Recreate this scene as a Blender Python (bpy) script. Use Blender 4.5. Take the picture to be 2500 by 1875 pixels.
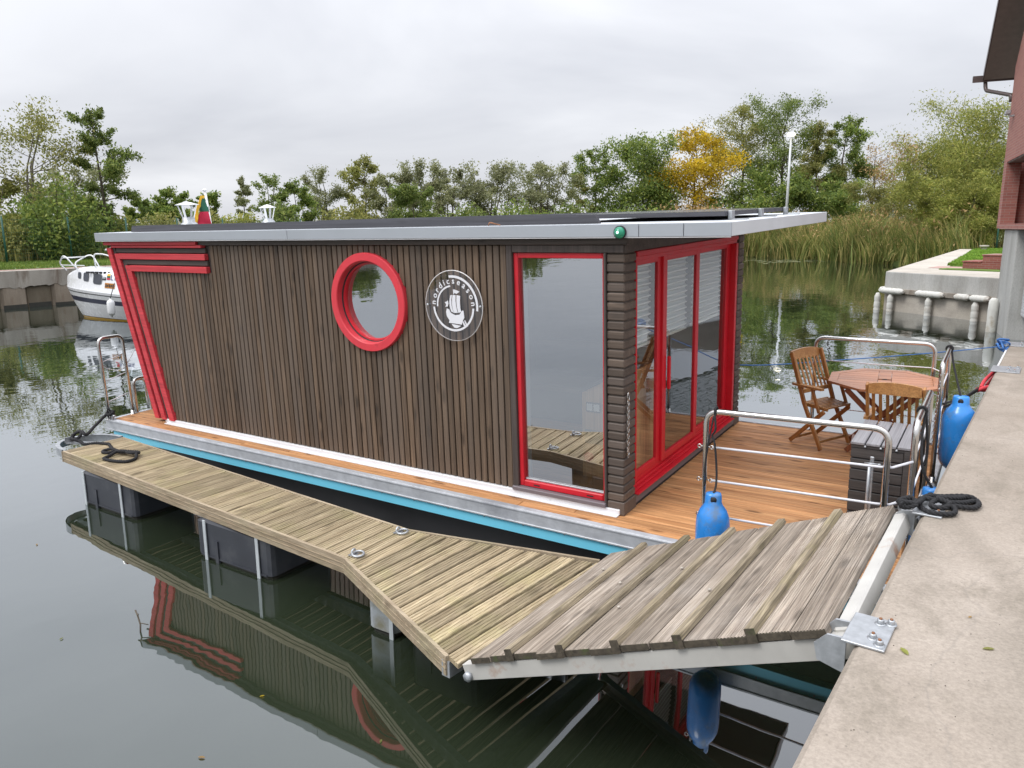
import bpy, math, random
import numpy as np
from mathutils import Matrix, Vector

random.seed(11)
rng = np.random.default_rng(11)
for _o in list(bpy.data.objects):
    bpy.data.objects.remove(_o)
S = bpy.context.scene
COL = S.collection
PI = math.pi

# ------------------------------------------------------------------ camera
CAM_H = 2.828                                   # metres above the water
FPX = 1858.745                                  # focal length in pixels of the 2500 px wide photograph
MC = np.array([[0.8400291, 0.1029293, -0.5326881],
               [0.5425083, -0.1701978, 0.8226284],
               [-0.0059898, -0.9800195, -0.1988111]])
cam = bpy.data.cameras.new('camera')
cam.sensor_width = 36.0
cam.lens = FPX / 2500 * 36
cam.clip_start = 0.05
cam.clip_end = 6000
camo = bpy.data.objects.new('camera', cam)
COL.objects.link(camo)
_R = MC @ np.diag([1, -1, -1])
camo.matrix_world = Matrix.Translation((0, 0, CAM_H)) @ Matrix([list(r) for r in _R]).to_4x4()
S.camera = camo

# ------------------------------------------------------------------ sky, sun, exposure
SUN_EL, SUN_AZ = math.radians(52), math.radians(-150)
W = bpy.data.worlds.new('World')
S.world = W
W.use_nodes = True
nt = W.node_tree
nt.nodes.clear()


def N(tree, kind, **kw):
    n = tree.nodes.new(kind)
    for k, v in kw.items():
        if k == 'inp':
            for a, b in v.items():
                n.inputs[a].default_value = b
        else:
            setattr(n, k, v)
    return n


def L(tree, a, b):
    tree.links.new(a, b)


out = N(nt, 'ShaderNodeOutputWorld')
bg = N(nt, 'ShaderNodeBackground', inp={'Strength': 0.1})
L(nt, bg.outputs[0], out.inputs[0])
tc = N(nt, 'ShaderNodeTexCoord')
sky = N(nt, 'ShaderNodeTexSky', sky_type='NISHITA', sun_disc=False, sun_elevation=SUN_EL, sun_rotation=SUN_AZ,
        air_density=1.0, dust_density=3.0, ozone_density=1.0)
sep = N(nt, 'ShaderNodeSeparateXYZ')
L(nt, tc.outputs['Generated'], sep.inputs[0])
zc = N(nt, 'ShaderNodeMath', operation='MAXIMUM', inp={1: 0.0})
L(nt, sep.outputs['Z'], zc.inputs[0])
# cloud deck: direction projected on a flat layer overhead
zd = N(nt, 'ShaderNodeMath', operation='ADD', inp={1: 0.22})
L(nt, zc.outputs[0], zd.inputs[0])
dv = N(nt, 'ShaderNodeVectorMath', operation='DIVIDE')
L(nt, tc.outputs['Generated'], dv.inputs[0])
L(nt, zd.outputs[0], dv.inputs[1])
cn = N(nt, 'ShaderNodeTexNoise', inp={'Scale': 0.85, 'Detail': 5.0, 'Roughness': 0.5, 'Distortion': 0.6})
L(nt, dv.outputs[0], cn.inputs['Vector'])
cr = N(nt, 'ShaderNodeValToRGB')
cr.color_ramp.elements[0].position = 0.3
cr.color_ramp.elements[0].color = (5.55, 5.68, 6.15, 1)
cr.color_ramp.elements[1].position = 0.72
cr.color_ramp.elements[1].color = (7.9, 8.0, 8.35, 1)
L(nt, cn.outputs['Fac'], cr.inputs['Fac'])
# an overcast sky is brighter overhead than at the horizon
z2 = N(nt, 'ShaderNodeMath', operation='POWER', inp={1: 2.0})
L(nt, zc.outputs[0], z2.inputs[0])
zg = N(nt, 'ShaderNodeMath', operation='MULTIPLY_ADD', inp={1: 2.6, 2: 1.0})
L(nt, z2.outputs[0], zg.inputs[0])
cm = N(nt, 'ShaderNodeVectorMath', operation='SCALE')
L(nt, cr.outputs['Color'], cm.inputs[0])
L(nt, zg.outputs[0], cm.inputs['Scale'])
mx = N(nt, 'ShaderNodeMix', data_type='RGBA', inp={0: 0.9})
L(nt, sky.outputs[0], mx.inputs[6])
L(nt, cm.outputs[0], mx.inputs[7])
L(nt, mx.outputs[2], bg.inputs['Color'])

sl = bpy.data.lights.new('sun', 'SUN')
sl.energy = 1.4
sl.angle = math.radians(22)
sl.color = (1.0, 0.97, 0.92)
slo = bpy.data.objects.new('sun', sl)
COL.objects.link(slo)
_d = Vector((math.sin(SUN_AZ) * math.cos(SUN_EL), math.cos(SUN_AZ) * math.cos(SUN_EL), math.sin(SUN_EL)))
slo.rotation_euler = _d.to_track_quat('Z', 'Y').to_euler()
slo.location = _d * 60

S.view_settings.view_transform = 'Standard'
S.view_settings.look = 'None'
S.view_settings.gamma = 1.0
S.view_settings.exposure = 0.28
S.view_settings.use_curve_mapping = False
S.render.engine = 'CYCLES'
S.cycles.use_denoising = True
S.cycles.max_bounces = 7
S.cycles.transparent_max_bounces = 16
S.cycles.caustics_reflective = False
S.cycles.caustics_refractive = False

# ------------------------------------------------------------------ reading the photograph
A0 = np.array([-2.439677, 5.439838, -2.304761])         # near front cabin corner, relative to the camera
BW = np.array([[0.9999757, -0.0002531, -0.0069701],
               [0.0, 0.9993411, -0.0362947],
               [0.0069747, 0.0362939, 0.9993168]])
BM = Matrix.Translation(Vector(A0) + Vector((0, 0, CAM_H))) @ Matrix([list(r) for r in BW]).to_4x4()   # houseboat frame


def ray(u, v):
    return MC @ np.array([(u - 1250) / FPX, (v - 937.5) / FPX, 1.0])


def on(u, v, z):
    r = ray(u, v)
    return r * ((z - CAM_H) / r[2]) + np.array([0, 0, CAM_H])


def far(u, v, dist):
    """point seen at pixel (u, v) at a horizontal distance from the camera"""
    r = ray(u, v)
    return r * (dist / math.hypot(r[0], r[1])) + np.array([0, 0, CAM_H])


def bf(x, y, z):
    return BM @ Vector((x, y, z))


# ------------------------------------------------------------------ materials
MATS = {}


def new_mat(name):
    m = bpy.data.materials.new(name)
    m.use_nodes = True
    t = m.node_tree
    b = t.nodes['Principled BSDF']
    MATS[name] = m
    return m, t, b


def ramp(t, pts):
    r = N(t, 'ShaderNodeValToRGB')
    e = r.color_ramp.elements
    while len(e) < len(pts):
        e.new(0.5)
    for i, (p, c) in enumerate(pts):
        e[i].position = p
        e[i].color = (*c, 1)
    return r


def coords(t, scale, kind='Object', rnd=True, rot=None):
    c = N(t, 'ShaderNodeTexCoord')
    src = c.outputs[kind]
    if rnd:
        oi = N(t, 'ShaderNodeObjectInfo')
        mu = N(t, 'ShaderNodeMath', operation='MULTIPLY', inp={1: 57.0})
        L(t, oi.outputs['Random'], mu.inputs[0])
        ad = N(t, 'ShaderNodeVectorMath', operation='ADD')
        L(t, src, ad.inputs[0])
        L(t, mu.outputs[0], ad.inputs[1])
        src = ad.outputs[0]
    mp = N(t, 'ShaderNodeMapping')
    mp.inputs['Scale'].default_value = scale
    if rot:
        mp.inputs['Rotation'].default_value = rot
    L(t, src, mp.inputs['Vector'])
    return mp.outputs[0]


def bump(t, b, h, strength, dist=0.01):
    bp = N(t, 'ShaderNodeBump', inp={'Strength': strength, 'Distance': dist})
    L(t, h, bp.inputs['Height'])
    L(t, bp.outputs[0], b.inputs['Normal'])
    return bp


def plain(name, col, rough=0.5, metal=0.0, var=0.12, scale=6.0, bmp=0.0, emit=None, coat=0.0, dirt=None, dirt_scale=1.5, dirt_lo=0.5):
    m, t, b = new_mat(name)
    b.inputs['Roughness'].default_value = rough
    b.inputs['Metallic'].default_value = metal
    if coat:
        b.inputs['Coat Weight'].default_value = coat
    v = coords(t, (1, 1, 1))
    nz = N(t, 'ShaderNodeTexNoise', inp={'Scale': scale, 'Detail': 5.0, 'Roughness': 0.6})
    L(t, v, nz.inputs['Vector'])
    lo = tuple(c * (1 - var) for c in col)
    hi = tuple(min(1, c * (1 + var)) for c in col)
    r = ramp(t, [(0.3, lo), (0.7, hi)])
    L(t, nz.outputs['Fac'], r.inputs['Fac'])
    csrc = r.outputs['Color']
    if dirt:
        n2 = N(t, 'ShaderNodeTexNoise', inp={'Scale': dirt_scale, 'Detail': 6.0, 'Roughness': 0.65})
        L(t, v, n2.inputs['Vector'])
        r2 = ramp(t, [(dirt_lo, (0, 0, 0)), (dirt_lo + 0.16, (1, 1, 1))])
        L(t, n2.outputs['Fac'], r2.inputs['Fac'])
        mx = N(t, 'ShaderNodeMix', data_type='RGBA')
        L(t, r2.outputs['Color'], mx.inputs[0])
        L(t, csrc, mx.inputs[6])
        mx.inputs[7].default_value = (*dirt, 1)
        csrc = mx.outputs[2]
    L(t, csrc, b.inputs['Base Color'])
    rr = N(t, 'ShaderNodeMapRange', inp={3: max(0.02, rough - 0.08), 4: min(1, rough + 0.1)})
    L(t, nz.outputs['Fac'], rr.inputs[0])
    L(t, rr.outputs[0], b.inputs['Roughness'])
    if bmp:
        bump(t, b, nz.outputs['Fac'], bmp)
    if emit:
        b.inputs['Emission Color'].default_value = (*emit[0], 1)
        b.inputs['Emission Strength'].default_value = emit[1]
    return m


def wood(name, dark, light, axis, rough=0.6, grain=14.0, tint=0.25, knots=0.5, moss=None, bmp=0.25, coat=0.0, spec=0.4, stretch=0.6, hue=None, worn=None, fibre=0.72):
    """timber with its grain running along the given axis (0 x, 1 y, 2 z)"""
    m, t, b = new_mat(name)
    sc = [grain, grain, grain]
    sc[axis] = stretch
    v = coords(t, sc)
    nz = N(t, 'ShaderNodeTexNoise', inp={'Scale': 1.0, 'Detail': 7.0, 'Roughness': 0.65, 'Distortion': 0.4})
    L(t, v, nz.inputs['Vector'])
    r = ramp(t, [(0.28, dark), (0.55, tuple((a + c) / 2 for a, c in zip(dark, light))), (0.75, light)])
    L(t, nz.outputs['Fac'], r.inputs['Fac'])
    cs = r.outputs['Color']
    # fine fibres
    sc2 = [grain * 7] * 3
    sc2[axis] = stretch * 2.5
    v2 = coords(t, sc2)
    fb = N(t, 'ShaderNodeTexNoise', inp={'Scale': 1.0, 'Detail': 3.0})
    L(t, v2, fb.inputs['Vector'])
    fr = ramp(t, [(0.3, (fibre,) * 3), (0.7, (1.84 - fibre,) * 3)])
    L(t, fb.outputs['Fac'], fr.inputs['Fac'])
    mf = N(t, 'ShaderNodeMix', data_type='RGBA', blend_type='MULTIPLY', inp={0: 1.0})
    L(t, cs, mf.inputs[6])
    L(t, fr.outputs['Color'], mf.inputs[7])
    cs = mf.outputs[2]
    if knots:
        sk = [9.0, 9.0, 9.0]
        sk[axis] = 2.6
        vk = coords(t, sk)
        vo = N(t, 'ShaderNodeTexVoronoi', feature='F1', inp={'Scale': 1.0, 'Randomness': 1.0})
        L(t, vk, vo.inputs['Vector'])
        kr = ramp(t, [(0.10, (1, 1, 1)), (0.24, (0, 0, 0))])
        L(t, vo.outputs['Distance'], kr.inputs['Fac'])
        km = N(t, 'ShaderNodeMath', operation='MULTIPLY', inp={1: knots})
        L(t, kr.outputs['Color'], km.inputs[0])
        mk = N(t, 'ShaderNodeMix', data_type='RGBA')
        L(t, km.outputs[0], mk.inputs[0])
        L(t, cs, mk.inputs[6])
        mk.inputs[7].default_value = (*tuple(c * 0.35 for c in dark), 1)
        cs = mk.outputs[2]
    oi = N(t, 'ShaderNodeObjectInfo')
    if hue is not None:
        r3 = N(t, 'ShaderNodeMath', operation='MULTIPLY', inp={1: 7.31})
        L(t, oi.outputs['Random'], r3.inputs[0])
        r4 = N(t, 'ShaderNodeMath', operation='FRACT')
        L(t, r3.outputs[0], r4.inputs[0])
        r5 = N(t, 'ShaderNodeMath', operation='MULTIPLY', inp={1: 0.55})
        L(t, r4.outputs[0], r5.inputs[0])
        mh = N(t, 'ShaderNodeMix', data_type='RGBA')
        L(t, r5.outputs[0], mh.inputs[0])
        L(t, cs, mh.inputs[6])
        mh.inputs[7].default_value = (*hue, 1)
        cs = mh.outputs[2]
    if moss or worn:
        for col, scl, lo in ([(moss, 2.2, 0.5)] if moss else []) + ([(worn, 1.1, 0.48)] if worn else []):
            vm = coords(t, (1, 1, 1), rnd=False)
            nm = N(t, 'ShaderNodeTexNoise', inp={'Scale': scl, 'Detail': 8.0, 'Roughness': 0.7})
            L(t, vm, nm.inputs['Vector'])
            mm = N(t, 'ShaderNodeMath', operation='MULTIPLY')
            rm = ramp(t, [(lo, (0, 0, 0)), (lo + 0.2, (0.62, 0.62, 0.62))])
            L(t, nm.outputs['Fac'], rm.inputs['Fac'])
            L(t, rm.outputs['Color'], mm.inputs[0])
            L(t, fb.outputs['Fac'], mm.inputs[1])
            mo = N(t, 'ShaderNodeMix', data_type='RGBA')
            L(t, mm.outputs[0], mo.inputs[0])
            L(t, cs, mo.inputs[6])
            mo.inputs[7].default_value = (*col, 1)
            cs = mo.outputs[2]
    hv = N(t, 'ShaderNodeHueSaturation')
    mr = N(t, 'ShaderNodeMapRange', inp={3: 1 - tint, 4: 1 + tint})
    L(t, oi.outputs['Random'], mr.inputs[0])
    L(t, mr.outputs[0], hv.inputs['Value'])
    L(t, cs, hv.inputs['Color'])
    L(t, hv.outputs[0], b.inputs['Base Color'])
    b.inputs['Roughness'].default_value = rough
    b.inputs['Specular IOR Level'].default_value = spec
    if coat:
        b.inputs['Coat Weight'].default_value = coat
        b.inputs['Coat Roughness'].default_value = 0.25
    if bmp:
        bump(t, b, fb.outputs['Fac'], bmp, 0.004)
    return m


def concrete(name, c1, c2, stain, scale=1.0, bmp=0.3, rough=0.85, stain_amt=0.7, vert=False, speck=0.0, crack=False):
    m, t, b = new_mat(name)
    v = coords(t, (scale, scale, scale * (0.25 if vert else 1)), rnd=False)
    n1 = N(t, 'ShaderNodeTexNoise', inp={'Scale': 1.3, 'Detail': 8.0, 'Roughness': 0.62})
    L(t, v, n1.inputs['Vector'])
    r1 = ramp(t, [(0.32, c1), (0.68, c2)])
    L(t, n1.outputs['Fac'], r1.inputs['Fac'])
    n2 = N(t, 'ShaderNodeTexNoise', inp={'Scale': 2.6, 'Detail': 9.0, 'Roughness': 0.7, 'Distortion': 0.5})
    v2 = coords(t, (scale, scale * (1 if vert else 0.6), scale * (0.15 if vert else 1)), rnd=False)
    L(t, v2, n2.inputs['Vector'])
    r2 = ramp(t, [(0.52, (0, 0, 0)), (0.72, (stain_amt,) * 3)])
    L(t, n2.outputs['Fac'], r2.inputs['Fac'])
    mx = N(t, 'ShaderNodeMix', data_type='RGBA')
    L(t, r2.outputs['Color'], mx.inputs[0])
    L(t, r1.outputs['Color'], mx.inputs[6])
    mx.inputs[7].default_value = (*stain, 1)
    cs = mx.outputs[2]
    n4 = N(t, 'ShaderNodeTexNoise', inp={'Scale': 0.9, 'Detail': 3.0, 'Roughness': 0.5, 'Distortion': 1.2})
    L(t, v2, n4.inputs['Vector'])
    r4 = ramp(t, [(0.55, (0, 0, 0)), (0.66, (0.45,) * 3)])
    L(t, n4.outputs['Fac'], r4.inputs['Fac'])
    m4 = N(t, 'ShaderNodeMix', data_type='RGBA')
    L(t, r4.outputs['Color'], m4.inputs[0])
    L(t, cs, m4.inputs[6])
    m4.inputs[7].default_value = (*tuple(c * 0.85 for c in stain), 1)
    cs = m4.outputs[2]
    n3 = N(t, 'ShaderNodeTexNoise', inp={'Scale': 90.0, 'Detail': 3.0, 'Roughness': 0.7})
    L(t, v, n3.inputs['Vector'])
    r3 = ramp(t, [(0.3, (0.8, 0.8, 0.8)), (0.7, (1.1, 1.1, 1.1))])
    L(t, n3.outputs['Fac'], r3.inputs['Fac'])
    mm = N(t, 'ShaderNodeMix', data_type='RGBA', blend_type='MULTIPLY', inp={0: 1.0})
    L(t, cs, mm.inputs[6])
    L(t, r3.outputs['Color'], mm.inputs[7])
    cs = mm.outputs[2]
    if speck:
        vo = N(t, 'ShaderNodeTexVoronoi', inp={'Scale': 26.0, 'Randomness': 1.0})
        L(t, v, vo.inputs['Vector'])
        rs = ramp(t, [(0.05, (speck,) * 3), (0.11, (0, 0, 0))])
        L(t, vo.outputs['Distance'], rs.inputs['Fac'])
        ms = N(t, 'ShaderNodeMix', data_type='RGBA')
        L(t, rs.outputs['Color'], ms.inputs[0])
        L(t, cs, ms.inputs[6])
        ms.inputs[7].default_value = (0.11, 0.10, 0.09, 1)
        cs = ms.outputs[2]
    if crack:
        nw = N(t, 'ShaderNodeTexNoise', inp={'Scale': 2.0, 'Detail': 4.0})
        L(t, v, nw.inputs['Vector'])
        av = N(t, 'ShaderNodeVectorMath', operation='MULTIPLY_ADD')
        L(t, nw.outputs['Color'], av.inputs[0])
        av.inputs[1].default_value = (0.5, 0.5, 0.5)
        L(t, v, av.inputs[2])
        vc = N(t, 'ShaderNodeTexVoronoi', feature='DISTANCE_TO_EDGE', inp={'Scale': 0.55})
        L(t, av.outputs[0], vc.inputs['Vector'])
        rc = ramp(t, [(0.0, (0.28,) * 3), (0.0035, (0, 0, 0))])
        L(t, vc.outputs['Distance'], rc.inputs['Fac'])
        mc = N(t, 'ShaderNodeMix', data_type='RGBA')
        L(t, rc.outputs['Color'], mc.inputs[0])
        L(t, cs, mc.inputs[6])
        mc.inputs[7].default_value = (0.2, 0.18, 0.16, 1)
        cs = mc.outputs[2]
    L(t, cs, b.inputs['Base Color'])
    b.inputs['Roughness'].default_value = rough
    b.inputs['Specular IOR Level'].default_value = 0.3
    bump(t, b, n3.outputs['Fac'], bmp, 0.004)
    return m


def foliage(name, c1, c2, c3, trans=0.45):
    m = bpy.data.materials.new(name)
    m.use_nodes = True
    MATS[name] = m
    t = m.node_tree
    t.nodes.clear()
    o = N(t, 'ShaderNodeOutputMaterial')
    g = N(t, 'ShaderNodeNewGeometry')
    r = ramp(t, [(0.0, c1), (0.55, c2), (1.0, c3)])
    L(t, g.outputs['Random Per Island'], r.inputs['Fac'])
    v = coords(t, (1, 1, 1), rnd=True)
    nz = N(t, 'ShaderNodeTexNoise', inp={'Scale': 0.45, 'Detail': 2.0})
    L(t, v, nz.inputs['Vector'])
    mr = N(t, 'ShaderNodeMapRange', inp={1: 0.3, 2: 0.7, 3: 0.7, 4: 1.3})
    L(t, nz.outputs['Fac'], mr.inputs[0])
    hv = N(t, 'ShaderNodeHueSaturation')
    L(t, mr.outputs[0], hv.inputs['Value'])
    L(t, r.outputs['Color'], hv.inputs['Color'])
    d = N(t, 'ShaderNodeBsdfPrincipled', inp={'Roughness': 0.55, 'Specular IOR Level': 0.3})
    L(t, hv.outputs[0], d.inputs['Base Color'])
    tr = N(t, 'ShaderNodeBsdfTranslucent')
    L(t, hv.outputs[0], tr.inputs['Color'])
    ms = N(t, 'ShaderNodeMixShader', inp={0: trans})
    L(t, d.outputs[0], ms.inputs[1])
    L(t, tr.outputs[0], ms.inputs[2])
    L(t, ms.outputs[0], o.inputs[0])
    return m


def glass(name, refl=0.3, tint=(0.9, 0.95, 0.93)):
    """a single sheet of coated glazing: clear from the front, a mirror at a glancing angle"""
    m = bpy.data.materials.new(name)
    m.use_nodes = True
    MATS[name] = m
    t = m.node_tree
    t.nodes.clear()
    o = N(t, 'ShaderNodeOutputMaterial')
    tr = N(t, 'ShaderNodeBsdfTransparent', inp={'Color': (*tint, 1)})
    gl = N(t, 'ShaderNodeBsdfGlossy', inp={'Roughness': 0.0, 'Color': (0.95, 0.97, 1.0, 1)})
    lw = N(t, 'ShaderNodeLayerWeight', inp={'Blend': 0.5})
    pw = N(t, 'ShaderNodeMath', operation='POWER', inp={1: 3.5})
    L(t, lw.outputs['Facing'], pw.inputs[0])
    mr = N(t, 'ShaderNodeMapRange', inp={3: refl, 4: 1.0})
    L(t, pw.outputs[0], mr.inputs[0])
    ms = N(t, 'ShaderNodeMixShader')
    L(t, mr.outputs[0], ms.inputs[0])
    L(t, tr.outputs[0], ms.inputs[1])
    L(t, gl.outputs[0], ms.inputs[2])
    L(t, ms.outputs[0], o.inputs[0])
    return m


def brick_mat(name, c1, c2, mortar, scale=1.0, axis='x'):
    m, t, b = new_mat(name)
    v = coords(t, (1, 1, 1), rnd=False)
    if axis != 'z':
        sx = N(t, 'ShaderNodeSeparateXYZ')
        L(t, v, sx.inputs[0])
        ad = N(t, 'ShaderNodeMath', operation='ADD')
        L(t, sx.outputs['X'], ad.inputs[0])
        L(t, sx.outputs['Y'], ad.inputs[1])
        cb = N(t, 'ShaderNodeCombineXYZ')
        L(t, ad.outputs[0], cb.inputs['X'])
        L(t, sx.outputs['Z'], cb.inputs['Y'])
        v = cb.outputs[0]
    bt = N(t, 'ShaderNodeTexBrick', inp={'Scale': scale, 'Mortar Size': 0.006, 'Brick Width': 0.24, 'Row Height': 0.075, 'Mortar Smooth': 0.3, 'Bias': 0.0})
    bt.inputs['Color1'].default_value = (*c1, 1)
    bt.inputs['Color2'].default_value = (*c2, 1)
    bt.inputs['Mortar'].default_value = (*mortar, 1)
    L(t, v, bt.inputs['Vector'])
    L(t, bt.outputs['Color'], b.inputs['Base Color'])
    b.inputs['Roughness'].default_value = 0.8
    bump(t, b, bt.outputs['Fac'], -0.5, 0.01)
    return m


# timber and metal of the houseboat
wood('siding_wood', (0.078, 0.053, 0.036), (0.222, 0.152, 0.10), 2, rough=0.6, grain=16, tint=0.24, knots=0.7, hue=(0.13, 0.106, 0.088), stretch=1.0, fibre=0.6)
wood('slat_wood', (0.07, 0.052, 0.041), (0.185, 0.138, 0.106), 0, rough=0.62, grain=16, tint=0.22, knots=0.45, hue=(0.095, 0.08, 0.074))
wood('trim_wood', (0.052, 0.042, 0.038), (0.115, 0.092, 0.08), 0, rough=0.6, grain=14, tint=0.12, knots=0.35)
wood('trim_wood_up', (0.05, 0.04, 0.037), (0.105, 0.085, 0.076), 2, rough=0.6, grain=14, tint=0.12, knots=0.3)
wood('roof_timber', (0.045, 0.045, 0.052), (0.085, 0.085, 0.098), 0, rough=0.6, grain=10, tint=0.1, knots=0.2)
wood('red_wood', (0.55, 0.034, 0.046), (0.70, 0.07, 0.085), 0, rough=0.5, grain=6, tint=0.05, knots=0.12, bmp=0.15)
plain('red_paint', (0.60, 0.014, 0.028), rough=0.38, var=0.09, scale=4, dirt=(0.42, 0.012, 0.02), dirt_scale=6, dirt_lo=0.6)
plain('red_ring', (0.70, 0.045, 0.065), rough=0.45, var=0.09, scale=4, bmp=0.08, dirt=(0.50, 0.035, 0.045), dirt_scale=7, dirt_lo=0.6)
wood('deck_wood', (0.36, 0.155, 0.06), (0.74, 0.41, 0.19), 0, rough=0.62, grain=18, tint=0.2, knots=0.8, bmp=0.3, spec=0.25, stretch=0.9, fibre=0.6)
plain('aluminium', (0.50, 0.52, 0.55), rough=0.45, metal=0.2, var=0.14, scale=9, dirt=(0.27, 0.28, 0.31), dirt_scale=1.1, dirt_lo=0.57)
plain('fascia_metal', (0.40, 0.43, 0.47), rough=0.45, metal=0.25, var=0.03, scale=2)
plain('roof_sheet', (0.62, 0.65, 0.68), rough=0.45, var=0.05, scale=2)
plain('soffit', (0.075, 0.062, 0.055), rough=0.7)
plain('white_trim', (0.74, 0.74, 0.76), rough=0.45, var=0.05, dirt=(0.42, 0.4, 0.39), dirt_scale=14, dirt_lo=0.64)
plain('sill_metal', (0.17, 0.145, 0.16), rough=0.5, var=0.05)
plain('hull_blue', (0.20, 0.68, 0.90), rough=0.32, var=0.05, scale=2)
plain('hull_black', (0.009, 0.009, 0.011), rough=0.55, var=0.3, scale=3)
plain('steel', (0.60, 0.585, 0.565), rough=0.2, metal=1.0, var=0.05, scale=3)
plain('galvanised', (0.44, 0.46, 0.48), rough=0.45, metal=0.7, var=0.16, scale=25)
plain('white_cord', (0.72, 0.72, 0.76), rough=0.7, var=0.05)
plain('black_rope', (0.018, 0.018, 0.02), rough=0.85, var=0.3, scale=60, bmp=0.6)
plain('blue_rope', (0.05, 0.16, 0.42), rough=0.7, var=0.2, scale=40)
plain('red_webbing', (0.58, 0.045, 0.06), rough=0.7, var=0.15, scale=30)
plain('fender_blue', (0.03, 0.25, 0.70), rough=0.25, var=0.12, scale=5, coat=0.3, dirt=(0.10, 0.20, 0.36), dirt_scale=7, dirt_lo=0.54)
plain('dark_rubber', (0.02, 0.02, 0.022), rough=0.7)
plain('solar', (0.03, 0.032, 0.045), rough=0.15, var=0.1)
plain('white_paint', (0.78, 0.79, 0.80), rough=0.4, var=0.04)
plain('letter_white', (0.82, 0.83, 0.88), rough=0.5, var=0.02)
plain('green_lens', (0.02, 0.22, 0.13), rough=0.12, emit=((0.05, 0.9, 0.5), 0.06))
plain('green_bulb', (0.5, 0.9, 0.75), rough=0.2, emit=((0.55, 1.0, 0.8), 2.0))
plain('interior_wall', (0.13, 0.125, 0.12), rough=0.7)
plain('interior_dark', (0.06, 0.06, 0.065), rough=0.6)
wood('pine', (0.55, 0.30, 0.14), (0.78, 0.50, 0.27), 2, rough=0.5, grain=9, tint=0.08, knots=0.5, coat=0.15)
wood('pine_floor', (0.26, 0.13, 0.06), (0.42, 0.24, 0.12), 0, rough=0.45, grain=9, tint=0.1, knots=0.4)
plain('curtain', (0.42, 0.44, 0.46), rough=0.9)
plain('blind_cloth', (0.52, 0.52, 0.52), rough=0.85, var=0.03)
plain('blind_edge', (0.88, 0.88, 0.86), rough=0.7, var=0.03)
plain('warm_lamp', (0.9, 0.7, 0.45), emit=((1.0, 0.66, 0.36), 26.0))
plain('lamp_head', (0.9, 0.85, 0.75), emit=((1.0, 0.86, 0.62), 2.2))
glass('window_glass', 0.56)
glass('door_glass', 0.20)
glass('acrylic', 0.10, tint=(0.92, 0.91, 0.92))
plain('acrylic_edge', (0.72, 0.70, 0.70), rough=0.15, var=0.05)
# furniture
wood('teak', (0.29, 0.115, 0.032), (0.52, 0.255, 0.08), 2, rough=0.45, grain=12, tint=0.18, knots=0.15, coat=0.2)
wood('teak_flat', (0.33, 0.145, 0.045), (0.56, 0.30, 0.11), 0, rough=0.45, grain=12, tint=0.18, knots=0.15, coat=0.2)
wood('table_wood', (0.36, 0.135, 0.062), (0.56, 0.25, 0.125), 0, rough=0.42, grain=10, tint=0.14, knots=0.1, coat=0.25)
wood('table_leg', (0.22, 0.07, 0.03), (0.38, 0.14, 0.06), 2, rough=0.45, grain=10, tint=0.1, knots=0.1, coat=0.2)
wood('box_wood', (0.050, 0.046, 0.045), (0.096, 0.086, 0.082), 0, rough=0.65, grain=14, tint=0.15, knots=0.2)
wood('box_lid', (0.24, 0.235, 0.25), (0.34, 0.335, 0.35), 1, rough=0.6, grain=14, tint=0.07, knots=0.15)
# pontoon, gangway, quay
wood('pontoon_wood', (0.24, 0.18, 0.105), (0.57, 0.475, 0.315), 1, rough=0.8, grain=26, tint=0.24, knots=0.5, moss=(0.30, 0.31, 0.10), bmp=0.7, stretch=1.4, fibre=0.6)
wood('pontoon_side', (0.25, 0.19, 0.125), (0.52, 0.43, 0.31), 0, rough=0.8, grain=20, tint=0.1, knots=0.4, moss=(0.22, 0.235, 0.12), bmp=0.5)
wood('gangway_wood', (0.16, 0.125, 0.095), (0.52, 0.445, 0.365), 1, rough=0.85, grain=36, tint=0.15, knots=0.55, worn=(0.58, 0.53, 0.48), bmp=0.9, stretch=1.3, fibre=0.5)
wood('cleat_wood', (0.15, 0.12, 0.08), (0.43, 0.36, 0.25), 1, rough=0.85, grain=20, tint=0.15, knots=0.5, moss=(0.21, 0.19, 0.05), bmp=0.9, fibre=0.5, stretch=1.6)
plain('end_grain', (0.075, 0.062, 0.045), rough=0.9, var=0.4, scale=40, bmp=0.5, dirt=(0.07, 0.09, 0.03), dirt_scale=9, dirt_lo=0.55)
plain('painted_steel', (0.50, 0.49, 0.46), rough=0.55, var=0.08, scale=5, dirt=(0.33, 0.14, 0.055), dirt_scale=3.2, dirt_lo=0.61, bmp=0.1)
plain('rusty', (0.26, 0.12, 0.06), rough=0.9, var=0.4, scale=18, bmp=0.4)
plain('float_plastic', (0.030, 0.033, 0.042), rough=0.42, var=0.25, scale=3, dirt=(0.055, 0.058, 0.065), dirt_scale=3, dirt_lo=0.52)
plain('float_concrete', (0.33, 0.36, 0.38), rough=0.7, var=0.15, scale=5, dirt=(0.2, 0.19, 0.13), dirt_scale=3, dirt_lo=0.5)
plain('strap_metal', (0.52, 0.56, 0.58), rough=0.5, metal=0.3, var=0.1)
concrete('quay_top', (0.29, 0.245, 0.20), (0.395, 0.342, 0.29), (0.205, 0.178, 0.14), scale=0.8, bmp=0.35, speck=0.45, stain_amt=0.85, crack=True)
concrete('quay_face', (0.25, 0.235, 0.21), (0.36, 0.335, 0.30), (0.14, 0.125, 0.10), scale=1.0, vert=True)
concrete('old_concrete', (0.27, 0.245, 0.21), (0.44, 0.41, 0.36), (0.115, 0.07, 0.04), scale=1.1, vert=True, stain_amt=0.85)
concrete('pale_concrete', (0.40, 0.40, 0.385), (0.52, 0.52, 0.50), (0.30, 0.29, 0.26), scale=0.8, vert=True, stain_amt=0.55)
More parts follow.
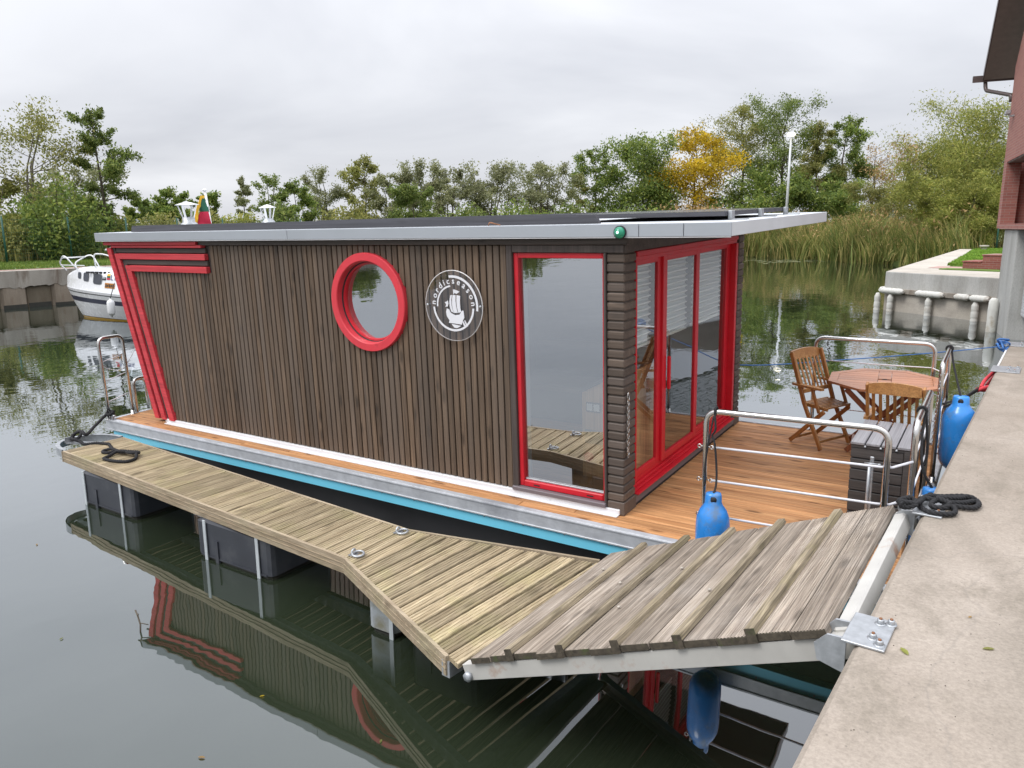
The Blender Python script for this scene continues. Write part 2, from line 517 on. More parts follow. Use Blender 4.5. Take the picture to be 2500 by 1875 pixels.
concrete('sheet_pile', (0.185, 0.145, 0.105), (0.36, 0.31, 0.25), (0.16, 0.075, 0.035), scale=1.3, vert=True, stain_amt=0.7)
concrete('sheet_pile_dark', (0.12, 0.098, 0.07), (0.20, 0.17, 0.125), (0.12, 0.065, 0.035), scale=1.3, vert=True, stain_amt=0.7)
plain('algae', (0.020, 0.019, 0.013), rough=0.6, var=0.4, scale=8)
plain('foam_white', (0.66, 0.66, 0.62), rough=0.7, var=0.06, dirt=(0.42, 0.36, 0.27), dirt_scale=2.6, dirt_lo=0.56)
concrete('kerb_concrete', (0.46, 0.42, 0.36), (0.56, 0.52, 0.46), (0.36, 0.32, 0.28), scale=0.5)
brick_mat('path_brick', (0.40, 0.22, 0.19), (0.46, 0.28, 0.24), (0.42, 0.36, 0.32), axis='z')
brick_mat('wall_brick', (0.30, 0.115, 0.095), (0.37, 0.15, 0.12), (0.34, 0.25, 0.22), axis='y')
brick_mat('step_brick', (0.24, 0.07, 0.06), (0.32, 0.11, 0.09), (0.30, 0.2, 0.18), axis='x')
plain('soffit_brown', (0.20, 0.165, 0.15), rough=0.7)
plain('gutter_brown', (0.10, 0.075, 0.07), rough=0.35, metal=0.3)
plain('shutter_white', (0.56, 0.58, 0.60), rough=0.5, var=0.03)
plain('fence_green', (0.015, 0.085, 0.06), rough=0.5)
plain('lamp_grey', (0.55, 0.57, 0.58), rough=0.45, metal=0.3)
plain('boat_white', (0.76, 0.77, 0.79), rough=0.25, var=0.03, coat=0.4)
plain('boat_navy', (0.02, 0.022, 0.05), rough=0.3)
plain('boat_yellow', (0.55, 0.31, 0.015), rough=0.35)
plain('boat_black', (0.03, 0.03, 0.035), rough=0.4)
plain('smoked_glass', (0.035, 0.04, 0.055), rough=0.08)
plain('plate_orange', (0.50, 0.19, 0.015), rough=0.5)
plain('letter_blue', (0.07, 0.09, 0.30), rough=0.5)
plain('flag_yellow', (0.72, 0.42, 0.03), rough=0.8)
plain('flag_green', (0.02, 0.10, 0.06), rough=0.8)
plain('flag_red', (0.50, 0.02, 0.06), rough=0.8)
plain('bark', (0.085, 0.07, 0.052), rough=0.9, var=0.35, scale=7, bmp=0.5)
plain('bark_pale', (0.16, 0.145, 0.12), rough=0.9, var=0.3, scale=7, bmp=0.5)
plain('grass_ground', (0.105, 0.15, 0.04), rough=0.95, var=0.35, scale=1.6, bmp=0.5, dirt=(0.17, 0.16, 0.06), dirt_scale=0.5, dirt_lo=0.55)
plain('lawn_ground', (0.11, 0.185, 0.03), rough=0.95, var=0.3, scale=1.5, bmp=0.5)
plain('mud', (0.06, 0.05, 0.035), rough=0.9, var=0.3)
foliage('leaf_green', (0.096, 0.143, 0.035), (0.171, 0.227, 0.059), (0.314, 0.351, 0.099))
foliage('leaf_dark', (0.099, 0.149, 0.038), (0.180, 0.255, 0.058), (0.350, 0.390, 0.089))
foliage('leaf_pale', (0.165, 0.185, 0.086), (0.265, 0.280, 0.141), (0.423, 0.414, 0.232))
foliage('leaf_olive', (0.158, 0.175, 0.045), (0.263, 0.269, 0.079), (0.420, 0.388, 0.135))
foliage('leaf_willow', (0.168, 0.208, 0.043), (0.296, 0.321, 0.077), (0.494, 0.461, 0.126))
foliage('leaf_yellow', (0.316, 0.245, 0.017), (0.604, 0.416, 0.023), (0.747, 0.546, 0.043))
foliage('leaf_brown', (0.289, 0.193, 0.087), (0.462, 0.308, 0.135), (0.578, 0.404, 0.193))
foliage('reed_blade', (0.118, 0.165, 0.042), (0.236, 0.264, 0.071), (0.582, 0.462, 0.190), trans=0.3)
foliage('weed_blade', (0.139, 0.163, 0.039), (0.265, 0.256, 0.070), (0.528, 0.420, 0.171), trans=0.3)
foliage('grass_blade', (0.085, 0.150, 0.023), (0.143, 0.221, 0.036), (0.260, 0.299, 0.065), trans=0.3)
foliage('lawn_blade', (0.111, 0.215, 0.023), (0.163, 0.293, 0.033), (0.247, 0.364, 0.052), trans=0.3)

# water: dark, murky, with a thin mirror of ripples
m, t, b = new_mat('water')
g = N(t, 'ShaderNodeNewGeometry')


def wnoise(scale, detail, sx, sy, rot=0.0):
    mp = N(t, 'ShaderNodeMapping')
    mp.inputs['Scale'].default_value = (sx, sy, 1)
    mp.inputs['Rotation'].default_value = (0, 0, rot)
    L(t, g.outputs['Position'], mp.inputs['Vector'])
    n = N(t, 'ShaderNodeTexNoise', inp={'Scale': scale, 'Detail': detail, 'Roughness': 0.5})
    L(t, mp.outputs[0], n.inputs['Vector'])
    return n.outputs['Fac']


big = wnoise(0.55, 2.0, 1, 1)
fine = wnoise(3.2, 2.0, 1.0, 0.6, 0.6)
mask = wnoise(0.09, 2.0, 1, 1)
mk0 = N(t, 'ShaderNodeMapRange', inp={1: 0.38, 2: 0.62, 3: 0.35, 4: 1.0})
L(t, mask, mk0.inputs[0])
# the water lies calmer in the lee of the quay
lee = N(t, 'ShaderNodeVectorMath', operation='DISTANCE')
L(t, g.outputs['Position'], lee.inputs[0])
lee.inputs[1].default_value = (-3.0, 2.0, 0.0)
lr = N(t, 'ShaderNodeMapRange', inp={1: 6.0, 2: 22.0, 3: 0.30, 4: 1.25})
L(t, lee.outputs['Value'], lr.inputs[0])
mk = N(t, 'ShaderNodeMath', operation='MULTIPLY')
L(t, mk0.outputs[0], mk.inputs[0])
L(t, lr.outputs[0], mk.inputs[1])
fm = N(t, 'ShaderNodeMath', operation='MULTIPLY')
L(t, fine, fm.inputs[0])
L(t, mk.outputs[0], fm.inputs[1])
b1 = N(t, 'ShaderNodeBump', inp={'Strength': 1.0, 'Distance': 0.009})
L(t, big, b1.inputs['Height'])
b2 = N(t, 'ShaderNodeBump', inp={'Strength': 1.0, 'Distance': 0.0045})
L(t, fm.outputs[0], b2.inputs['Height'])
L(t, b1.outputs[0], b2.inputs['Normal'])
t.nodes.remove(b)
wo = [n for n in t.nodes if n.bl_idname == 'ShaderNodeOutputMaterial'][0]
wd = N(t, 'ShaderNodeBsdfDiffuse', inp={'Color': (0.022, 0.030, 0.017, 1)})
wg = N(t, 'ShaderNodeBsdfGlossy', inp={'Color': (0.93, 0.96, 1.0, 1), 'Roughness': 0.012})
lw = N(t, 'ShaderNodeLayerWeight', inp={'Blend': 0.5})
pw = N(t, 'ShaderNodeMath', operation='POWER', inp={1: 2.25})
wf_ = N(t, 'ShaderNodeMapRange', inp={3: 0.06, 4: 0.97})
wm = N(t, 'ShaderNodeMixShader')
L(t, b2.outputs[0], wg.inputs['Normal'])
L(t, b2.outputs[0], lw.inputs['Normal'])
L(t, lw.outputs['Facing'], pw.inputs[0])
L(t, pw.outputs[0], wf_.inputs[0])
L(t, wf_.outputs[0], wm.inputs[0])
L(t, wd.outputs[0], wm.inputs[1])
L(t, wg.outputs[0], wm.inputs[2])
L(t, wm.outputs[0], wo.inputs[0])


# ------------------------------------------------------------------ mesh helpers
class MB:
    def __init__(self):
        self.v, self.f, self.m, self.s = [], [], [], []

    def add(self, vs, fs, mi=0, smooth=False):
        k = len(self.v)
        self.v += [tuple(p) for p in vs]
        self.f += [tuple(i + k for i in f) for f in fs]
        self.m += [mi] * len(fs)
        self.s += [smooth] * len(fs)
        return self

    def box(self, x0, x1, y0, y1, z0, z1, mi=0, bev=0.0):
        if bev <= 0:
            vs = [(x, y, z) for z in (z0, z1) for y in (y0, y1) for x in (x0, x1)]
            return self.add(vs, [(0, 2, 3, 1), (4, 5, 7, 6), (0, 1, 5, 4), (2, 6, 7, 3), (0, 4, 6, 2), (1, 3, 7, 5)], mi)
        d = min(bev, (x1 - x0) / 2.2, (y1 - y0) / 2.2, (z1 - z0) / 2.2)
        # chamfered box: 24 vertices
        vs, idx = [], {}
        for sx in (0, 1):
            for sy in (0, 1):
                for sz in (0, 1):
                    X, Y, Z = (x0, x1)[sx], (y0, y1)[sy], (z0, z1)[sz]
                    ix, iy, iz = X + (d if sx == 0 else -d), Y + (d if sy == 0 else -d), Z + (d if sz == 0 else -d)
                    for a, p in enumerate(((X, iy, iz), (ix, Y, iz), (ix, iy, Z))):
                        idx[(sx, sy, sz, a)] = len(vs)
                        vs.append(p)
        q = lambda *k: tuple(idx[i] for i in k)
        fs = []
        for sx in (0, 1):
            r = q((sx, 0, 0, 0), (sx, 1, 0, 0), (sx, 1, 1, 0), (sx, 0, 1, 0))
            fs.append(r if sx else r[::-1])
        for sy in (0, 1):
            r = q((0, sy, 0, 1), (1, sy, 0, 1), (1, sy, 1, 1), (0, sy, 1, 1))
            fs.append(r[::-1] if sy else r)
        for sz in (0, 1):
            r = q((0, 0, sz, 2), (1, 0, sz, 2), (1, 1, sz, 2), (0, 1, sz, 2))
            fs.append(r if sz else r[::-1])
        for sx in (0, 1):
            for sy in (0, 1):
                r = q((sx, sy, 0, 0), (sx, sy, 1, 0), (sx, sy, 1, 1), (sx, sy, 0, 1))
                fs.append(r if (sx == sy) else r[::-1])
        for sx in (0, 1):
            for sz in (0, 1):
                r = q((sx, 0, sz, 0), (sx, 0, sz, 2), (sx, 1, sz, 2), (sx, 1, sz, 0))
                fs.append(r if (sx == sz) else r[::-1])
        for sy in (0, 1):
            for sz in (0, 1):
                r = q((0, sy, sz, 1), (1, sy, sz, 1), (1, sy, sz, 2), (0, sy, sz, 2))
                fs.append(r if (sy == sz) else r[::-1])
        for sx in (0, 1):
            for sy in (0, 1):
                for sz in (0, 1):
                    r = q((sx, sy, sz, 0), (sx, sy, sz, 1), (sx, sy, sz, 2))
                    fs.append(r if (sx + sy + sz) % 2 else r[::-1])
        return self.add(vs, fs, mi)

    def prism(self, poly, axis, a, b, mi=0):
        """extrude a 2-D polygon along an axis; poly holds the two other coordinates in order"""
        n = len(poly)

        def p3(p, k):
            q = list(p)
            q.insert(axis, k)
            return tuple(q)
        vs = [p3(p, a) for p in poly] + [p3(p, b) for p in poly]
        fs = [tuple(range(n))[::-1], tuple(range(n, 2 * n))]
        fs += [(i, (i + 1) % n, n + (i + 1) % n, n + i) for i in range(n)]
        return self.add(vs, fs, mi)

    def beam(self, p0, p1, w, h, up=(0, 0, 1), mi=0, bev=0.0):
        """box-section bar from p0 to p1"""
        p0, p1 = Vector(p0), Vector(p1)
        d = (p1 - p0)
        ln = d.length
        d.normalize()
        s = d.cross(Vector(up))
        if s.length < 1e-4:
            s = d.cross(Vector((1, 0, 0)))
        s.normalize()
        u = s.cross(d)
        tmp = MB().box(0, ln, -w / 2, w / 2, -h / 2, h / 2, 0, bev)
        vs = [p0 + d * x - s * y + u * z for x, y, z in tmp.v]
        return self.add(vs, tmp.f, mi)

    def tube(self, pts, r, n=10, mi=0, cap=True, closed=False):
        pts = [Vector(p) for p in pts]
        if not hasattr(r, '__len__'):
            r = [r] * len(pts)
        m_ = len(pts)
        vs = []
        prev = None
        for i, p in enumerate(pts):
            if closed:
                d = pts[(i + 1) % m_] - pts[i - 1]
            else:
                d = pts[min(i + 1, m_ - 1)] - pts[max(i - 1, 0)]
            d.normalize()
            if prev is None:
                a = d.cross(Vector((0, 0, 1)))
                if a.length < 1e-3:
                    a = d.cross(Vector((1, 0, 0)))
            else:
                a = prev - d * prev.dot(d)
            a.normalize()
            prev = a
            c = d.cross(a)
            for k in range(n):
                w = 2 * PI * k / n
                vs.append(p + (a * math.cos(w) + c * math.sin(w)) * r[i])
        fs = []
        for i in range(m_ if closed else m_ - 1):
            j = (i + 1) % m_
            for k in range(n):
                fs.append((i * n + k, i * n + (k + 1) % n, j * n + (k + 1) % n, j * n + k))
        self.add(vs, fs, mi, True)
        if cap and not closed:
            k = len(self.v) - len(vs)
            self.f += [tuple(k + i for i in range(n))[::-1], tuple(k + (m_ - 1) * n + i for i in range(n))]
            self.m += [mi] * 2
            self.s += [False] * 2
        return self

    def lathe(self, prof, n=24, c=(0, 0, 0), axis=2, mi=0, smooth=True):
        """turn a list of (radius, height) about an axis through c"""
        vs = []
        for r, h in prof:
            for k in range(n):
                w = 2 * PI * k / n
                q = [r * math.cos(w), r * math.sin(w)]
                q.insert(axis, h)
                if axis == 1:
                    q[0], q[2] = q[2], q[0]
                vs.append((c[0] + q[0], c[1] + q[1], c[2] + q[2]))
        fs = []
        for i in range(len(prof) - 1):
            for k in range(n):
                fs.append((i * n + k, i * n + (k + 1) % n, (i + 1) * n + (k + 1) % n, (i + 1) * n + k))
        self.add(vs, fs, mi, smooth)
        return self

    def build(self, name, mats, parent=None, loc=None, rot=None, matrix=None):
        me = bpy.data.meshes.new(name)
        me.from_pydata(self.v, [], self.f)
        for mm in (mats if isinstance(mats, (list, tuple)) else [mats]):
            me.materials.append(MATS[mm])
        me.polygons.foreach_set('material_index', self.m)
        me.polygons.foreach_set('use_smooth', self.s)
        me.update()
        return place(name, me, parent, loc, rot, matrix)


def place(name, me, parent=None, loc=None, rot=None, matrix=None):
    o = bpy.data.objects.new(name, me)
    COL.objects.link(o)
    if parent:
        o.parent = parent
    if matrix is not None:
        o.matrix_world = matrix
    else:
        if loc is not None:
            o.location = loc
        if rot is not None:
            o.rotation_euler = rot
    return o


def empty(name, loc=(0, 0, 0), rz=0.0, matrix=None):
    o = bpy.data.objects.new(name, None)
    COL.objects.link(o)
    o.empty_display_size = 0.2
    if matrix is not None:
        o.matrix_world = matrix
    else:
        o.location = loc
        o.rotation_euler = (0, 0, rz)
    return o


def tag(o, label=None, cat=None, group=None, kind=None):
    if label:
        o['label'] = label
    if cat:
        o['category'] = cat
    if group:
        o['group'] = group
    if kind:
        o['kind'] = kind
    return o


def np_mesh(name, verts, quads, mat, smooth=False):
    verts = np.asarray(verts, dtype=np.float32)
    quads = np.asarray(quads, dtype=np.int32)
    me = bpy.data.meshes.new(name)
    nv, nf, k = len(verts), len(quads), quads.shape[1]
    me.vertices.add(nv)
    me.vertices.foreach_set('co', verts.ravel())
    me.loops.add(nf * k)
    me.loops.foreach_set('vertex_index', quads.ravel())
    me.polygons.add(nf)
    me.polygons.foreach_set('loop_start', np.arange(nf, dtype=np.int32) * k)
    me.materials.append(MATS[mat])
    me.update(calc_edges=True)
    return me


def curve_pts(ctrl, per=8):
    """smooth (Catmull-Rom) path through control points"""
    P = [Vector(p) for p in ctrl]
    P = [P[0] * 2 - P[1]] + P + [P[-1] * 2 - P[-2]]
    o = []
    for i in range(1, len(P) - 2):
        a, b_, c, d = P[i - 1:i + 3]
        for k in range(per):
            s = k / per
            o.append(0.5 * ((2 * b_) + (c - a) * s + (2 * a - 5 * b_ + 4 * c - d) * s * s + (3 * b_ - a - 3 * c + d) * s ** 3))
    o.append(P[-2])
    return o


def bend(pts, r=0.1, n=6):
    """polyline with its inner corners rounded"""
    P = [Vector(p) for p in pts]
    o = [P[0]]
    for i in range(1, len(P) - 1):
        a, b_, c = P[i - 1], P[i], P[i + 1]
        d0, d1 = (a - b_), (c - b_)
        rr = min(r, d0.length * 0.49, d1.length * 0.49)
        q0, q1 = b_ + d0.normalized() * rr, b_ + d1.normalized() * rr
        for k in range(n + 1):
            s = k / n
            o.append(q0 * (1 - s) ** 2 + b_ * 2 * s * (1 - s) + q1 * s * s)
    o.append(P[-1])
    return o


def grid_sheet(name, poly, z, mat, kind='structure', skirt=None):
    mb = MB()
    n = len(poly)
    mb.add([(x, y, z) for x, y in poly], [tuple(range(n))])
    if skirt is not None:
        for i in range(n):
            (x0, y0), (x1, y1) = poly[i], poly[(i + 1) % n]
            mb.add([(x0, y0, z), (x1, y1, z), (x1, y1, skirt), (x0, y0, skirt)], [(3, 2, 1, 0)])
    o = mb.build(name, mat)
    tag(o, kind=kind)
    return o


# ------------------------------------------------------------------ the setting: water and land
wt = MB().add([(-2500, -2500, 0), (2500, -2500, 0), (2500, 2500, 0), (-2500, 2500, 0)], [(0, 1, 2, 3)]).build('water', 'water')
tag(wt, kind='structure')

XL = -31.6                                       # left basin wall
# the shore of reeds beyond the boat, read from the photograph
SHORE = [on(u, v, 0)[:2] for u, v in ((1600, 619), (1700, 622), (1830, 627), (1950, 632), (2080, 640), (2180, 648))]
SHORE = [(XL, SHORE[0][1] + 14)] + [tuple(p) for p in SHORE]
CW = np.array([-3.55, 29.3])                     # corner of the wall with the white bumpers
CE = np.array([-0.25, 26.9])


def bank_sheet(name, edge, outer, z, mat, slope=2.5):
    """land behind a natural shore: a muddy slope rising from under the water, then level ground"""
    mb = MB()
    n = len(edge)
    e = [Vector((x, y, -0.5)) for x, y in edge]
    o2 = [Vector((x, y, z)) for x, y in outer]
    up = [a + (b_ - a).normalized() * slope for a, b_ in zip([Vector((p.x, p.y, 0)) for p in e], [Vector((p.x, p.y, 0)) for p in o2])]
    up = [Vector((p.x, p.y, z)) for p in up]
    for i in range(n - 1):
        mb.add([e[i], e[i + 1], up[i + 1], up[i]], [(0, 1, 2, 3)], 0)
        mb.add([up[i], up[i + 1], o2[i + 1], o2[i]], [(0, 1, 2, 3)], 0)
    ob = mb.build(name, mat)
    tag(ob, kind='structure')
    return ob


grid_sheet('left_bank', [(XL - 0.9, -900), (XL - 0.9, 1500), (-2400, 1500), (-2400, -900)], 1.42, 'grass_ground')
bank_sheet('far_bank', SHORE + [(-3.0, 60.5), (-3.3, 45.0)], [(XL, 1500), (-25, 1500), (-20, 1500), (0, 1500), (40, 1500), (300, 1500), (900, 1500), (1600, 900), (1600, 60)], 0.75, 'grass_ground')
bank_sheet('south_bank', [(60, -46), (10, -52), (-12, -54), (-31.0, -58)], [(900, -900), (300, -900), (-100, -900), (-700, -900)], 1.0, 'grass_ground', slope=4)

# near quay ------------------------------------------------------------
QZ = 1.30
Q0, Q1 = np.array([-0.3837, 2.053]), np.array([0.120, 12.20])
qd = (Q1 - Q0) / np.linalg.norm(Q1 - Q0)


def qe(y, off=0.0):
    """a point on the quay edge at a given y, shifted inland by off"""
    s = (y - Q0[1]) / qd[1]
    p = Q0 + qd * s + np.array([qd[1], -qd[0]]) * off
    return p


a, c = qe(-30), qe(12.25)
mb = MB()
ch = 0.02
top = [tuple(qe(-30, ch)), tuple(qe(12.25 - ch, ch)), (9.0, 11.6), (9.0, -30)]
mb.add([(x, y, QZ) for x, y in top], [(0, 3, 2, 1)], 0)
edge = [tuple(a), tuple(c), (9.0, 11.58), (9.0, -30)]
for i in (0, 1):
    (x0, y0), (x1, y1), (X0, Y0), (X1, Y1) = top[i], top[i + 1], edge[i], edge[i + 1]
    mb.add([(x0, y0, QZ), (x1, y1, QZ), (X1, Y1, QZ - ch), (X0, Y0, QZ - ch)], [(0, 1, 2, 3)], 0)
    mb.add([(X0, Y0, QZ - ch), (X1, Y1, QZ - ch), (X1, Y1, -1.5), (X0, Y0, -1.5)], [(0, 1, 2, 3)], 1)
qo = mb.build('quay', ['quay_top', 'quay_face'])
tag(qo, kind='structure')

# ------------------------------------------------------------------ houseboat
HB = empty('houseboat', matrix=BM)
tag(HB, 'brown timber-clad houseboat with red-framed windows and front deck', 'houseboat')


def part(mb, name, mat, parent=None, **kw):
    return mb.build(name, mat, parent or HB, **kw)


# hull
part(MB().prism([(-7.02, -0.9), (1.75, -0.9), (2.02, -0.2), (-7.06, -0.2)], 1, -0.17, 3.14), 'hull', 'hull_black')
mb = MB()
mb.box(-7.0, 2.0, -0.282, -0.20, -0.222, -0.12)
mb.box(-7.0, 2.0, 3.14, 3.18, -0.222, -0.10)
mb.box(1.985, 2.03, -0.262, 3.18, -0.222, -0.10)
band = part(mb, 'blue_band', 'hull_blue')
rv = MB()
for i in range(22):
    rv.lathe([(0.0, -0.004), (0.007, -0.003), (0.008, 0.0)], 8, (-6.8 + i * 0.4, -0.283, -0.136), axis=1)
part(rv, 'rivet_line', 'galvanised', band)
# rub rail of folded aluminium
for nm, x0, x1, y0, y1 in (('near', -7.14, 2.09, -0.293, -0.232), ('far', -7.14, 2.09, 3.165, 3.225), ('stern', -7.14, -7.075, -0.230, 3.163), ('bow', 2.03, 2.09, -0.230, 3.163)):
    mb = MB()
    mb.box(x0, x1, y0, y1, -0.118, 0.0, bev=0.006)
    if nm in ('near', 'far'):
        s = -1 if nm == 'near' else 1
        yy = (y0, y1)[s > 0]
        mb.box(x0, x1, min(yy, yy + s * 0.010), max(yy, yy + s * 0.010), -0.124, -0.108, bev=0.003)
        mb.box(x0, x1, min(yy, yy + s * 0.006), max(yy, yy + s * 0.006), -0.014, 0.002, bev=0.002)
        mb.box(x0, x1, y0 + 0.004, y1 + 0.008 if nm == 'near' else y1, -0.004, 0.005, bev=0.002)
    part(mb, 'rub_rail', 'aluminium')
# deck boards
deck = part(MB().box(-7.06, 2.02, -0.225, 3.16, -0.09, -0.024), 'deck', 'soffit')
y = -0.225
k = 0
while y < 3.15:
    y1 = min(y + 0.107, 3.16)
    spans = [(-7.07, -3.9 + 0.7 * ((k * 7) % 3 - 1)), (-3.896 + 0.7 * ((k * 7) % 3 - 1), -0.9 + 0.5 * (k % 2)), (-0.896 + 0.5 * (k % 2), 2.025)] if y1 < 0.0 else [(-7.07, -6.2), (-0.05, 2.025)]
    for x0, x1 in spans:
        mb = MB().box(x0, x1, y, y1, -0.022, 0.0, bev=0.004)
        mb.build('deck_board', 'deck_wood', deck)
    y += 0.112
    k += 1

# cabin: wall core with openings
RC = (-2.6465, 1.6516)                           # round window


def wall_with_round_hole(poly, c, r, y0, y1, n=72):
    """plate in the x-z plane bounded by a convex polygon, with a circular hole"""
    angs = sorted(set([2 * PI * k / n for k in range(n)] + [math.atan2(p[1] - c[1], p[0] - c[0]) % (2 * PI) for p in poly]))
    outer, inner = [], []
    m_ = len(poly)
    for a_ in angs:
        dx, dz = math.cos(a_), math.sin(a_)
        best = None
        for i in range(m_):
            (ax, az), (bx, bz) = poly[i], poly[(i + 1) % m_]
            ex, ez = bx - ax, bz - az
            den = dx * ez - dz * ex
            if abs(den) < 1e-9:
                continue
            s_ = ((ax - c[0]) * ez - (az - c[1]) * ex) / den
            q_ = ((ax - c[0]) * dz - (az - c[1]) * dx) / den
            if s_ > 0 and -1e-6 <= q_ <= 1 + 1e-6 and (best is None or s_ < best):
                best = s_
        outer.append((c[0] + dx * best, c[1] + dz * best))
        inner.append((c[0] + dx * r, c[1] + dz * r))
    k_ = len(angs)
    vs = [(x, yy, z) for yy in (y0, y1) for ring in (outer, inner) for x, z in ring]
    fs = []
    for i in range(k_):
        j = (i + 1) % k_
        fs.append((i, j, k_ + j, k_ + i))
        fs.append((2 * k_ + j, 2 * k_ + i, 3 * k_ + i, 3 * k_ + j))
        fs.append((k_ + i, k_ + j, 3 * k_ + j, 3 * k_ + i))
        fs.append((j, i, 2 * k_ + i, 2 * k_ + j))
    return MB().add(vs, fs)


RK = -0.2545                                     # rake of the stern, dx per dz
xb = lambda z: -6.46 + RK * (z - 0.045)
wall = part(wall_with_round_hole([(-6.40, 0.03), (-1.07, 0.03), (-1.07, 2.23), (-6.94, 2.23)], RC, 0.395, 0.024, 0.075), 'side_wall', 'soffit')
part(MB().box(-1.07, -0.14, 0.024, 0.075, 2.135, 2.23), 'wall_header', 'soffit')
part(MB().box(-1.07, -0.14, 0.024, 0.075, 0.0, 0.09), 'wall_footer', 'soffit')
fw = part(MB().prism([(-6.40, 0.03), (-0.1, 0.03), (-0.1, 2.23), (-6.94, 2.23)], 1, 3.05, 3.12), 'far_wall', 'siding_wood')
part(MB().prism([(-6.455, 0.03), (-6.40, 0.03), (-6.94, 2.23), (-7.0, 2.23)], 1, 0.024, 3.12), 'stern_wall', 'slat_wood')
part(MB().box(-6.4, -0.06, 0.076, 3.05, 0.002, 0.03), 'cabin_floor', 'pine_floor')
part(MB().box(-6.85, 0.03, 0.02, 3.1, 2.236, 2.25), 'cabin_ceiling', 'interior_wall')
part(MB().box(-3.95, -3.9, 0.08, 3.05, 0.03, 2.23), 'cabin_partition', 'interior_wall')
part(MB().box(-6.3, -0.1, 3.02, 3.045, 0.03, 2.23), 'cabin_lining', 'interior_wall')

# vertical cladding boards on the side wall, each a board of its own
BWID, BPITCH = 0.0565, 0.0702
full = {}


def board_mesh(x, z0, z1, w=BWID):
    mb = MB()
    mb.box(x, x + w, 0.0, 0.022, z0, z1, bev=0.004)
    return mb


x = -1.075 - BWID
zb = 0.056
proto = None
while x > -6.56:
    ztop = 2.187 if x > -5.05 else 1.885
    # where the raked red bars cut the board
    zlo = zb if x > -6.09 else zb + (-6.09 - x) / -RK
    segs = [(zlo, ztop)]
    dx = min(abs(x - RC[0]), abs(x + BWID - RC[0]))
    if x <= RC[0] <= x + BWID:
        dx = 0
    if dx < 0.425:
        hz = math.sqrt(0.425 ** 2 - dx ** 2)
        segs = [(zlo, RC[1] - hz), (RC[1] + hz, ztop)]
    for z0, z1 in segs:
        if z1 - z0 < 0.02:
            continue
        if abs(z0 - zb) < 1e-6 and abs(z1 - 2.187) < 1e-6:
            if proto is None:
                proto = MB().box(0, BWID, 0, 0.022, zb, 2.187, bev=0.004).build('cladding_board', 'siding_wood', wall, loc=(x, 0, 0))
            else:
                place('cladding_board', proto.data, wall, loc=(x, random.uniform(-0.001, 0.0015), 0))
        else:
            board_mesh(x, z0, z1).build('cladding_board', 'siding_wood', wall)
    x -= BPITCH

# red and brown bars of the raked stern corner
def raked(x0, x1, z0, z1, y0, y1, ):
    f = lambda xx, z: xx + RK * (z - 0.05)
    return MB().prism([(f(x0, z0), z0), (f(x1, z0), z0), (f(x1, z1), z1), (f(x0, z1), z1)], 1, y0, y1)


for x0, x1, ztop in ((-6.446, -6.358, 2.162), (-6.306, -6.218, 2.093), (-6.146, -6.045, 1.951)):
    part(raked(x0, x1, 0.045, ztop, -0.032, 0.02), 'red_bar', 'red_wood', wall)
for x0, x1, ztop in ((-6.357, -6.307, 2.16), (-6.217, -6.147, 2.02)):
    part(raked(x0, x1, 0.05, ztop, -0.006, 0.02), 'brown_bar', 'trim_wood_up', wall)
for x0, x1, z0, z1, y0, mt, nm in (
        (-6.995, -5.15, 2.196, 2.238, -0.06, 'red_wood', 'red_bar'), (-6.86, -5.083, 2.163, 2.194, -0.045, 'red_wood', 'red_bar'),
        (-6.82, -5.06, 2.104, 2.158, -0.008, 'trim_wood', 'brown_bar'), (-6.735, -5.05, 2.026, 2.095, -0.034, 'red_wood', 'red_bar'),
        (-6.66, -5.05, 1.963, 2.020, -0.008, 'trim_wood', 'brown_bar'), (-6.53, -5.043, 1.882, 1.953, -0.034, 'red_wood', 'red_bar')):
    part(MB().box(x0, x1, y0, 0.02, z0, z1, bev=0.004), nm, mt, wall)
part(MB().box(-5.148, 0.035, -0.03, 0.022, 2.190, 2.240, bev=0.005), 'eaves_trim', 'trim_wood', wall)
# white flashing at the foot of the wall
mb = MB()
mb.box(-6.25, -0.03, -0.020, 0.020, 0.006, 0.052, bev=0.004)
mb.box(-6.21, -0.035, -0.066, -0.018, 0.001, 0.010, bev=0.002)
part(mb, 'foot_flashing', 'white_trim')

# round window
rw = part(MB().lathe([(0.47, 0.02), (0.471, -0.036), (0.465, -0.044), (0.399, -0.046), (0.391, -0.040), (0.384, 0.02), (0.384, 0.045)], 96, (RC[0], 0, RC[1]), axis=1, smooth=False), 'round_window', 'red_ring')
part(MB().lathe([(0.385, 0.030), (0.362, 0.034), (0.356, 0.05), (0.356, 0.075), (0.40, 0.085)], 96, (RC[0], 0, RC[1]), axis=1, smooth=False), 'inner_frame', 'red_paint', rw)
part(MB().lathe([(0.384, 0.018), (0.377, 0.018), (0.377, 0.036)], 96, (RC[0], 0, RC[1]), axis=1), 'rubber_seal', 'dark_rubber', rw)
n = 72
part(MB().add([(RC[0] + 0.36 * math.cos(2 * PI * k / n), 0.062, RC[1] + 0.36 * math.sin(2 * PI * k / n)) for k in range(n)], [tuple(range(n))]), 'pane', 'window_glass', rw)

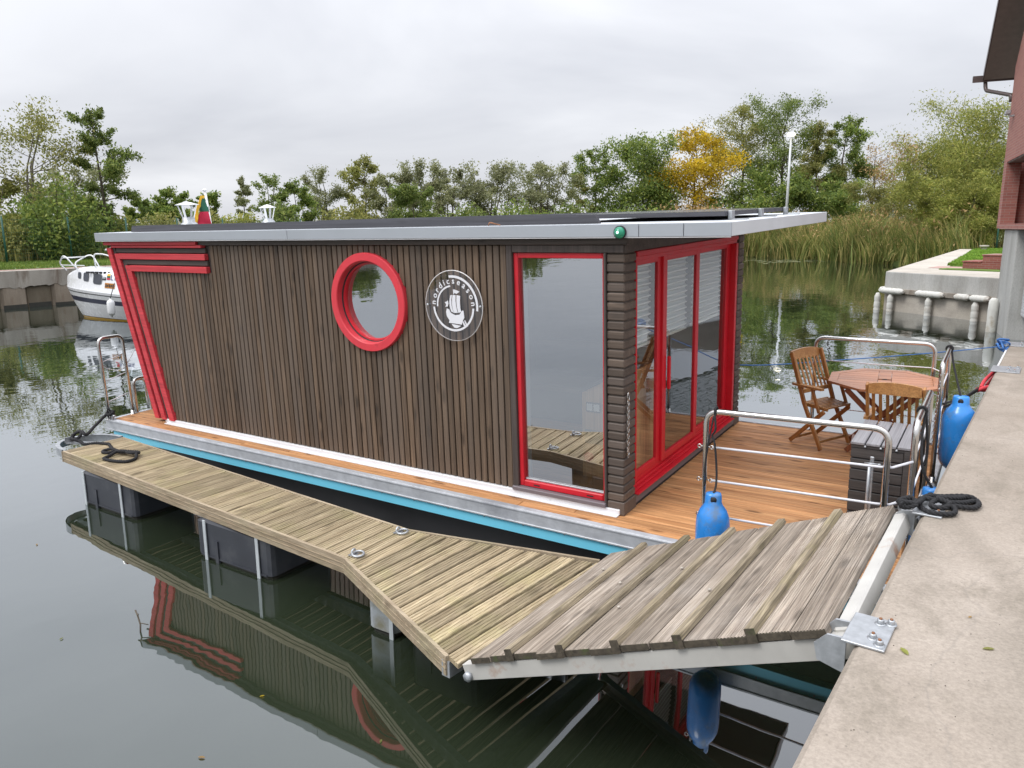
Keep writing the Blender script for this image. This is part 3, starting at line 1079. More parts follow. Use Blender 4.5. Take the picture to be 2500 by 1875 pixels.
# tall side window
tw = part(MB().box(-1.062, -1.006, -0.018, 0.05, 0.062, 2.188, bev=0.004).box(-0.168, -0.148, -0.018, 0.05, 0.062, 2.127, bev=0.003).box(-1.004, -0.0, -0.016, 0.05, 2.128, 2.188, bev=0.004), 'tall_window', 'trim_wood_up')
mb = MB()
mb.box(-1.004, -0.962, 0.008, 0.07, 0.092, 2.126, bev=0.004)
mb.box(-0.188, -0.170, 0.008, 0.07, 0.092, 2.126, bev=0.003)
mb.box(-0.961, -0.189, 0.008, 0.07, 2.082, 2.126, bev=0.004)
mb.box(-0.961, -0.189, 0.004, 0.07, 0.092, 0.145, bev=0.006)
part(mb, 'frame', 'red_paint', tw)
part(MB().box(-0.961, -0.189, 0.03, 0.05, 0.146, 0.160, bev=0.002), 'glazing_bead', 'galvanised', tw)
part(MB().add([(-0.961, 0.048, 0.161), (-0.189, 0.048, 0.161), (-0.189, 0.048, 2.081), (-0.961, 0.048, 2.081)], [(0, 1, 2, 3)]), 'pane', 'window_glass', tw)
part(MB().box(-1.062, -0.150, -0.040, 0.022, 0.052, 0.090, bev=0.006), 'sill', 'sill_metal', tw)
mb = MB()
for xx in (-0.83, -0.31):
    mb.box(xx - 0.03, xx + 0.03, 0.0015, 0.0035, 0.112, 0.122)
part(mb, 'drain_slot', 'dark_rubber', tw)

# corner posts faced with stacked slats
def slat_post(y0, y1, name):
    core = part(MB().box(-0.138, -0.012, y0 + 0.012, y1 - 0.012, 0.0, 2.13), name, 'soffit')
    z = 0.118
    hh = 0.0745
    sm = None
    while z < 2.11:
        if sm is None:
            # slat with a chamfered lower edge
            sm = MB().box(-0.150, 0.0, y0, y1, 0, 0.064, bev=0.008).build('slat', 'slat_wood', core, loc=(0, 0, z))
        else:
            place('slat', sm.data, core, loc=(random.uniform(-0.0015, 0.0015), random.uniform(-0.0012, 0.0012), z))
        z += hh
    MB().box(-0.146, 0.008, y0 - 0.006, y1 + 0.004, 0.0, 0.112, bev=0.005).build('base_block', 'slat_wood', core)
    return core


pn = slat_post(0.0, 0.228, 'corner_post')
pf = slat_post(2.935, 3.118, 'corner_post')

# glazed front
fr = part(MB().box(-0.12, 0.008, 0.0, 3.12, 2.129, 2.238, bev=0.004), 'front_header', 'trim_wood')
mb = MB()
mb.box(-0.085, 0.012, 0.23, 2.86, 2.085, 2.127, bev=0.005)
mb.box(-0.075, -0.004, 0.23, 2.86, 2.050, 2.084, bev=0.004)
mb.box(-0.085, 0.012, 2.80, 2.86, 0.205, 2.049, bev=0.005)
mb.box(-0.085, 0.0, 0.23, 0.252, 0.205, 2.049, bev=0.004)
door = part(mb, 'glazed_door', 'red_paint')
mb = MB()
for i, (xa, za, zb2) in enumerate(((-0.075, 0.165, 0.203), (-0.055, 0.140, 0.164), (-0.030, 0.122, 0.139), (0.012, 0.108, 0.121))):
    mb.box(-0.095, xa + 0.02, 0.23, 2.86, za, zb2, bev=0.003)
part(mb, 'threshold', 'red_paint', door)
part(MB().box(-0.10, 0.005, 0.23, 2.93, 0.030, 0.106, bev=0.004), 'threshold_base', 'sill_metal', door)
part(MB().box(-0.09, -0.006, 0.23, 2.93, 0.0, 0.029), 'threshold_gap', 'dark_rubber', door)
LEAF = ((0.253, 0.995, -0.040), (0.870, 1.915, -0.020), (1.765, 2.80, -0.048))
for i, (ya, yb, xo) in enumerate(((0.253, 0.868, -0.050), (0.868, 1.765, -0.028), (1.768, 2.80, -0.055))):
    mb = MB()
    mb.box(xo - 0.03, xo, ya, ya + (0.02 if i == 0 else 0.085), 0.204, 2.049, bev=0.004)
    mb.box(xo - 0.03, xo, yb - (0.075 if i < 2 else 0.11), yb, 0.204, 2.049, bev=0.004)
    y0_, y1_ = ya + (0.02 if i == 0 else 0.085) + 0.001, yb - (0.075 if i < 2 else 0.11) - 0.001
    mb.box(xo - 0.03, xo, y0_, y1_, 0.204, 0.262, bev=0.004)
    mb.box(xo - 0.03, xo, y0_, y1_, 2.004, 2.049, bev=0.004)
    lf = part(mb, 'sliding_leaf', 'red_paint', door)
    part(MB().add([(xo - 0.016, y0_, 0.263), (xo - 0.016, y1_, 0.263), (xo - 0.016, y1_, 2.003), (xo - 0.016, y0_, 2.003)], [(0, 1, 2, 3)]), 'pane', 'door_glass', door)
part(MB().box(-0.024, 0.006, 0.955, 0.985, 0.86, 1.16, bev=0.006), 'door_handle', 'red_paint', door)
# pleated blinds behind the panes
for ya, yb in ((0.27, 0.80), (0.95, 1.69), (1.86, 2.70)):
    mb = MB()
    z, k = 2.06, 0
    zend = 1.32
    npl = 14
    pts = []
    for i in range(npl * 2 + 1):
        pts.append((-0.135 + (0.012 if i % 2 else -0.008), 2.06 - (2.06 - zend) * i / (npl * 2)))
    for i in range(len(pts) - 1):
        (xa, za), (xc, zc2) = pts[i], pts[i + 1]
        mb.add([(xa, ya, za), (xa, yb, za), (xc, yb, zc2), (xc, ya, zc2)], [(0, 1, 2, 3)], 0)
    for i in range(1, len(pts), 2):
        mb.box(pts[i][0], pts[i][0] + 0.006, ya, yb, pts[i][1] - 0.005, pts[i][1] + 0.005, 1)
    mb.box(-0.152, -0.118, ya, yb, zend - 0.026, zend - 0.001, 1, bev=0.004)
    part(mb, 'pleated_blind', ['blind_cloth', 'blind_edge'])

# roof
roof = part(MB().box(-7.06, 0.81, -0.07, 3.05, 2.253, 2.330), 'roof', ['soffit'])
part(MB().box(-7.075, 0.825, -0.085, 3.06, 2.331, 2.344), 'roof_sheet', 'roof_sheet', roof)
for x0, x1 in ((-7.09, -3.602), (-3.598, 0.157), (0.161, 0.498), (0.502, 0.84)):
    part(MB().box(x0, x1, -0.100, -0.086, 2.250, 2.3465, bev=0.003), 'fascia', 'fascia_metal', roof)
part(MB().box(-7.09, 0.84, 3.061, 3.075, 2.250, 2.3465, bev=0.003), 'fascia', 'fascia_metal', roof)
part(MB().box(0.826, 0.84, -0.085, 3.06, 2.250, 2.3465, bev=0.003), 'fascia', 'roof_sheet', roof)
part(MB().box(-7.09, -7.076, -0.085, 3.06, 2.250, 2.3465, bev=0.003), 'fascia', 'fascia_metal', roof)
part(MB().box(-7.086, 0.836, -0.098, -0.085, 2.2435, 2.2485), 'drip_edge', 'white_trim', roof)
mb = MB().prism([(-6.615, 2.346), (-0.262, 2.346), (-0.300, 2.418), (-6.585, 2.422)], 1, 0.10, 0.145)
part(mb, 'roof_kerb', 'roof_timber', roof)
mb = MB().prism([(-6.25, 2.346), (-0.12, 2.346), (-0.17, 2.405), (-6.2, 2.400)], 1, 2.75, 2.795)
part(mb, 'roof_kerb', 'roof_timber', roof)
mb = MB().box(-0.9, 0.60, 0.50, 2.45, 2.376, 2.409)
sp = part(mb, 'solar_panel', 'roof_timber', roof)
part(MB().box(-0.87, 0.57, 0.53, 2.42, 2.409, 2.4105), 'cell_sheet', 'solar', sp)
for yy in (0.62, 1.45, 2.3):
    mb = MB().box(0.601, 0.63, yy - 0.04, yy + 0.04, 2.345, 2.414, bev=0.003)
    mb.box(0.631, 0.74, yy - 0.045, yy + 0.045, 2.345, 2.352)
    part(mb, 'panel_clamp', 'galvanised', sp)
mb = MB()
mb.tube(curve_pts([(-1.25, 0.02, 2.35), (-1.22, 0.0, 2.372), (-1.17, 0.0, 2.362), (-1.13, 0.02, 2.35)], 5), 0.006, 6)
part(mb, 'cable_end', 'rusty', roof)
# flue cowls
def cowl(x, y, r, zc, h, nm):
    body = MB().lathe([(r * 0.98, 2.344), (r * 0.98, 2.37), (r * 0.62, 2.43), (r * 0.52, 2.44), (r * 0.52, zc - h * 0.68), (r * 0.48, zc - h * 0.68)], 24, (x, y, 0))
    o = part(body, nm, 'galvanised', roof)
    cap = MB().lathe([(0.001, zc), (r * 0.35, zc - 0.012), (r * 1.0, zc - 0.04), (r * 1.0, zc - 0.046), (r * 0.3, zc - 0.026)], 24, (x, y, 0))
    for q in range(4):
        w = q * PI / 2 + 0.5
        cap.beam((x + r * 0.5 * math.cos(w), y + r * 0.5 * math.sin(w), zc - h * 0.72), (x + r * 0.85 * math.cos(w), y + r * 0.85 * math.sin(w), zc - 0.05), 0.028, 0.004)
    part(cap, 'cowl_cap', 'white_paint', roof)


cowl(-6.745, 1.0, 0.150, 2.705, 0.29, 'flue_base')
cowl(-5.77, 1.5, 0.112, 2.634, 0.26, 'flue_base')
# running light, drain spout
nl = part(MB().lathe([(0.0, -0.042), (0.024, -0.036), (0.040, -0.016), (0.043, 0.0), (0.043, 0.014)], 24, (0.014, -0.112, 2.284), axis=1), 'running_light', 'green_lens')
part(MB().lathe([(0.0, -0.05), (0.007, -0.047), (0.010, -0.04), (0.0, -0.034)], 12, (0.014, -0.112, 2.286), axis=1), 'bulb', 'green_bulb', nl)
part(MB().lathe([(0.044, -0.005), (0.050, -0.002), (0.050, 0.013)], 24, (0.014, -0.112, 2.284), axis=1), 'housing', 'dark_rubber', nl)
part(MB().tube(bend([(-6.98, 0.12, 2.25), (-6.98, 0.10, 2.17), (-7.15, 0.05, 2.13)], 0.06), 0.014, 8), 'drain_spout', 'white_paint')

# round acrylic sign
SC = (-1.615, 1.664)
sg = MB()
n = 64
sg.lathe([(0.3075, -0.039), (0.314, -0.038), (0.314, -0.032), (0.3075, -0.031)], n, (SC[0], 0, SC[1]), axis=1)
sign = part(sg, 'round_sign', 'acrylic_edge')
part(MB().add([(SC[0] + 0.31 * math.cos(2 * PI * k / n), -0.035, SC[1] + 0.31 * math.sin(2 * PI * k / n)) for k in range(n)], [tuple(range(n))]), 'sign_disc', 'acrylic', sign)
mb = MB()
for sx in (-0.288, 0.290):
    mb.lathe([(0.0, -0.048), (0.012, -0.046), (0.013, -0.038), (0.009, -0.036), (0.009, 0.0)], 14, (SC[0] + sx, 0, SC[1] + (0.004 if sx > 0 else 0.0)), axis=1)
part(mb, 'standoff', 'galvanised', sign)


def arc_band(mb, r0, r1, a0, a1, k=40, y0=-0.041, y1=-0.0385):
    vs = []
    for i in range(k + 1):
        w = math.radians(a0 + (a1 - a0) * i / k)
        for r_ in (r0, r1):
            for yy in (y0, y1):
                vs.append((SC[0] + r_ * math.cos(w), yy, SC[1] + r_ * math.sin(w)))
    fs = []
    for i in range(k):
        p, q = i * 4, (i + 1) * 4
        fs += [(p, p + 2, q + 2, q), (p + 1, q + 1, q + 3, p + 3), (p, q, q + 1, p + 1), (p + 2, p + 3, q + 3, q + 2)]
    fs += [(0, 1, 3, 2), (k * 4, k * 4 + 2, k * 4 + 3, k * 4 + 1)]
    mb.add(vs, fs)


mb = MB()
arc_band(mb, 0.247, 0.268, 98, -8)
arc_band(mb, 0.206, 0.225, 184, 356)
arc_band(mb, 0.168, 0.183, 98, 183)
part(mb, 'sign_arc', 'letter_white', sign)


def glyph_mesh(ch, size):
    cu = bpy.data.curves.new('glyph', 'FONT')
    cu.body = ch
    cu.size = size
    cu.align_x = 'CENTER'
    cu.extrude = 0.0012
    cu.offset = 0.0012
    ob = bpy.data.objects.new('glyph', cu)
    COL.objects.link(ob)
    dg = bpy.context.evaluated_depsgraph_get()
    me = bpy.data.meshes.new_from_object(ob.evaluated_get(dg))
    vs = [tuple(v.co) for v in me.vertices]
    fs = [tuple(p.vertices) for p in me.polygons]
    bpy.data.objects.remove(ob)
    bpy.data.curves.remove(cu)
    bpy.data.meshes.remove(me)
    return vs, fs


word = 'nordicseason'
wid = {'i': 0.55, 'r': 0.75, 'n': 1.05, 'o': 1.08, 'd': 1.05, 'c': 0.98, 's': 0.95, 'e': 1.02, 'a': 1.02}
tot = sum(wid[ch] for ch in word)
acc = 0.0
for ch in word:
    mid = acc + wid[ch] / 2
    acc += wid[ch]
    w = math.radians(182 - 184 * mid / tot)
    vs, fs = glyph_mesh(ch, 0.066 * 1.12)
    rr = 0.196
    rad = Vector((math.cos(w), 0, math.sin(w)))
    tan = Vector((math.sin(w), 0, -math.cos(w)))
    mb = MB()
    mb.add([Vector((SC[0], -0.040, SC[1])) + rad * (rr + vy) + tan * vx + Vector((0, -vz, 0)) for vx, vy, vz in vs], [f[::-1] for f in fs])
    part(mb, 'letter', 'letter_white', sign)
# the ship: two bellied sails, mast with pennant, hull with sweep of foam
mb = MB()
def flat(poly):
    mb.prism([(SC[0] + px * 0.31, SC[1] + pz * 0.31) for px, pz in poly], 1, -0.0412, -0.0388)
flat([(-.09, .30), (-.03, .31), (-.06, .18), (-.065, .02), (-.03, -.13), (.03, -.20), (-.08, -.16), (-.125, -.04), (-.135, .12)])
flat([(-.01, .31), (.10, .31), (.085, .16), (.10, -.02), (.145, -.19), (.04, -.20), (-.02, -.12), (-.045, .03), (-.035, .18)])
flat([(.13, .31), (.26, .29), (.24, .12), (.245, -.06), (.27, -.16), (.17, -.19), (.125, -.04), (.115, .14)])
flat([(.02, .33), (.045, .33), (.05, .43), (.25, .40), (.16, .35), (.05, .36), (.05, .47), (.02, .47)][:3] + [(.03, .47), (.015, .47)])
flat([(.05, .47), (.13, .45), (.24, .41), (.14, .35), (.05, .37)])
flat([(-.30, .10), (-.22, .12), (-.19, .16), (-.17, .06), (-.20, -.02), (-.29, -.04), (-.25, .03)])
flat([(-.24, -.08), (-.16, -.10), (-.10, -.20), (.04, -.26), (.20, -.24), (.30, -.12), (.35, -.12), (.37, -.32), (.30, -.42), (.27, -.52), (.0, -.50), (-.19, -.49), (-.16, -.42), (-.25, -.30), (-.27, -.18)])
flat([(.29, -.43), (.33, -.42), (.41, -.56), (.34, -.55)])
flat([(.36, -.40), (.39, -.39), (.49, -.56), (.43, -.56)])
flat([(-.09, -.52), (.10, -.54), (.24, -.56), (.16, -.60), (.10, -.63), (.0, -.62), (-.04, -.58)])
part(mb, 'ship_emblem', 'letter_white', sign)

# tube railings with cords between
def rail(pts, r=0.021, nm='railing', rad=0.1):
    mb = MB().tube(bend(pts, rad, 7), r, 12)
    for p in (pts[0], pts[-1]):
        mb.lathe([(0.045, p[2]), (0.045, p[2] + 0.006), (0.026, p[2] + 0.010), (0.026, p[2] + 0.05), (0.0, p[2] + 0.05)], 16, (p[0], p[1], 0))
    return part(mb, nm, 'steel')


r1 = rail([(0.752, -0.25, 0.0), (0.752, -0.25, 1.045), (1.925, -0.25, 1.060), (1.925, -0.25, 0.0)])
r2 = rail([(2.055, -0.06, 0.0), (2.055, -0.06, 1.065), (2.055, 0.95, 1.065), (2.055, 0.95, 0.0)])
r3 = rail([(2.055, 2.0, 0.0), (2.055, 2.0, 1.06), (2.055, 2.90, 1.06), (2.055, 2.90, 0.0)])
r4 = rail([(0.785, 3.19, 0.0), (0.785, 3.19, 1.03), (1.915, 3.19, 1.03), (1.915, 3.19, 0.0)])
r5 = rail([(-7.085, -0.262, 0.0), (-7.085, -0.262, 1.05), (-7.085, 0.055, 1.05), (-7.085, 0.055, 0.0)], rad=0.09)
for z in (0.79, 0.54, 0.27):
    c = part(MB().tube([(0.80, -0.25, z - 0.01), (1.3, -0.25, z + 0.004), (1.88, -0.25, z + 0.018), (1.955, -0.235, z + 0.02), (2.055, -0.09, z + 0.03)], 0.0085, 8), 'rail_cord', 'white_cord', r1)
    ey = MB()
    for sx in (-1, 1):
        ring = [(0.752 + sx * 0.045 + 0.013 * math.cos(w), -0.25, z - 0.012 + 0.013 * math.sin(w)) for w in np.linspace(0, 2 * PI, 13)[:-1]]
        ey.tube(ring, 0.004, 6, closed=True)
        ey.tube([(0.752 + sx * 0.02, -0.25, z - 0.012), (0.752 + sx * 0.034, -0.25, z - 0.012)], 0.005, 6)
    part(ey, 'eye_bolt', 'steel', r1)
    part(MB().tube([(2.055, -0.04, z + 0.03), (2.055, 0.93, z + 0.02)], 0.007, 8), 'rail_cord', 'white_cord', r2)
    part(MB().tube([(2.055, 2.02, z + 0.02), (2.055, 2.88, z + 0.02)], 0.007, 8), 'rail_cord', 'white_cord', r3)
    part(MB().tube([(0.80, 3.19, z), (1.35, 3.19, z - 0.006), (1.90, 3.19, z), (2.05, 2.92, z)], 0.006, 8), 'rail_cord', 'white_cord', r4)
    part(MB().tube([(-7.085, -0.24, z - 0.04), (-7.085, 0.03, z + 0.02)], 0.006, 6), 'rail_cord', 'white_cord', r5)
part(MB().tube(curve_pts([(-7.085, -0.28, 0.76), (-7.10, -0.2, 0.66), (-7.09, -0.05, 0.61), (-7.085, 0.06, 0.66), (-7.085, 0.22, 0.86)], 6), 0.005, 6), 'rail_cord', 'white_cord', r5)
# boarding ladder at the stern
mb = MB().tube(bend([(-7.10, 0.125, -0.5), (-7.10, 0.125, 0.45), (-7.10, 0.33, 0.45), (-7.10, 0.33, -0.5)], 0.09, 7), 0.019, 10)
mb.tube(bend([(-7.16, 0.14, 0.0), (-7.16, 0.14, 0.42), (-7.16, 0.32, 0.42), (-7.16, 0.32, 0.0)], 0.08, 6), 0.016, 8)
for z in (-0.1, -0.35):
    mb.box(-7.13, -7.07, 0.125, 0.33, z - 0.012, z + 0.012)
part(mb, 'boarding_ladder', 'steel')
# mooring cleat at the stern corner
mb = MB().box(-7.12, -6.97, -0.285, -0.235, 0.006, 0.012)
for xx in (-7.085, -7.01):
    mb.box(xx - 0.012, xx + 0.012, -0.272, -0.248, 0.012, 0.05)
mb.tube([(-7.15, -0.26, 0.062), (-7.10, -0.26, 0.055), (-7.0, -0.26, 0.055), (-6.95, -0.26, 0.062)], 0.013, 8)
part(mb, 'mooring_cleat', 'galvanised')

# ------------------------------------------------------------------ inside the cabin, seen through the glass
def bthing(name, x, y, z=0.0, rz=0.0, label=None, cat=None, group=None):
    o = empty(name, matrix=BM @ Matrix.Translation((x, y, z)) @ Matrix.Rotation(rz, 4, 'Z'))
    tag(o, label, cat, group)
    return o


t_ = bthing('helm_console', -0.42, 0.62, 0.031, 0, 'pine helm console with louvre vents behind the tall window', 'console')
part(MB().prism([(-0.28, 0.0), (0.24, 0.0), (0.24, 1.05), (0.05, 0.98), (-0.28, 0.80)], 1, 0.0, 0.6), 'cabinet', 'pine', t_)
part(MB().prism([(-0.30, 0.805), (0.05, 0.99), (0.25, 1.06), (0.25, 1.085), (0.04, 1.01), (-0.30, 0.83)], 1, -0.02, 0.62), 'dashboard', 'interior_dark', t_)
for z0 in (0.63, 0.12):
    for q in range(6):
        part(MB().prism([(-0.001, z0 + q * 0.03), (-0.016, z0 + q * 0.03), (-0.001, z0 + q * 0.03 + 0.02)], 0, -0.07, 0.07), 'louvre', 'pine', t_)
sw = part(MB().box(-0.235, -0.09, -0.010, -0.001, 0.63, 0.72), 'switch_plate', 'interior_dark', t_)
for q in (0, 1):
    part(MB().box(-0.228 + q * 0.07, -0.17 + q * 0.07, -0.014, -0.010, 0.643, 0.707), 'rocker', 'white_paint', sw)
part(MB().box(-0.25, -0.06, -0.006, -0.001, 0.33, 0.46), 'wall_plate', 'interior_wall', t_)
part(MB().lathe([(0.045, -0.002), (0.045, -0.03), (0.03, -0.05), (0.0, -0.05)], 18, (-0.21, 0, 0.20), axis=1), 'battery_switch', 'red_webbing', t_)
mb = MB()
vs, fs = [], []
for i in range(33):
    yy = 0.11 + 0.011 * math.sin(i * 1.1)
    xx = -1.0 - 0.30 + i * 0.0115
    vs += [(xx, yy, 0.05), (xx, yy, 2.15)]
for i in range(32):
    fs.append((2 * i, 2 * i + 2, 2 * i + 3, 2 * i + 1))
cu = MB().add(vs, fs, 0, True).build('curtain', 'curtain', None, matrix=BM)
tag(cu, 'pale grey curtain hanging beside the tall window', 'curtain')
t_ = bthing('sofa', -1.6, 2.45, 0.031, 0, 'dark sofa against the far cabin wall behind the doors', 'sofa')
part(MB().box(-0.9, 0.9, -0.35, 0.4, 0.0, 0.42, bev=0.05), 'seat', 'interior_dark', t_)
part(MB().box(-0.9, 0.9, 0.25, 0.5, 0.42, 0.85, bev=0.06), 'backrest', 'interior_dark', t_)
lm = MB().box(-0.6, 0.6, -0.02, 0.02, -0.02, 0.0).build('ceiling_lamp', 'warm_lamp', None, matrix=BM @ Matrix.Translation((-2.2, 1.55, 2.234)))
tag(lm, 'warm strip lamp lit under the cabin ceiling', 'lamp')

# ------------------------------------------------------------------ deck furniture
def folding_chair(x, y, rz, label):
    c = bthing('folding_chair', x, y, 0.002, rz, label, 'chair', 'folding chairs on the deck')
    for s in (-1, 1):
        yy = s * 0.215
        # the long member runs from the top of the back down to the front foot
        part(MB().beam((-0.215, yy, 0.95), (-0.02, yy, 0.44), 0.024, 0.048, bev=0.005).beam((-0.022, yy, 0.445), (0.205, yy, 0.012), 0.024, 0.044, bev=0.005), 'back_post', 'teak', c)
        part(MB().beam((0.20, yy - s * 0.027, 0.405), (-0.205, yy - s * 0.027, 0.012), 0.024, 0.042, bev=0.005), 'leg', 'teak', c)
        arm = MB().prism([(-0.175, yy - 0.018), (-0.10, yy - 0.026), (0.10, yy - 0.030), (0.185, yy - 0.022), (0.195, yy + 0.014), (0.10, yy + 0.028), (-0.10, yy + 0.026), (-0.175, yy + 0.018)], 2, 0.622, 0.645)
        part(arm, 'armrest', 'teak_flat', c)
        part(MB().beam((0.06, yy - s * 0.002, 0.62), (0.16, yy - s * 0.002, 0.385), 0.020, 0.034, bev=0.004), 'arm_support', 'teak', c)
    tr = MB()
    k = 10
    for i in range(k):
        a0, a1 = -0.20 + 0.40 * i / k, -0.20 + 0.40 * (i + 1) / k
        f = lambda q: 0.955 + 0.022 * (1 - (q / 0.2) ** 2)
        tr.add([(-0.232, a0, 0.868), (-0.232, a1, 0.868), (-0.248, a1, f(a1)), (-0.248, a0, f(a0)),
                (-0.208, a0, 0.872), (-0.208, a1, 0.872), (-0.224, a1, f(a1)), (-0.224, a0, f(a0))],
               [(0, 3, 2, 1), (4, 5, 6, 7), (3, 7, 6, 2), (0, 1, 5, 4)] + ([(0, 4, 7, 3)] if i == 0 else []) + ([(1, 2, 6, 5)] if i == k - 1 else []))
    part(tr, 'top_rail', 'teak_flat', c)
    part(MB().beam((-0.075, -0.203, 0.565), (-0.075, 0.203, 0.565), 0.020, 0.044, bev=0.004), 'lower_rail', 'teak_flat', c)
    sl = None
    for i in range(7):
        yy = -0.165 + 0.055 * i
        if sl is None:
            sl = MB().beam((-0.212, 0, 0.888), (-0.082, 0, 0.575), 0.026, 0.010, up=(1, 0, 0.4), bev=0.003).build('back_slat', 'teak', c, loc=(0, yy, 0))
        else:
            place('back_slat', sl.data, c, loc=(0, yy, 0))
    ss = None
    for i in range(9):
        xx = -0.06 + 0.0335 * i
        zz = 0.448 - 0.004 * i * 0.4
        if ss is None:
            ss = MB().box(-0.012, 0.012, -0.185, 0.185, -0.008, 0.008, bev=0.003).build('seat_slat', 'teak_flat', c, loc=(xx, 0, zz))
        else:
            place('seat_slat', ss.data, c, loc=(xx, 0, zz))
    for s in (-1, 1):
        part(MB().beam((-0.08, s * 0.166, 0.430), (0.225, s * 0.166, 0.424), 0.020, 0.030, bev=0.004), 'seat_rail', 'teak_flat', c)
    part(MB().beam((-0.17, -0.176, 0.05), (-0.17, 0.176, 0.05), 0.02, 0.028, bev=0.004), 'foot_bar', 'teak_flat', c)
    part(MB().beam((0.165, -0.203, 0.085), (0.165, 0.203, 0.085), 0.02, 0.028, bev=0.004), 'foot_bar', 'teak_flat', c)
    return c


folding_chair(0.955, 2.72, math.radians(-28), 'wooden folding armchair seen from its side left of the table')
folding_chair(1.765, 1.72, math.radians(88), 'wooden folding armchair with its back turned behind the dark box')

tb = bthing('octagonal_table', 1.53, 2.76, 0.002, math.radians(6), 'reddish octagonal wooden table with a parasol hole', 'table')
oct_ = [(0.5 * math.cos(PI / 8 + k * PI / 4) / math.cos(PI / 8), 0.5 * math.sin(PI / 8 + k * PI / 4) / math.cos(PI / 8)) for k in range(8)]
inn = [(p[0] * 0.84, p[1] * 0.84) for p in oct_]
for k in range(8):
    a, b2, c2, d2 = oct_[k], oct_[(k + 1) % 8], inn[(k + 1) % 8], inn[k]
    sh = lambda p, q: (p[0] * 0.997 + q[0] * 0.003, p[1] * 0.997 + q[1] * 0.003)
    part(MB().prism([sh(a, b2), sh(b2, a), sh(c2, d2), sh(d2, c2)], 2, 0.700, 0.722), 'rim_piece', 'table_wood', tb)
# slats inside the rim, clipped to the octagon, leaving the parasol hole
R_in = 0.5 * 0.835


def clip_oct(x0, x1, y0, y1, R):
    poly = [(x0, y0), (x1, y0), (x1, y1), (x0, y1)]
    for k in range(8):
        nx, ny = math.cos(k * PI / 4), math.sin(k * PI / 4)
        res = []
        for i in range(len(poly)):
            p, q = poly[i], poly[(i + 1) % len(poly)]
            dp, dq = p[0] * nx + p[1] * ny - R, q[0] * nx + q[1] * ny - R
            if dp <= 0:
                res.append(p)
            if dp * dq < 0:
                s = dp / (dp - dq)
                res.append((p[0] + (q[0] - p[0]) * s, p[1] + (q[1] - p[1]) * s))
        poly = res
        if len(poly) < 3:
            return None
    return poly


ns = 8
for i in range(ns):
    y0 = -R_in + i * 2 * R_in / ns + 0.002
    y1 = -R_in + (i + 1) * 2 * R_in / ns - 0.002
    for xs in (((-0.44, -0.062), (0.062, 0.44))):
        pl = clip_oct(xs[0], xs[1], y0, y1, R_in)
        if pl:
            part(MB().prism(pl, 2, 0.702, 0.7205), 'table_slat', 'table_wood', tb)
for s in (-1, 1):
    part(MB().box(-0.058, 0.058, min(s * 0.026, s * 0.415), max(s * 0.026, s * 0.415), 0.701, 0.721), 'table_slat', 'table_wood', tb)
part(MB().lathe([(0.025, 0.7215), (0.025, 0.70), (0.060, 0.70)], 20), 'parasol_hole', 'interior_dark', tb)
for s in (-1, 1):
    part(MB().box(-0.36, 0.36, s * 0.22 - 0.014, s * 0.22 + 0.014, 0.652, 0.699), 'bearer', 'table_leg', tb)
    part(MB().beam((-0.33, s * 0.22, 0.65), (0.30, s * 0.22, 0.012), 0.024, 0.05, bev=0.004), 'leg', 'table_leg', tb)
    part(MB().beam((0.33, s * 0.19, 0.65), (-0.30, s * 0.19, 0.012), 0.024, 0.05, bev=0.004), 'leg', 'table_leg', tb)
part(MB().box(-0.26, -0.23, -0.18, 0.18, 0.05, 0.09), 'foot_bar', 'table_leg', tb)
part(MB().box(0.23, 0.26, -0.20, 0.20, 0.05, 0.09), 'foot_bar', 'table_leg', tb)

bx = bthing('storage_box', 1.565, 0.735, 0.002, 0, 'dark slatted storage box with grey boards on its lid', 'box')
BXW, BXD, BXH = 0.415, 0.68, 0.66
part(MB().box(0.02, BXW - 0.02, 0.02, BXD - 0.02, 0.0, BXH - 0.03), 'box_core', 'interior_dark', bx)
nb = 7
for i in range(nb):
    z0 = 0.01 + i * (BXH - 0.05) / nb
    z1 = z0 + (BXH - 0.05) / nb - 0.010
    part(MB().box(0.0, BXW - 0.05, 0.0, 0.019, z0, z1, bev=0.004), 'side_board', 'box_wood', bx)
    part(MB().box(0.0, 0.019, 0.021, BXD, z0, z1, bev=0.004), 'side_board', 'box_wood', bx)
    part(MB().box(BXW - 0.019, BXW, 0.021, BXD, z0, z1, bev=0.004), 'side_board', 'box_wood', bx)
part(MB().box(BXW - 0.048, BXW, -0.006, 0.020, 0.0, BXH - 0.03, bev=0.004), 'corner_batten', 'box_wood', bx)
part(MB().box(0.0, BXW, -0.004, 0.03, BXH - 0.045, BXH - 0.024), 'lid_edge', 'box_wood', bx)
for i in range(4):
    x0 = -0.008 + i * (BXW + 0.016) / 4
    part(MB().box(x0 + 0.005, x0 + (BXW + 0.016) / 4 - 0.005, -0.012, BXD, BXH - 0.022, BXH, bev=0.004), 'lid_board', 'box_lid', bx)
mb = MB()
for i in range(1, 4):
    mb.lathe([(0.0, 0.014), (0.008, 0.010), (0.009, 0.0)], 8, (-0.008 + i * (BXW + 0.016) / 4, -0.010, BXH - 0.034))
part(mb, 'screw', 'galvanised', bx)
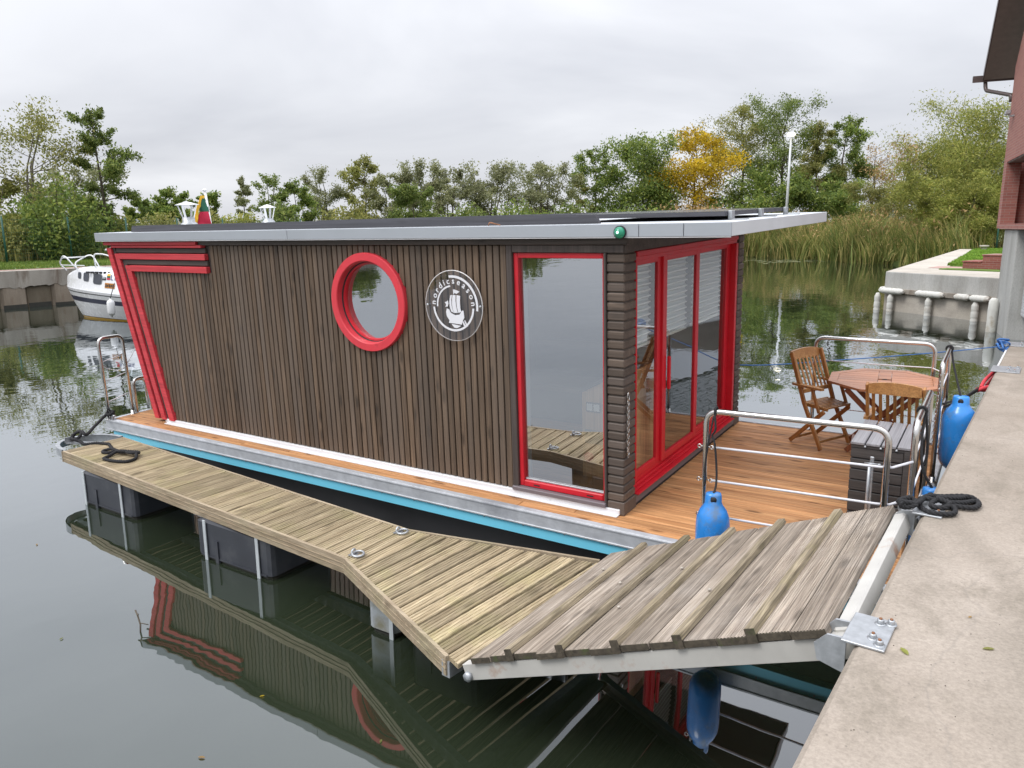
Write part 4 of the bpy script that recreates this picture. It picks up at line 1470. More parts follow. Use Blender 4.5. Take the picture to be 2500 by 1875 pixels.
# galvanised stanchion in front of the box
gp = bthing('stanchion', 1.735, 0.60, 0.0, 0, 'thin galvanised stanchion with a cross bolt before the dark box', 'stanchion')
part(MB().box(-0.014, 0.014, -0.005, 0.005, 0.0, 0.60, bev=0.004).tube([(-0.014, -0.012, 0.0), (-0.014, -0.012, 0.54)], 0.012, 8), 'bar', 'galvanised', gp)
part(MB().tube([(-0.05, -0.002, 0.545), (0.045, -0.002, 0.545)], 0.007, 8).lathe([(0.0, 0.537), (0.013, 0.538), (0.013, 0.552), (0.0, 0.553)], 8, (0.05, -0.002, 0)), 'cross_bolt', 'galvanised', gp)


def fender(mat4, r, ln, label, nm='fender'):
    f = empty(nm, matrix=mat4)
    tag(f, label, 'fender', 'blue fenders of the houseboat')
    prof = [(0.0, 0.0), (r * 0.45, 0.012), (r * 0.8, 0.05), (r * 0.97, 0.10), (r, 0.16), (r, ln - 0.26), (r * 0.985, ln - 0.22), (r * 0.94, ln - 0.175),
            (r * 0.78, ln - 0.125), (r * 0.56, ln - 0.09), (r * 0.50, ln - 0.07)]
    body = MB().lathe(prof, 28)
    # flattened eye with its hole
    n_ = 28
    vs = []
    for q, (hh, wx, wy) in enumerate(((ln - 0.07, r * 0.50, r * 0.50), (ln - 0.045, r * 0.49, r * 0.40), (ln - 0.015, r * 0.47, r * 0.34), (ln, r * 0.42, r * 0.28))):
        for k in range(n_):
            w = 2 * PI * k / n_
            vs.append((wx * math.cos(w), wy * math.sin(w), hh))
    fs = []
    for q in range(3):
        for k in range(n_):
            fs.append((q * n_ + k, q * n_ + (k + 1) % n_, (q + 1) * n_ + (k + 1) % n_, (q + 1) * n_ + k))
    fs.append(tuple(range(3 * n_, 4 * n_)))
    body.add(vs, fs, 0, True)
    part(body, 'body', 'fender_blue', f)
    part(MB().lathe([(0.0, -r * 0.42), (0.021, -r * 0.42), (0.021, r * 0.42), (0.0, r * 0.42)], 14, (0, 0, ln - 0.038), axis=1), 'eye', 'dark_rubber', f)
    return f


FR = Matrix.Identity(4)
fender(BM @ Matrix.Translation((0.872, -0.415, -0.14)) @ Matrix.Rotation(0.35, 4, 'Z'), 0.118, 0.645, 'blue fender hanging beside the deck rail behind the gangway')
mb = MB()
mb.tube([Vector((0.82, -0.25, 1.05)) + Vector((0, math.cos(w), math.sin(w))) * 0.028 for w in np.linspace(0, 2 * PI, 15)[:-1]], 0.0085, 7, closed=True)
mb.tube(curve_pts([(0.82, -0.275, 1.03), (0.835, -0.30, 0.93), (0.812, -0.30, 0.88), (0.835, -0.31, 0.83), (0.86, -0.33, 0.66), (0.872, -0.37, 0.54), (0.874, -0.46, 0.475), (0.872, -0.415, 0.462)], 6), 0.0075, 7)
mb.tube(curve_pts([(0.815, -0.28, 1.02), (0.80, -0.30, 0.90), (0.79, -0.31, 0.82), (0.778, -0.32, 0.68), (0.785, -0.33, 0.56), (0.775, -0.33, 0.51)], 6), 0.0065, 7)
ro = mb.build('fender_rope', 'black_rope', None, matrix=BM)
tag(ro, 'black cord tying the near fender to the deck rail', 'rope', 'fender cords')

# bow fenders between the boat and the quay
fender(BM @ Matrix.Translation((2.215, 2.10, 0.10)), 0.135, 0.68, 'large blue fender squeezed between the bow and the concrete quay')
mb = MB()
mb.tube([Vector((2.055, 2.83, 1.06)) + Vector((math.cos(w), 0, math.sin(w))) * 0.028 for w in np.linspace(0, 2 * PI, 13)[:-1]], 0.010, 6, closed=True)
mb.tube(curve_pts([(2.075, 2.83, 1.04), (2.10, 2.7, 0.96), (2.16, 2.35, 0.86), (2.20, 2.12, 0.80), (2.215, 2.10, 0.735)], 6), 0.009, 6)
ro = mb.build('fender_rope', 'black_rope', None, matrix=BM)
tag(ro, 'black cord holding the large bow fender at the quay', 'rope', 'fender cords')
fender(BM @ Matrix.Translation((2.165, 0.10, -0.02)), 0.115, 0.62, 'small blue fender top showing beside the coiled black rope')
mb = MB()
mb.tube([Vector((2.055, 0.30, 1.065)) + Vector((math.cos(w), 0, math.sin(w))) * 0.028 for w in np.linspace(0, 2 * PI, 13)[:-1]], 0.010, 6, closed=True)
mb.tube(curve_pts([(2.08, 0.30, 1.05), (2.095, 0.27, 0.95), (2.11, 0.25, 0.80), (2.10, 0.23, 0.70)], 6), 0.009, 6)
mb.tube(curve_pts([(2.075, 0.30, 1.04), (2.075, 0.2, 0.9), (2.10, 0.12, 0.72), (2.165, 0.10, 0.60)], 6), 0.009, 6)
ro = mb.build('fender_rope', 'black_rope', None, matrix=BM)
tag(ro, 'black cord hanging from the bow rail to the small fender', 'rope', 'fender cords')

# chains: one on the corner post, one at the bow gate
def chain_mesh(pts, link=0.026, r=0.0028, wid=0.008):
    mb = MB()
    d = 0.0
    P = [Vector(p) for p in pts]
    for i in range(len(P) - 1):
        seg = P[i + 1] - P[i]
        n_ = max(1, int(seg.length / link))
        for k in range(n_):
            c_ = P[i] + seg * ((k + 0.5) / n_)
            u_ = seg.normalized()
            s_ = u_.cross(Vector((0, 1, 0)) if (k % 2) else Vector((1, 0, 0)))
            if s_.length < 0.1:
                s_ = u_.cross(Vector((0, 0, 1)))
            s_.normalize()
            ring = [c_ + u_ * (link * 0.62 * math.cos(w)) + s_ * (wid * math.sin(w)) for w in np.linspace(0, 2 * PI, 9)[:-1]]
            mb.tube(ring, r, 5, closed=True)
    return mb


ch_ = chain_mesh([(0.012, 0.045, 0.965), (0.012, 0.042, 0.55), (0.014, 0.055, 0.49)])
ch_2 = chain_mesh([(0.012, 0.066, 0.965), (0.012, 0.064, 0.56), (0.014, 0.055, 0.50)])
ch_.add(ch_2.v, ch_2.f, 0, True)
ch_.tube([Vector((0.014, 0.055, 1.0)) + Vector((0, 0.017 * math.cos(w), 0.034 * math.sin(w))) for w in np.linspace(0, 2 * PI, 13)[:-1]], 0.0045, 6, closed=True)
co = ch_.build('chain', 'steel', None, matrix=BM)
tag(co, 'doubled steel chain hanging on the slatted corner post', 'chain')
ch_ = chain_mesh([(2.05, 1.985, 0.98), (2.045, 1.96, 0.70), (2.03, 1.95, 0.35)], link=0.03)
ch_.tube([Vector((2.05, 1.985, 1.02)) + Vector((0, 0.018 * math.cos(w), 0.04 * math.sin(w))) for w in np.linspace(0, 2 * PI, 13)[:-1]], 0.005, 6, closed=True)
co = ch_.build('chain', 'steel', None, matrix=BM)
tag(co, 'steel gate chain hanging on the bow rail beside the large fender', 'chain')

# flag at the stern
fl = bthing('flag', -7.17, 1.74, 0.0, 0, 'yellow green and red flag drooping from a white staff at the stern', 'flag')
part(MB().tube([(0.05, 0, 0.4), (-0.16, -0.02, 2.86)], 0.018, 8).lathe([(0.0, 2.90), (0.03, 2.885), (0.035, 2.87), (0.0, 2.855)], 10, (-0.163, -0.02, 0)), 'staff', 'white_paint', fl)
# a limp cloth folded down along the staff: yellow fold outside, green above, red below
def cloth(rows, mt, dy):
    vs, fs = [], []
    for xl, xr, z in rows:
        for q in range(5):
            w = q / 4
            e_ = xl + (xr - xl) * w + 0.145
            vs.append((-0.145 + e_ * 1.45 + (2.8 - z) * 0.05, dy + e_ * 1.1 - 0.022 * math.sin(w * 5 + z * 9), z))
    for i in range(len(rows) - 1):
        for q in range(4):
            fs.append((i * 5 + q, i * 5 + q + 1, i * 5 + q + 6, i * 5 + q + 5))
    part(MB().add(vs, fs, 0, True), 'stripe', mt, fl)


cloth([(-0.165, -0.145, 2.80), (-0.19, -0.165, 2.72), (-0.235, -0.20, 2.60), (-0.255, -0.205, 2.48), (-0.262, -0.215, 2.40), (-0.20, -0.19, 2.36)], 'flag_yellow', -0.06)
cloth([(-0.175, -0.146, 2.76), (-0.20, -0.140, 2.70), (-0.215, -0.133, 2.62), (-0.205, -0.128, 2.57)], 'flag_green', -0.04)
cloth([(-0.205, -0.130, 2.575), (-0.225, -0.120, 2.50), (-0.235, -0.112, 2.42), (-0.19, -0.105, 2.36), (-0.14, -0.10, 2.31)], 'flag_red', -0.05)

# ------------------------------------------------------------------ floating pontoon
PZ = 0.48
near_e = [(-8.487, 4.054), (-3.870, 3.690), (-2.432, 3.050)]
far_e = [(-8.480, 4.743), (-3.813, 4.368), (-2.270, 4.664)]


def edge_y(e, x):
    for (x0, y0), (x1, y1) in zip(e[:-1], e[1:]):
        if x <= x1 or (x1, y1) == e[-1]:
            return y0 + (y1 - y0) * (x - x0) / (x1 - x0)


PO = empty('pontoon', (-5.5, 4.2, 0.0))
tag(PO, 'floating timber pontoon with grooved mossy boards beside the houseboat', 'pontoon')
PM = PO.matrix_basis.inverted()
off = Vector((5.5, -4.2, 0.0))


def ppart(mb, name, mat, parent=None):
    mb.v = [(x + 5.5, y - 4.2, z) for x, y, z in mb.v]
    return mb.build(name, mat, parent or PO)


x = -8.475
bi = 0
while x < -2.42 + 0.1:
    w = 0.1065
    tz = random.uniform(-0.002, 0.003)
    sk = 0.0
    if x > -3.9:
        sk = 0.155 * (x + 3.9) / 1.45              # the last boards follow the angled end
    # grooved profile: four ridges
    prof = []
    ng = 4
    for q in range(ng):
        a0 = q / ng * w
        d_ = w / ng
        prof += [(a0 + 0.0035, PZ - 0.0045), (a0 + 0.006, PZ), (a0 + d_ - 0.006, PZ), (a0 + d_ - 0.0035, PZ - 0.0045)]
    prof[0] = (0.002, PZ - 0.006)
    prof[-1] = (w - 0.002, PZ - 0.006)
    prof += [(w - 0.002, PZ - 0.03), (0.002, PZ - 0.03)]
    n_ = len(prof)
    vs = []
    for end in (0, 1):
        for (px, pz) in prof:
            xx = x + px
            yn, yf = edge_y(near_e, xx) + 0.026, edge_y(far_e, xx) - 0.026
            yy = yf if end else yn
            vs.append((xx + (sk if end else 0.0) * (1 if x > -3.9 else 0), yy, pz + tz))
    fs = [tuple(range(n_)), tuple(range(2 * n_ - 1, n_ - 1, -1))] + [(i, n_ + i, n_ + (i + 1) % n_, (i + 1) % n_) for i in range(n_)]
    if x + w < -2.325:
        ppart(MB().add(vs, fs), 'deck_board', 'pontoon_wood')
    x += 0.1185
    bi += 1
# edge boards
for e, nm, s in ((near_e, 'edge_board', -1), (far_e, 'edge_board', 1)):
    for (x0, y0), (x1, y1) in zip(e[:-1], e[1:]):
        d = Vector((x1 - x0, y1 - y0, 0)).normalized()
        nrm = Vector((-d.y, d.x, 0)) * s
        a, b2 = Vector((x0, y0, 0)), Vector((x1, y1, 0))
        i0, i1 = a - nrm * 0.024, b2 - nrm * 0.024
        mb = MB()
        poly = [a, b2, i1, i0]
        vs = [Vector((p.x, p.y, z)) for z in (PZ - 0.118, PZ + 0.004) for p in poly]
        fs = [(0, 3, 2, 1), (4, 5, 6, 7), (0, 1, 5, 4), (1, 2, 6, 5), (2, 3, 7, 6), (3, 0, 4, 7)]
        if s > 0:
            fs = [f[::-1] for f in fs]
        mb.add(vs, fs)
        # two shallow planed grooves along the outer face
        for zz in (PZ - 0.04, PZ - 0.075):
            mb.beam(Vector((a.x, a.y, zz)) + nrm * 0.001, Vector((b2.x, b2.y, zz)) + nrm * 0.001, 0.006, 0.006)
        ppart(mb, nm, 'pontoon_side')
ppart(MB().beam((-8.492, 4.05, PZ - 0.06), (-8.484, 4.745, PZ - 0.06), 0.022, 0.115), 'edge_board', 'pontoon_side')
# steel frame under the boards
mb = MB()
for t0 in (0.12, 0.88):
    pts = [(nx, ny + (fy - ny) * t0, PZ - 0.085) for (nx, ny), (fx, fy) in zip(near_e, far_e)]
    for p, q in zip(pts[:-1], pts[1:]):
        mb.beam(p, q, 0.05, 0.09)
mb.beam((-2.44, 3.06, PZ - 0.08), (-2.285, 4.65, PZ - 0.08), 0.06, 0.10)
ppart(mb, 'frame', 'galvanised')
# floats with straps
def float_box(x0, x1, ya, yb, mat='float_plastic', top=0.36):
    mb = MB()
    d = 0.05
    vs = []
    for z, sh in ((-0.25, 0.06), (0.015, 0.012), (0.035, 0.0), (top - 0.02, 0.0), (top, 0.03)):
        X0, X1, Y0, Y1 = x0 + sh, x1 - sh, ya + sh, yb - sh
        ring = [(X0 + d, Y0), (X1 - d, Y0), (X1 - d * 0.3, Y0 + d * 0.3), (X1, Y0 + d), (X1, Y1 - d), (X1 - d * 0.3, Y1 - d * 0.3), (X1 - d, Y1), (X0 + d, Y1), (X0 + d * 0.3, Y1 - d * 0.3), (X0, Y1 - d), (X0, Y0 + d), (X0 + d * 0.3, Y0 + d * 0.3)]
        vs += [(p[0], p[1], z) for p in ring]
    k = 12
    fs = []
    for i in range(4):
        for j in range(k):
            fs.append((i * k + j, i * k + (j + 1) % k, (i + 1) * k + (j + 1) % k, (i + 1) * k + j))
    fs.append(tuple(range(4 * k, 5 * k)))
    mb.add(vs, fs)
    for q in range(2 * k):
        mb.m[q] = 1
    if mat == 'float_plastic':
        xm = x0 + (x1 - x0) * 0.28
        mb.box(xm - 0.012, xm + 0.03, ya - 0.012, ya + 0.01, 0.0, 0.2)
        mb.box(x0 + 0.06, x1 - 0.06, ya - 0.006, ya + 0.01, 0.028, 0.045)
    return ppart(mb, 'float', [mat, 'algae'])


def ye(x):
    return edge_y(near_e, x)


f1 = float_box(-8.03, -7.06, ye(-7.6) - 0.0, ye(-7.6) + 0.66)
f2 = float_box(-5.80, -4.82, ye(-5.3) + 0.0, ye(-5.3) + 0.66)
f3 = float_box(-3.62, -3.36, 3.66, 4.3, 'float_concrete', 0.37)
f4 = float_box(-3.28, -2.7, 3.72, 4.5)
for fl_, xs in ((f1, (-7.95, -7.27)), (f2, (-5.66, -4.97)), (f3, (-3.385,))):
    for xx in xs:
        yy = (ye(-7.6) if fl_ is f1 else ye(-5.3) if fl_ is f2 else 3.66)
        mb = MB()
        mb.add([(p[0] + 5.5, p[1] - 4.2, p[2]) for p in [(xx - 0.018, yy - 0.016, 0.365), (xx + 0.018, yy - 0.016, 0.365), (xx + 0.018, yy - 0.016, 0.0), (xx - 0.018, yy - 0.016, 0.0),
                (xx - 0.018, yy - 0.008, 0.365), (xx + 0.018, yy - 0.008, 0.365), (xx + 0.018, yy - 0.008, 0.0), (xx - 0.018, yy - 0.008, 0.0)]],
               [(0, 3, 2, 1), (4, 5, 6, 7), (0, 4, 7, 3), (1, 2, 6, 5), (2, 3, 7, 6), (0, 1, 5, 4)])
        mb.build('strap', 'strap_metal', fl_)
# the rounded steel nose
pts = []
for k in range(25):
    w = PI / 2 + PI * k / 24
    pts.append((-8.49 + 0.46 * math.cos(w), 4.40 + 0.345 * math.sin(w), 0.0))
mb = MB()
vs, fs = [], []
for p in pts:
    dx, dy = p[0] + 8.49, p[1] - 4.40
    l_ = math.hypot(dx, dy) or 1
    for r_ in (0.0, -0.012):
        for z in (PZ - 0.07, PZ + 0.012):
            vs.append((p[0] + dx / l_ * r_, p[1] + dy / l_ * r_, z))
    # top lip
    vs += [(p[0] + dx / l_ * 0.002, p[1] + dy / l_ * 0.002, PZ + 0.016), (p[0] - dx / l_ * 0.045, p[1] - dy / l_ * 0.045, PZ + 0.016)]
for k in range(24):
    p, q = k * 6, (k + 1) * 6
    fs += [(p, p + 1, q + 1, q), (p + 2, q + 2, q + 3, p + 3), (p + 4, q + 4, q + 5, p + 5), (p + 1, p + 4, q + 4, q + 1)]
ppart(MB().add(vs, fs), 'nose_ring', 'galvanised')
ppart(MB().beam((-8.84, 4.30, PZ - 0.01), (-8.50, 4.47, PZ - 0.01), 0.09, 0.012).beam((-8.835, 4.262, PZ + 0.02), (-8.835, 4.358, PZ + 0.02), 0.014, 0.07), 'nose_bracket', 'galvanised')
for px, py, rt in ((-3.836, 4.28, 0.3), (-3.833, 3.783, -0.5)):
    mb = MB()
    mb.tube([Vector((px + 0.025, py, PZ + 0.016)) + Vector((0.042 * math.cos(w), 0.042 * math.sin(w), 0.004 * math.sin(w + rt))) for w in np.linspace(0, 2 * PI, 17)[:-1]], 0.009, 8, closed=True)
    mb.tube([Vector((px - 0.02, py, PZ)) + Vector((0, 0.024 * math.cos(w), 0.042 * math.sin(w))) for w in np.linspace(0, PI, 9)], 0.008, 8)
    mb.box(px - 0.045, px + 0.01, py - 0.035, py + 0.035, PZ - 0.002, PZ + 0.004)
    ppart(mb, 'mooring_ring', 'galvanised')

# rope coil and stern line
def laid_rope(ctrl, r, lay=0.075, strands=3):
    """rope of strands twisted round each other"""
    raw = curve_pts(ctrl, 10)
    ln = [0.0]
    for p, q in zip(raw[:-1], raw[1:]):
        ln.append(ln[-1] + (q - p).length)
    step = lay / 7
    m_ = max(4, int(ln[-1] / step))
    pts = []
    j = 0
    for i in range(m_ + 1):
        d = ln[-1] * i / m_
        while j < len(ln) - 2 and ln[j + 1] < d:
            j += 1
        f = (d - ln[j]) / max(1e-9, ln[j + 1] - ln[j])
        pts.append(raw[j].lerp(raw[j + 1], f))
    mb = MB()
    prev = None
    fr_ = []
    for i, p in enumerate(pts):
        d = (pts[min(i + 1, m_)] - pts[max(i - 1, 0)]).normalized()
        a = d.cross(Vector((0, 0, 1))) if prev is None else prev - d * prev.dot(d)
        if a.length < 1e-4:
            a = d.cross(Vector((1, 0, 0)))
        a.normalize()
        prev = a
        fr_.append((a, d.cross(a)))
    for k in range(strands):
        sp_ = []
        for i, p in enumerate(pts):
            w = 2 * PI * (i / 7 + k / strands)
            sp_.append(p + (fr_[i][0] * math.cos(w) + fr_[i][1] * math.sin(w)) * r * 0.48)
        mb.tube(sp_, r * 0.60, 6)
    return mb


def rope_thing(name, ctrl, r, mat, label, group=None, per=8, n=8, cat='rope'):
    o = (laid_rope(ctrl, r) if r > 0.0135 else MB().tube(curve_pts(ctrl, per), r, n)).build(name, mat)
    tag(o, label, cat, group)
    return o


z = PZ + 0.016
c0 = on(345, 1090, z)
ctrl = [(-8.28, 4.46, z), (-8.18, 4.42, z), (-8.02, 4.36, z), (-7.96, 4.33, z), (-7.94, 4.28, z), (-8.0, 4.24, z), (-8.07, 4.28, z), (-8.03, 4.34, z + 0.012), (-7.93, 4.34, z + 0.014), (-7.80, 4.32, z + 0.018),
        (-7.72, 4.36, z + 0.02), (-7.66, 4.41, z + 0.02), (-7.60, 4.40, z + 0.02), (-7.62, 4.34, z + 0.03), (-7.70, 4.33, z + 0.03), (-7.80, 4.36, z + 0.02), (-7.86, 4.31, z + 0.015), (-7.82, 4.19, z), (-7.78, 4.12, z),
        (-7.66, 4.12, z), (-7.52, 4.16, z), (-7.47, 4.21, z), (-7.50, 4.30, z), (-7.58, 4.36, z + 0.02), (-7.66, 4.37, z + 0.03), (-7.74, 4.33, z + 0.035), (-7.82, 4.31, z + 0.03)]
rope_thing('rope_coil', ctrl, 0.017, 'black_rope', 'black rope end lying looped on the pontoon boards', 'black mooring ropes', per=6)
cl = bf(-7.06, -0.262, 0.07)
kn = Vector((-8.76, 4.36, PZ + 0.05))
ctrl = [cl + Vector((0.06, 0, 0.0)), cl + Vector((0.02, 0.03, 0.03)), cl + Vector((-0.04, -0.02, 0.02)), cl + Vector((0.03, -0.03, 0.0)), cl + Vector((0.05, 0.02, 0.035)), cl + Vector((-0.03, 0.02, 0.03)), cl + Vector((-0.05, -0.03, -0.01)),
        (cl + kn) / 2 + Vector((0, 0, -0.015)), kn + Vector((0.10, 0.06, 0.03)), kn + Vector((0.02, 0.05, 0.06)), kn + Vector((-0.05, 0.0, 0.03)), kn + Vector((-0.03, -0.04, -0.02)), kn + Vector((0.06, -0.02, 0.0)), kn + Vector((0.04, 0.04, 0.05)),
        kn + Vector((-0.05, 0.04, 0.05)), kn + Vector((-0.06, -0.02, -0.01)), kn + Vector((0.02, -0.05, -0.01)), kn + Vector((0.10, -0.02, -0.03)), kn + Vector((0.20, -0.02, -0.05)), Vector((-8.45, 4.42, PZ + 0.012)), Vector((-8.28, 4.46, PZ + 0.016))]
rope_thing('stern_line', ctrl, 0.018, 'black_rope', 'black mooring line from the stern cleat to the pontoon nose', 'black mooring ropes', per=6)

# ------------------------------------------------------------------ gangway
G0n, G0f = Vector((-2.235, 3.02, 0.555)), Vector((-2.190, 4.66, 0.555))
G1n, G1f = Vector((-0.458, 2.965, 1.282)), Vector((-0.386, 4.64, 1.282))
gx = (G1n - G0n)
GLEN = gx.length
gx.normalize()
gy = (G0f - G0n)
gy = (gy - gx * gy.dot(gx)).normalized()
gz = gx.cross(gy)
GM = Matrix(((gx.x, gy.x, gz.x, G0n.x), (gx.y, gy.y, gz.y, G0n.y), (gx.z, gy.z, gz.z, G0n.z), (0, 0, 0, 1)))
GWID = (G0f - G0n).length
GA = empty('gangway', matrix=GM)
tag(GA, 'weathered grey gangway with raised foot cleats sloping up to the quay', 'gangway')
cle = [0.146, 0.319, 0.488, 0.660, 0.839]
bounds = [0.0] + cle + [1.0]
cw = 0.048
brd = []
for i in range(6):
    s0 = bounds[i] * GLEN + (cw * 0.3 if i else 0.0)
    s1 = bounds[i + 1] * GLEN
    brd += [(s0, (s0 + s1) / 2), ((s0 + s1) / 2, s1 + (cw * 0.3 if i < 5 else 0))]
for i, (s0, s1) in enumerate(brd):
    tz = random.uniform(-0.003, 0.003)
    ex = random.uniform(-0.008, 0.012)
    mb = MB()
    w = s1 - s0 - 0.005
    ng = 11 if i >= 9 else 0
    if ng:
        prof = []
        for q in range(ng):
            a0, d_ = q / ng * w, w / ng
            prof += [(a0 + d_ * 0.12, -0.003), (a0 + d_ * 0.25, 0.0), (a0 + d_ * 0.75, 0.0), (a0 + d_ * 0.88, -0.003)]
        prof += [(w, -0.036), (0, -0.036)]
        n_ = len(prof)
        vs = [(s0 + 0.0025 + px, e, pz + tz) for e in (ex, GWID + ex) for px, pz in prof]
        fs = [tuple(range(n_)), tuple(range(2 * n_ - 1, n_ - 1, -1))] + [(i2, n_ + i2, n_ + (i2 + 1) % n_, (i2 + 1) % n_) for i2 in range(n_)]
        mb.add(vs, fs)
        mb.m[-n_ - 2] = 1
    else:
        mb.box(s0 + 0.0025, s1 - 0.0025, ex, GWID + ex, -0.036 + tz, tz, bev=0.005)
    mb.build('gangway_board', ['gangway_wood', 'end_grain'], GA)
    MB().box(s0 + 0.004, s1 - 0.004, ex - 0.004, ex - 0.0005, -0.034 + tz, -0.003 + tz).build('board_end', 'end_grain', GA)
for s in cle:
    q = s * GLEN
    mb = MB().prism([(q - cw / 2, 0.004), (q + cw / 2, 0.004), (q + cw * 0.42, 0.031), (q - cw * 0.40, 0.033)], 1, -0.005, GWID + 0.01)
    # prism pairs are (x, z) here
    mb.build('cleat', 'cleat_wood', GA)
    MB().box(q - cw * 0.46, q + cw * 0.46, -0.009, -0.0055, -0.034, 0.031).build('cleat_end', 'end_grain', GA)
# painted steel side channels
for y0, y1, ya, yb in ((0.012, 0.024, 0.0235, 0.07), (GWID - 0.024, GWID - 0.012, GWID - 0.07, GWID - 0.0235)):
    mb = MB().box(-0.09, GLEN + 0.05, y0, y1, -0.132, -0.040, bev=0.002)
    mb.box(-0.088, GLEN + 0.048, ya, yb, -0.047, -0.0405)
    mb.box(-0.088, GLEN + 0.048, ya, yb, -0.1315, -0.126)
    mb.build('side_channel', 'painted_steel', GA)
mb = MB().box(GLEN + 0.004, GLEN + 0.070, 0.06, GWID - 0.05, -0.115, -0.022, bev=0.010)
mb.build('head_tube', 'painted_steel', GA)
MB().box(-0.10, -0.03, 0.1, GWID - 0.1, -0.13, -0.05, bev=0.004).build('foot_tube', 'painted_steel', GA)
for yy in (0.006, GWID - 0.006):
    MB().lathe([(0.0, -0.020), (0.026, -0.018), (0.030, -0.006), (0.030, 0.004)], 6, (-0.065, yy, -0.105), axis=1).build('hinge_bolt', 'galvanised', GA)
# end plates by the quay hinge
for yy, s in ((0.020, -1), (GWID - 0.020, 1)):
    lug = MB().prism([(GLEN + 0.045, -0.145), (GLEN + 0.13, -0.145), (GLEN + 0.16, -0.10), (GLEN + 0.14, -0.05), (GLEN + 0.045, -0.035)], 1, yy - 0.012, yy + 0.012)
    lug.build('hinge_lug', 'painted_steel', GA)
    lb = MB().lathe([(0.0, -0.016), (0.024, -0.015), (0.028, -0.002), (0.028, 0.0)], 6, (GLEN + 0.115, yy - 0.014 if s < 0 else yy - 0.014, -0.095), axis=1)
    lb.lathe([(0.0, -0.024), (0.014, -0.023), (0.014, -0.015)], 8, (GLEN + 0.115, yy - 0.014, -0.095), axis=1)
    lb.build('hinge_bolt', 'galvanised', GA)
# a scatter of pale fallen seeds on the boards
mb = MB()
for s, w in ((0.25, 0.55), (0.36, 0.30), (0.13, 0.18), (0.44, 0.62), (0.62, 0.36), (0.09, 0.75)):
    mb.lathe([(0.0, 0.004), (0.008, 0.006), (0.011, 0.010), (0.006, 0.015), (0.0, 0.016)], 8, (s * GLEN, w * GWID, 0.0))
mb.build('seed', 'kerb_concrete', GA)

# steel hinge plates bolted on the quay
def hinge_plate(y0, y1, inl, label, lugs=True):
    p = empty('hinge_plate', tuple(qe((y0 + y1) / 2)) + (QZ,), -math.atan2(qd[0], qd[1]))
    tag(p, label, 'plate', 'steel plates bolted on the quay')
    h = (y1 - y0) / 2
    part(MB().box(-0.045, inl, -h, h, 0.001, 0.011, bev=0.002), 'plate', 'galvanised', p)
    if lugs:
        for yy in (-h * 0.75, h * 0.35):
            part(MB().prism([(-0.13, -0.115), (-0.03, -0.14), (-0.03, 0.004), (-0.10, 0.0), (-0.145, -0.05)], 1, yy - 0.006, yy + 0.006), 'lug', 'galvanised', p)
    for bx_, by_ in ((inl * 0.52, h * 0.62), (inl * 0.86, h * 0.75), (inl * 0.50, -h * 0.42), (inl * 0.78, -h * 0.72)):
        bo = part(MB().lathe([(0.0, 0.013), (0.021, 0.013), (0.021, 0.011)], 16, (bx_, by_, 0)), 'washer', 'galvanised', p)
        part(MB().lathe([(0.0, 0.030), (0.0125, 0.030), (0.0135, 0.026), (0.0135, 0.0135)], 6, (bx_, by_, 0)), 'nut', 'galvanised', p)
        part(MB().lathe([(0.0, 0.036), (0.006, 0.036), (0.006, 0.0305)], 8, (bx_, by_, 0)), 'stud', 'rusty', p)
    return p


hinge_plate(2.862, 3.117, 0.105, 'near galvanised hinge plate with four bolts on the quay edge')
hinge_plate(4.46, 4.80, 0.10, 'galvanised hinge plate under the coiled black rope')
hinge_plate(9.55, 9.95, 0.22, 'galvanised plate on the quay above the red webbing', False)
hinge_plate(11.75, 12.15, 0.26, 'galvanised plate at the far end of the quay by the blue knot', False)

# black rope heaped on the quay and tied to the gangway corner
z = QZ + 0.018
P = lambda u, v, dz=0.0: tuple(on(u, v, QZ + 0.02 + dz))
ctrl = [P(2200, 1232, 0.03), P(2195, 1222, 0.05), P(2225, 1215, 0.05), P(2235, 1232, 0.03), P(2205, 1238, 0.02), P(2200, 1225, 0.05), P(2240, 1228, 0.03), P(2262, 1212, 0.02), P(2300, 1212, 0.0), P(2360, 1212, 0.02), P(2380, 1222, 0.0), P(2340, 1228, 0.01),
        P(2290, 1222, 0.02), P(2255, 1216, 0.02), P(2243, 1222), P(2248, 1238), P(2275, 1252), P(2320, 1255), P(2332, 1248), P(2322, 1232), P(2308, 1220, 0.02), P(2280, 1224, 0.03), P(2275, 1236, 0.02), P(2305, 1240, 0.02),
        P(2318, 1228, 0.04), P(2290, 1216, 0.04), P(2330, 1216, 0.03), P(2372, 1216, 0.0), P(2390, 1230), P(2375, 1240), P(2330, 1236), P(2300, 1236)]
rope_thing('rope_heap', ctrl, 0.0145, 'black_rope', 'thick black rope heaped in loops on the quay above the gangway', 'black mooring ropes', per=7)
ctrl = [P(2196, 1226, 0.0), P(2190, 1232, 0.05), P(2200, 1240, 0.03), P(2235, 1242, 0.0), P(2262, 1236, 0.0), P(2300, 1246, 0.0)]
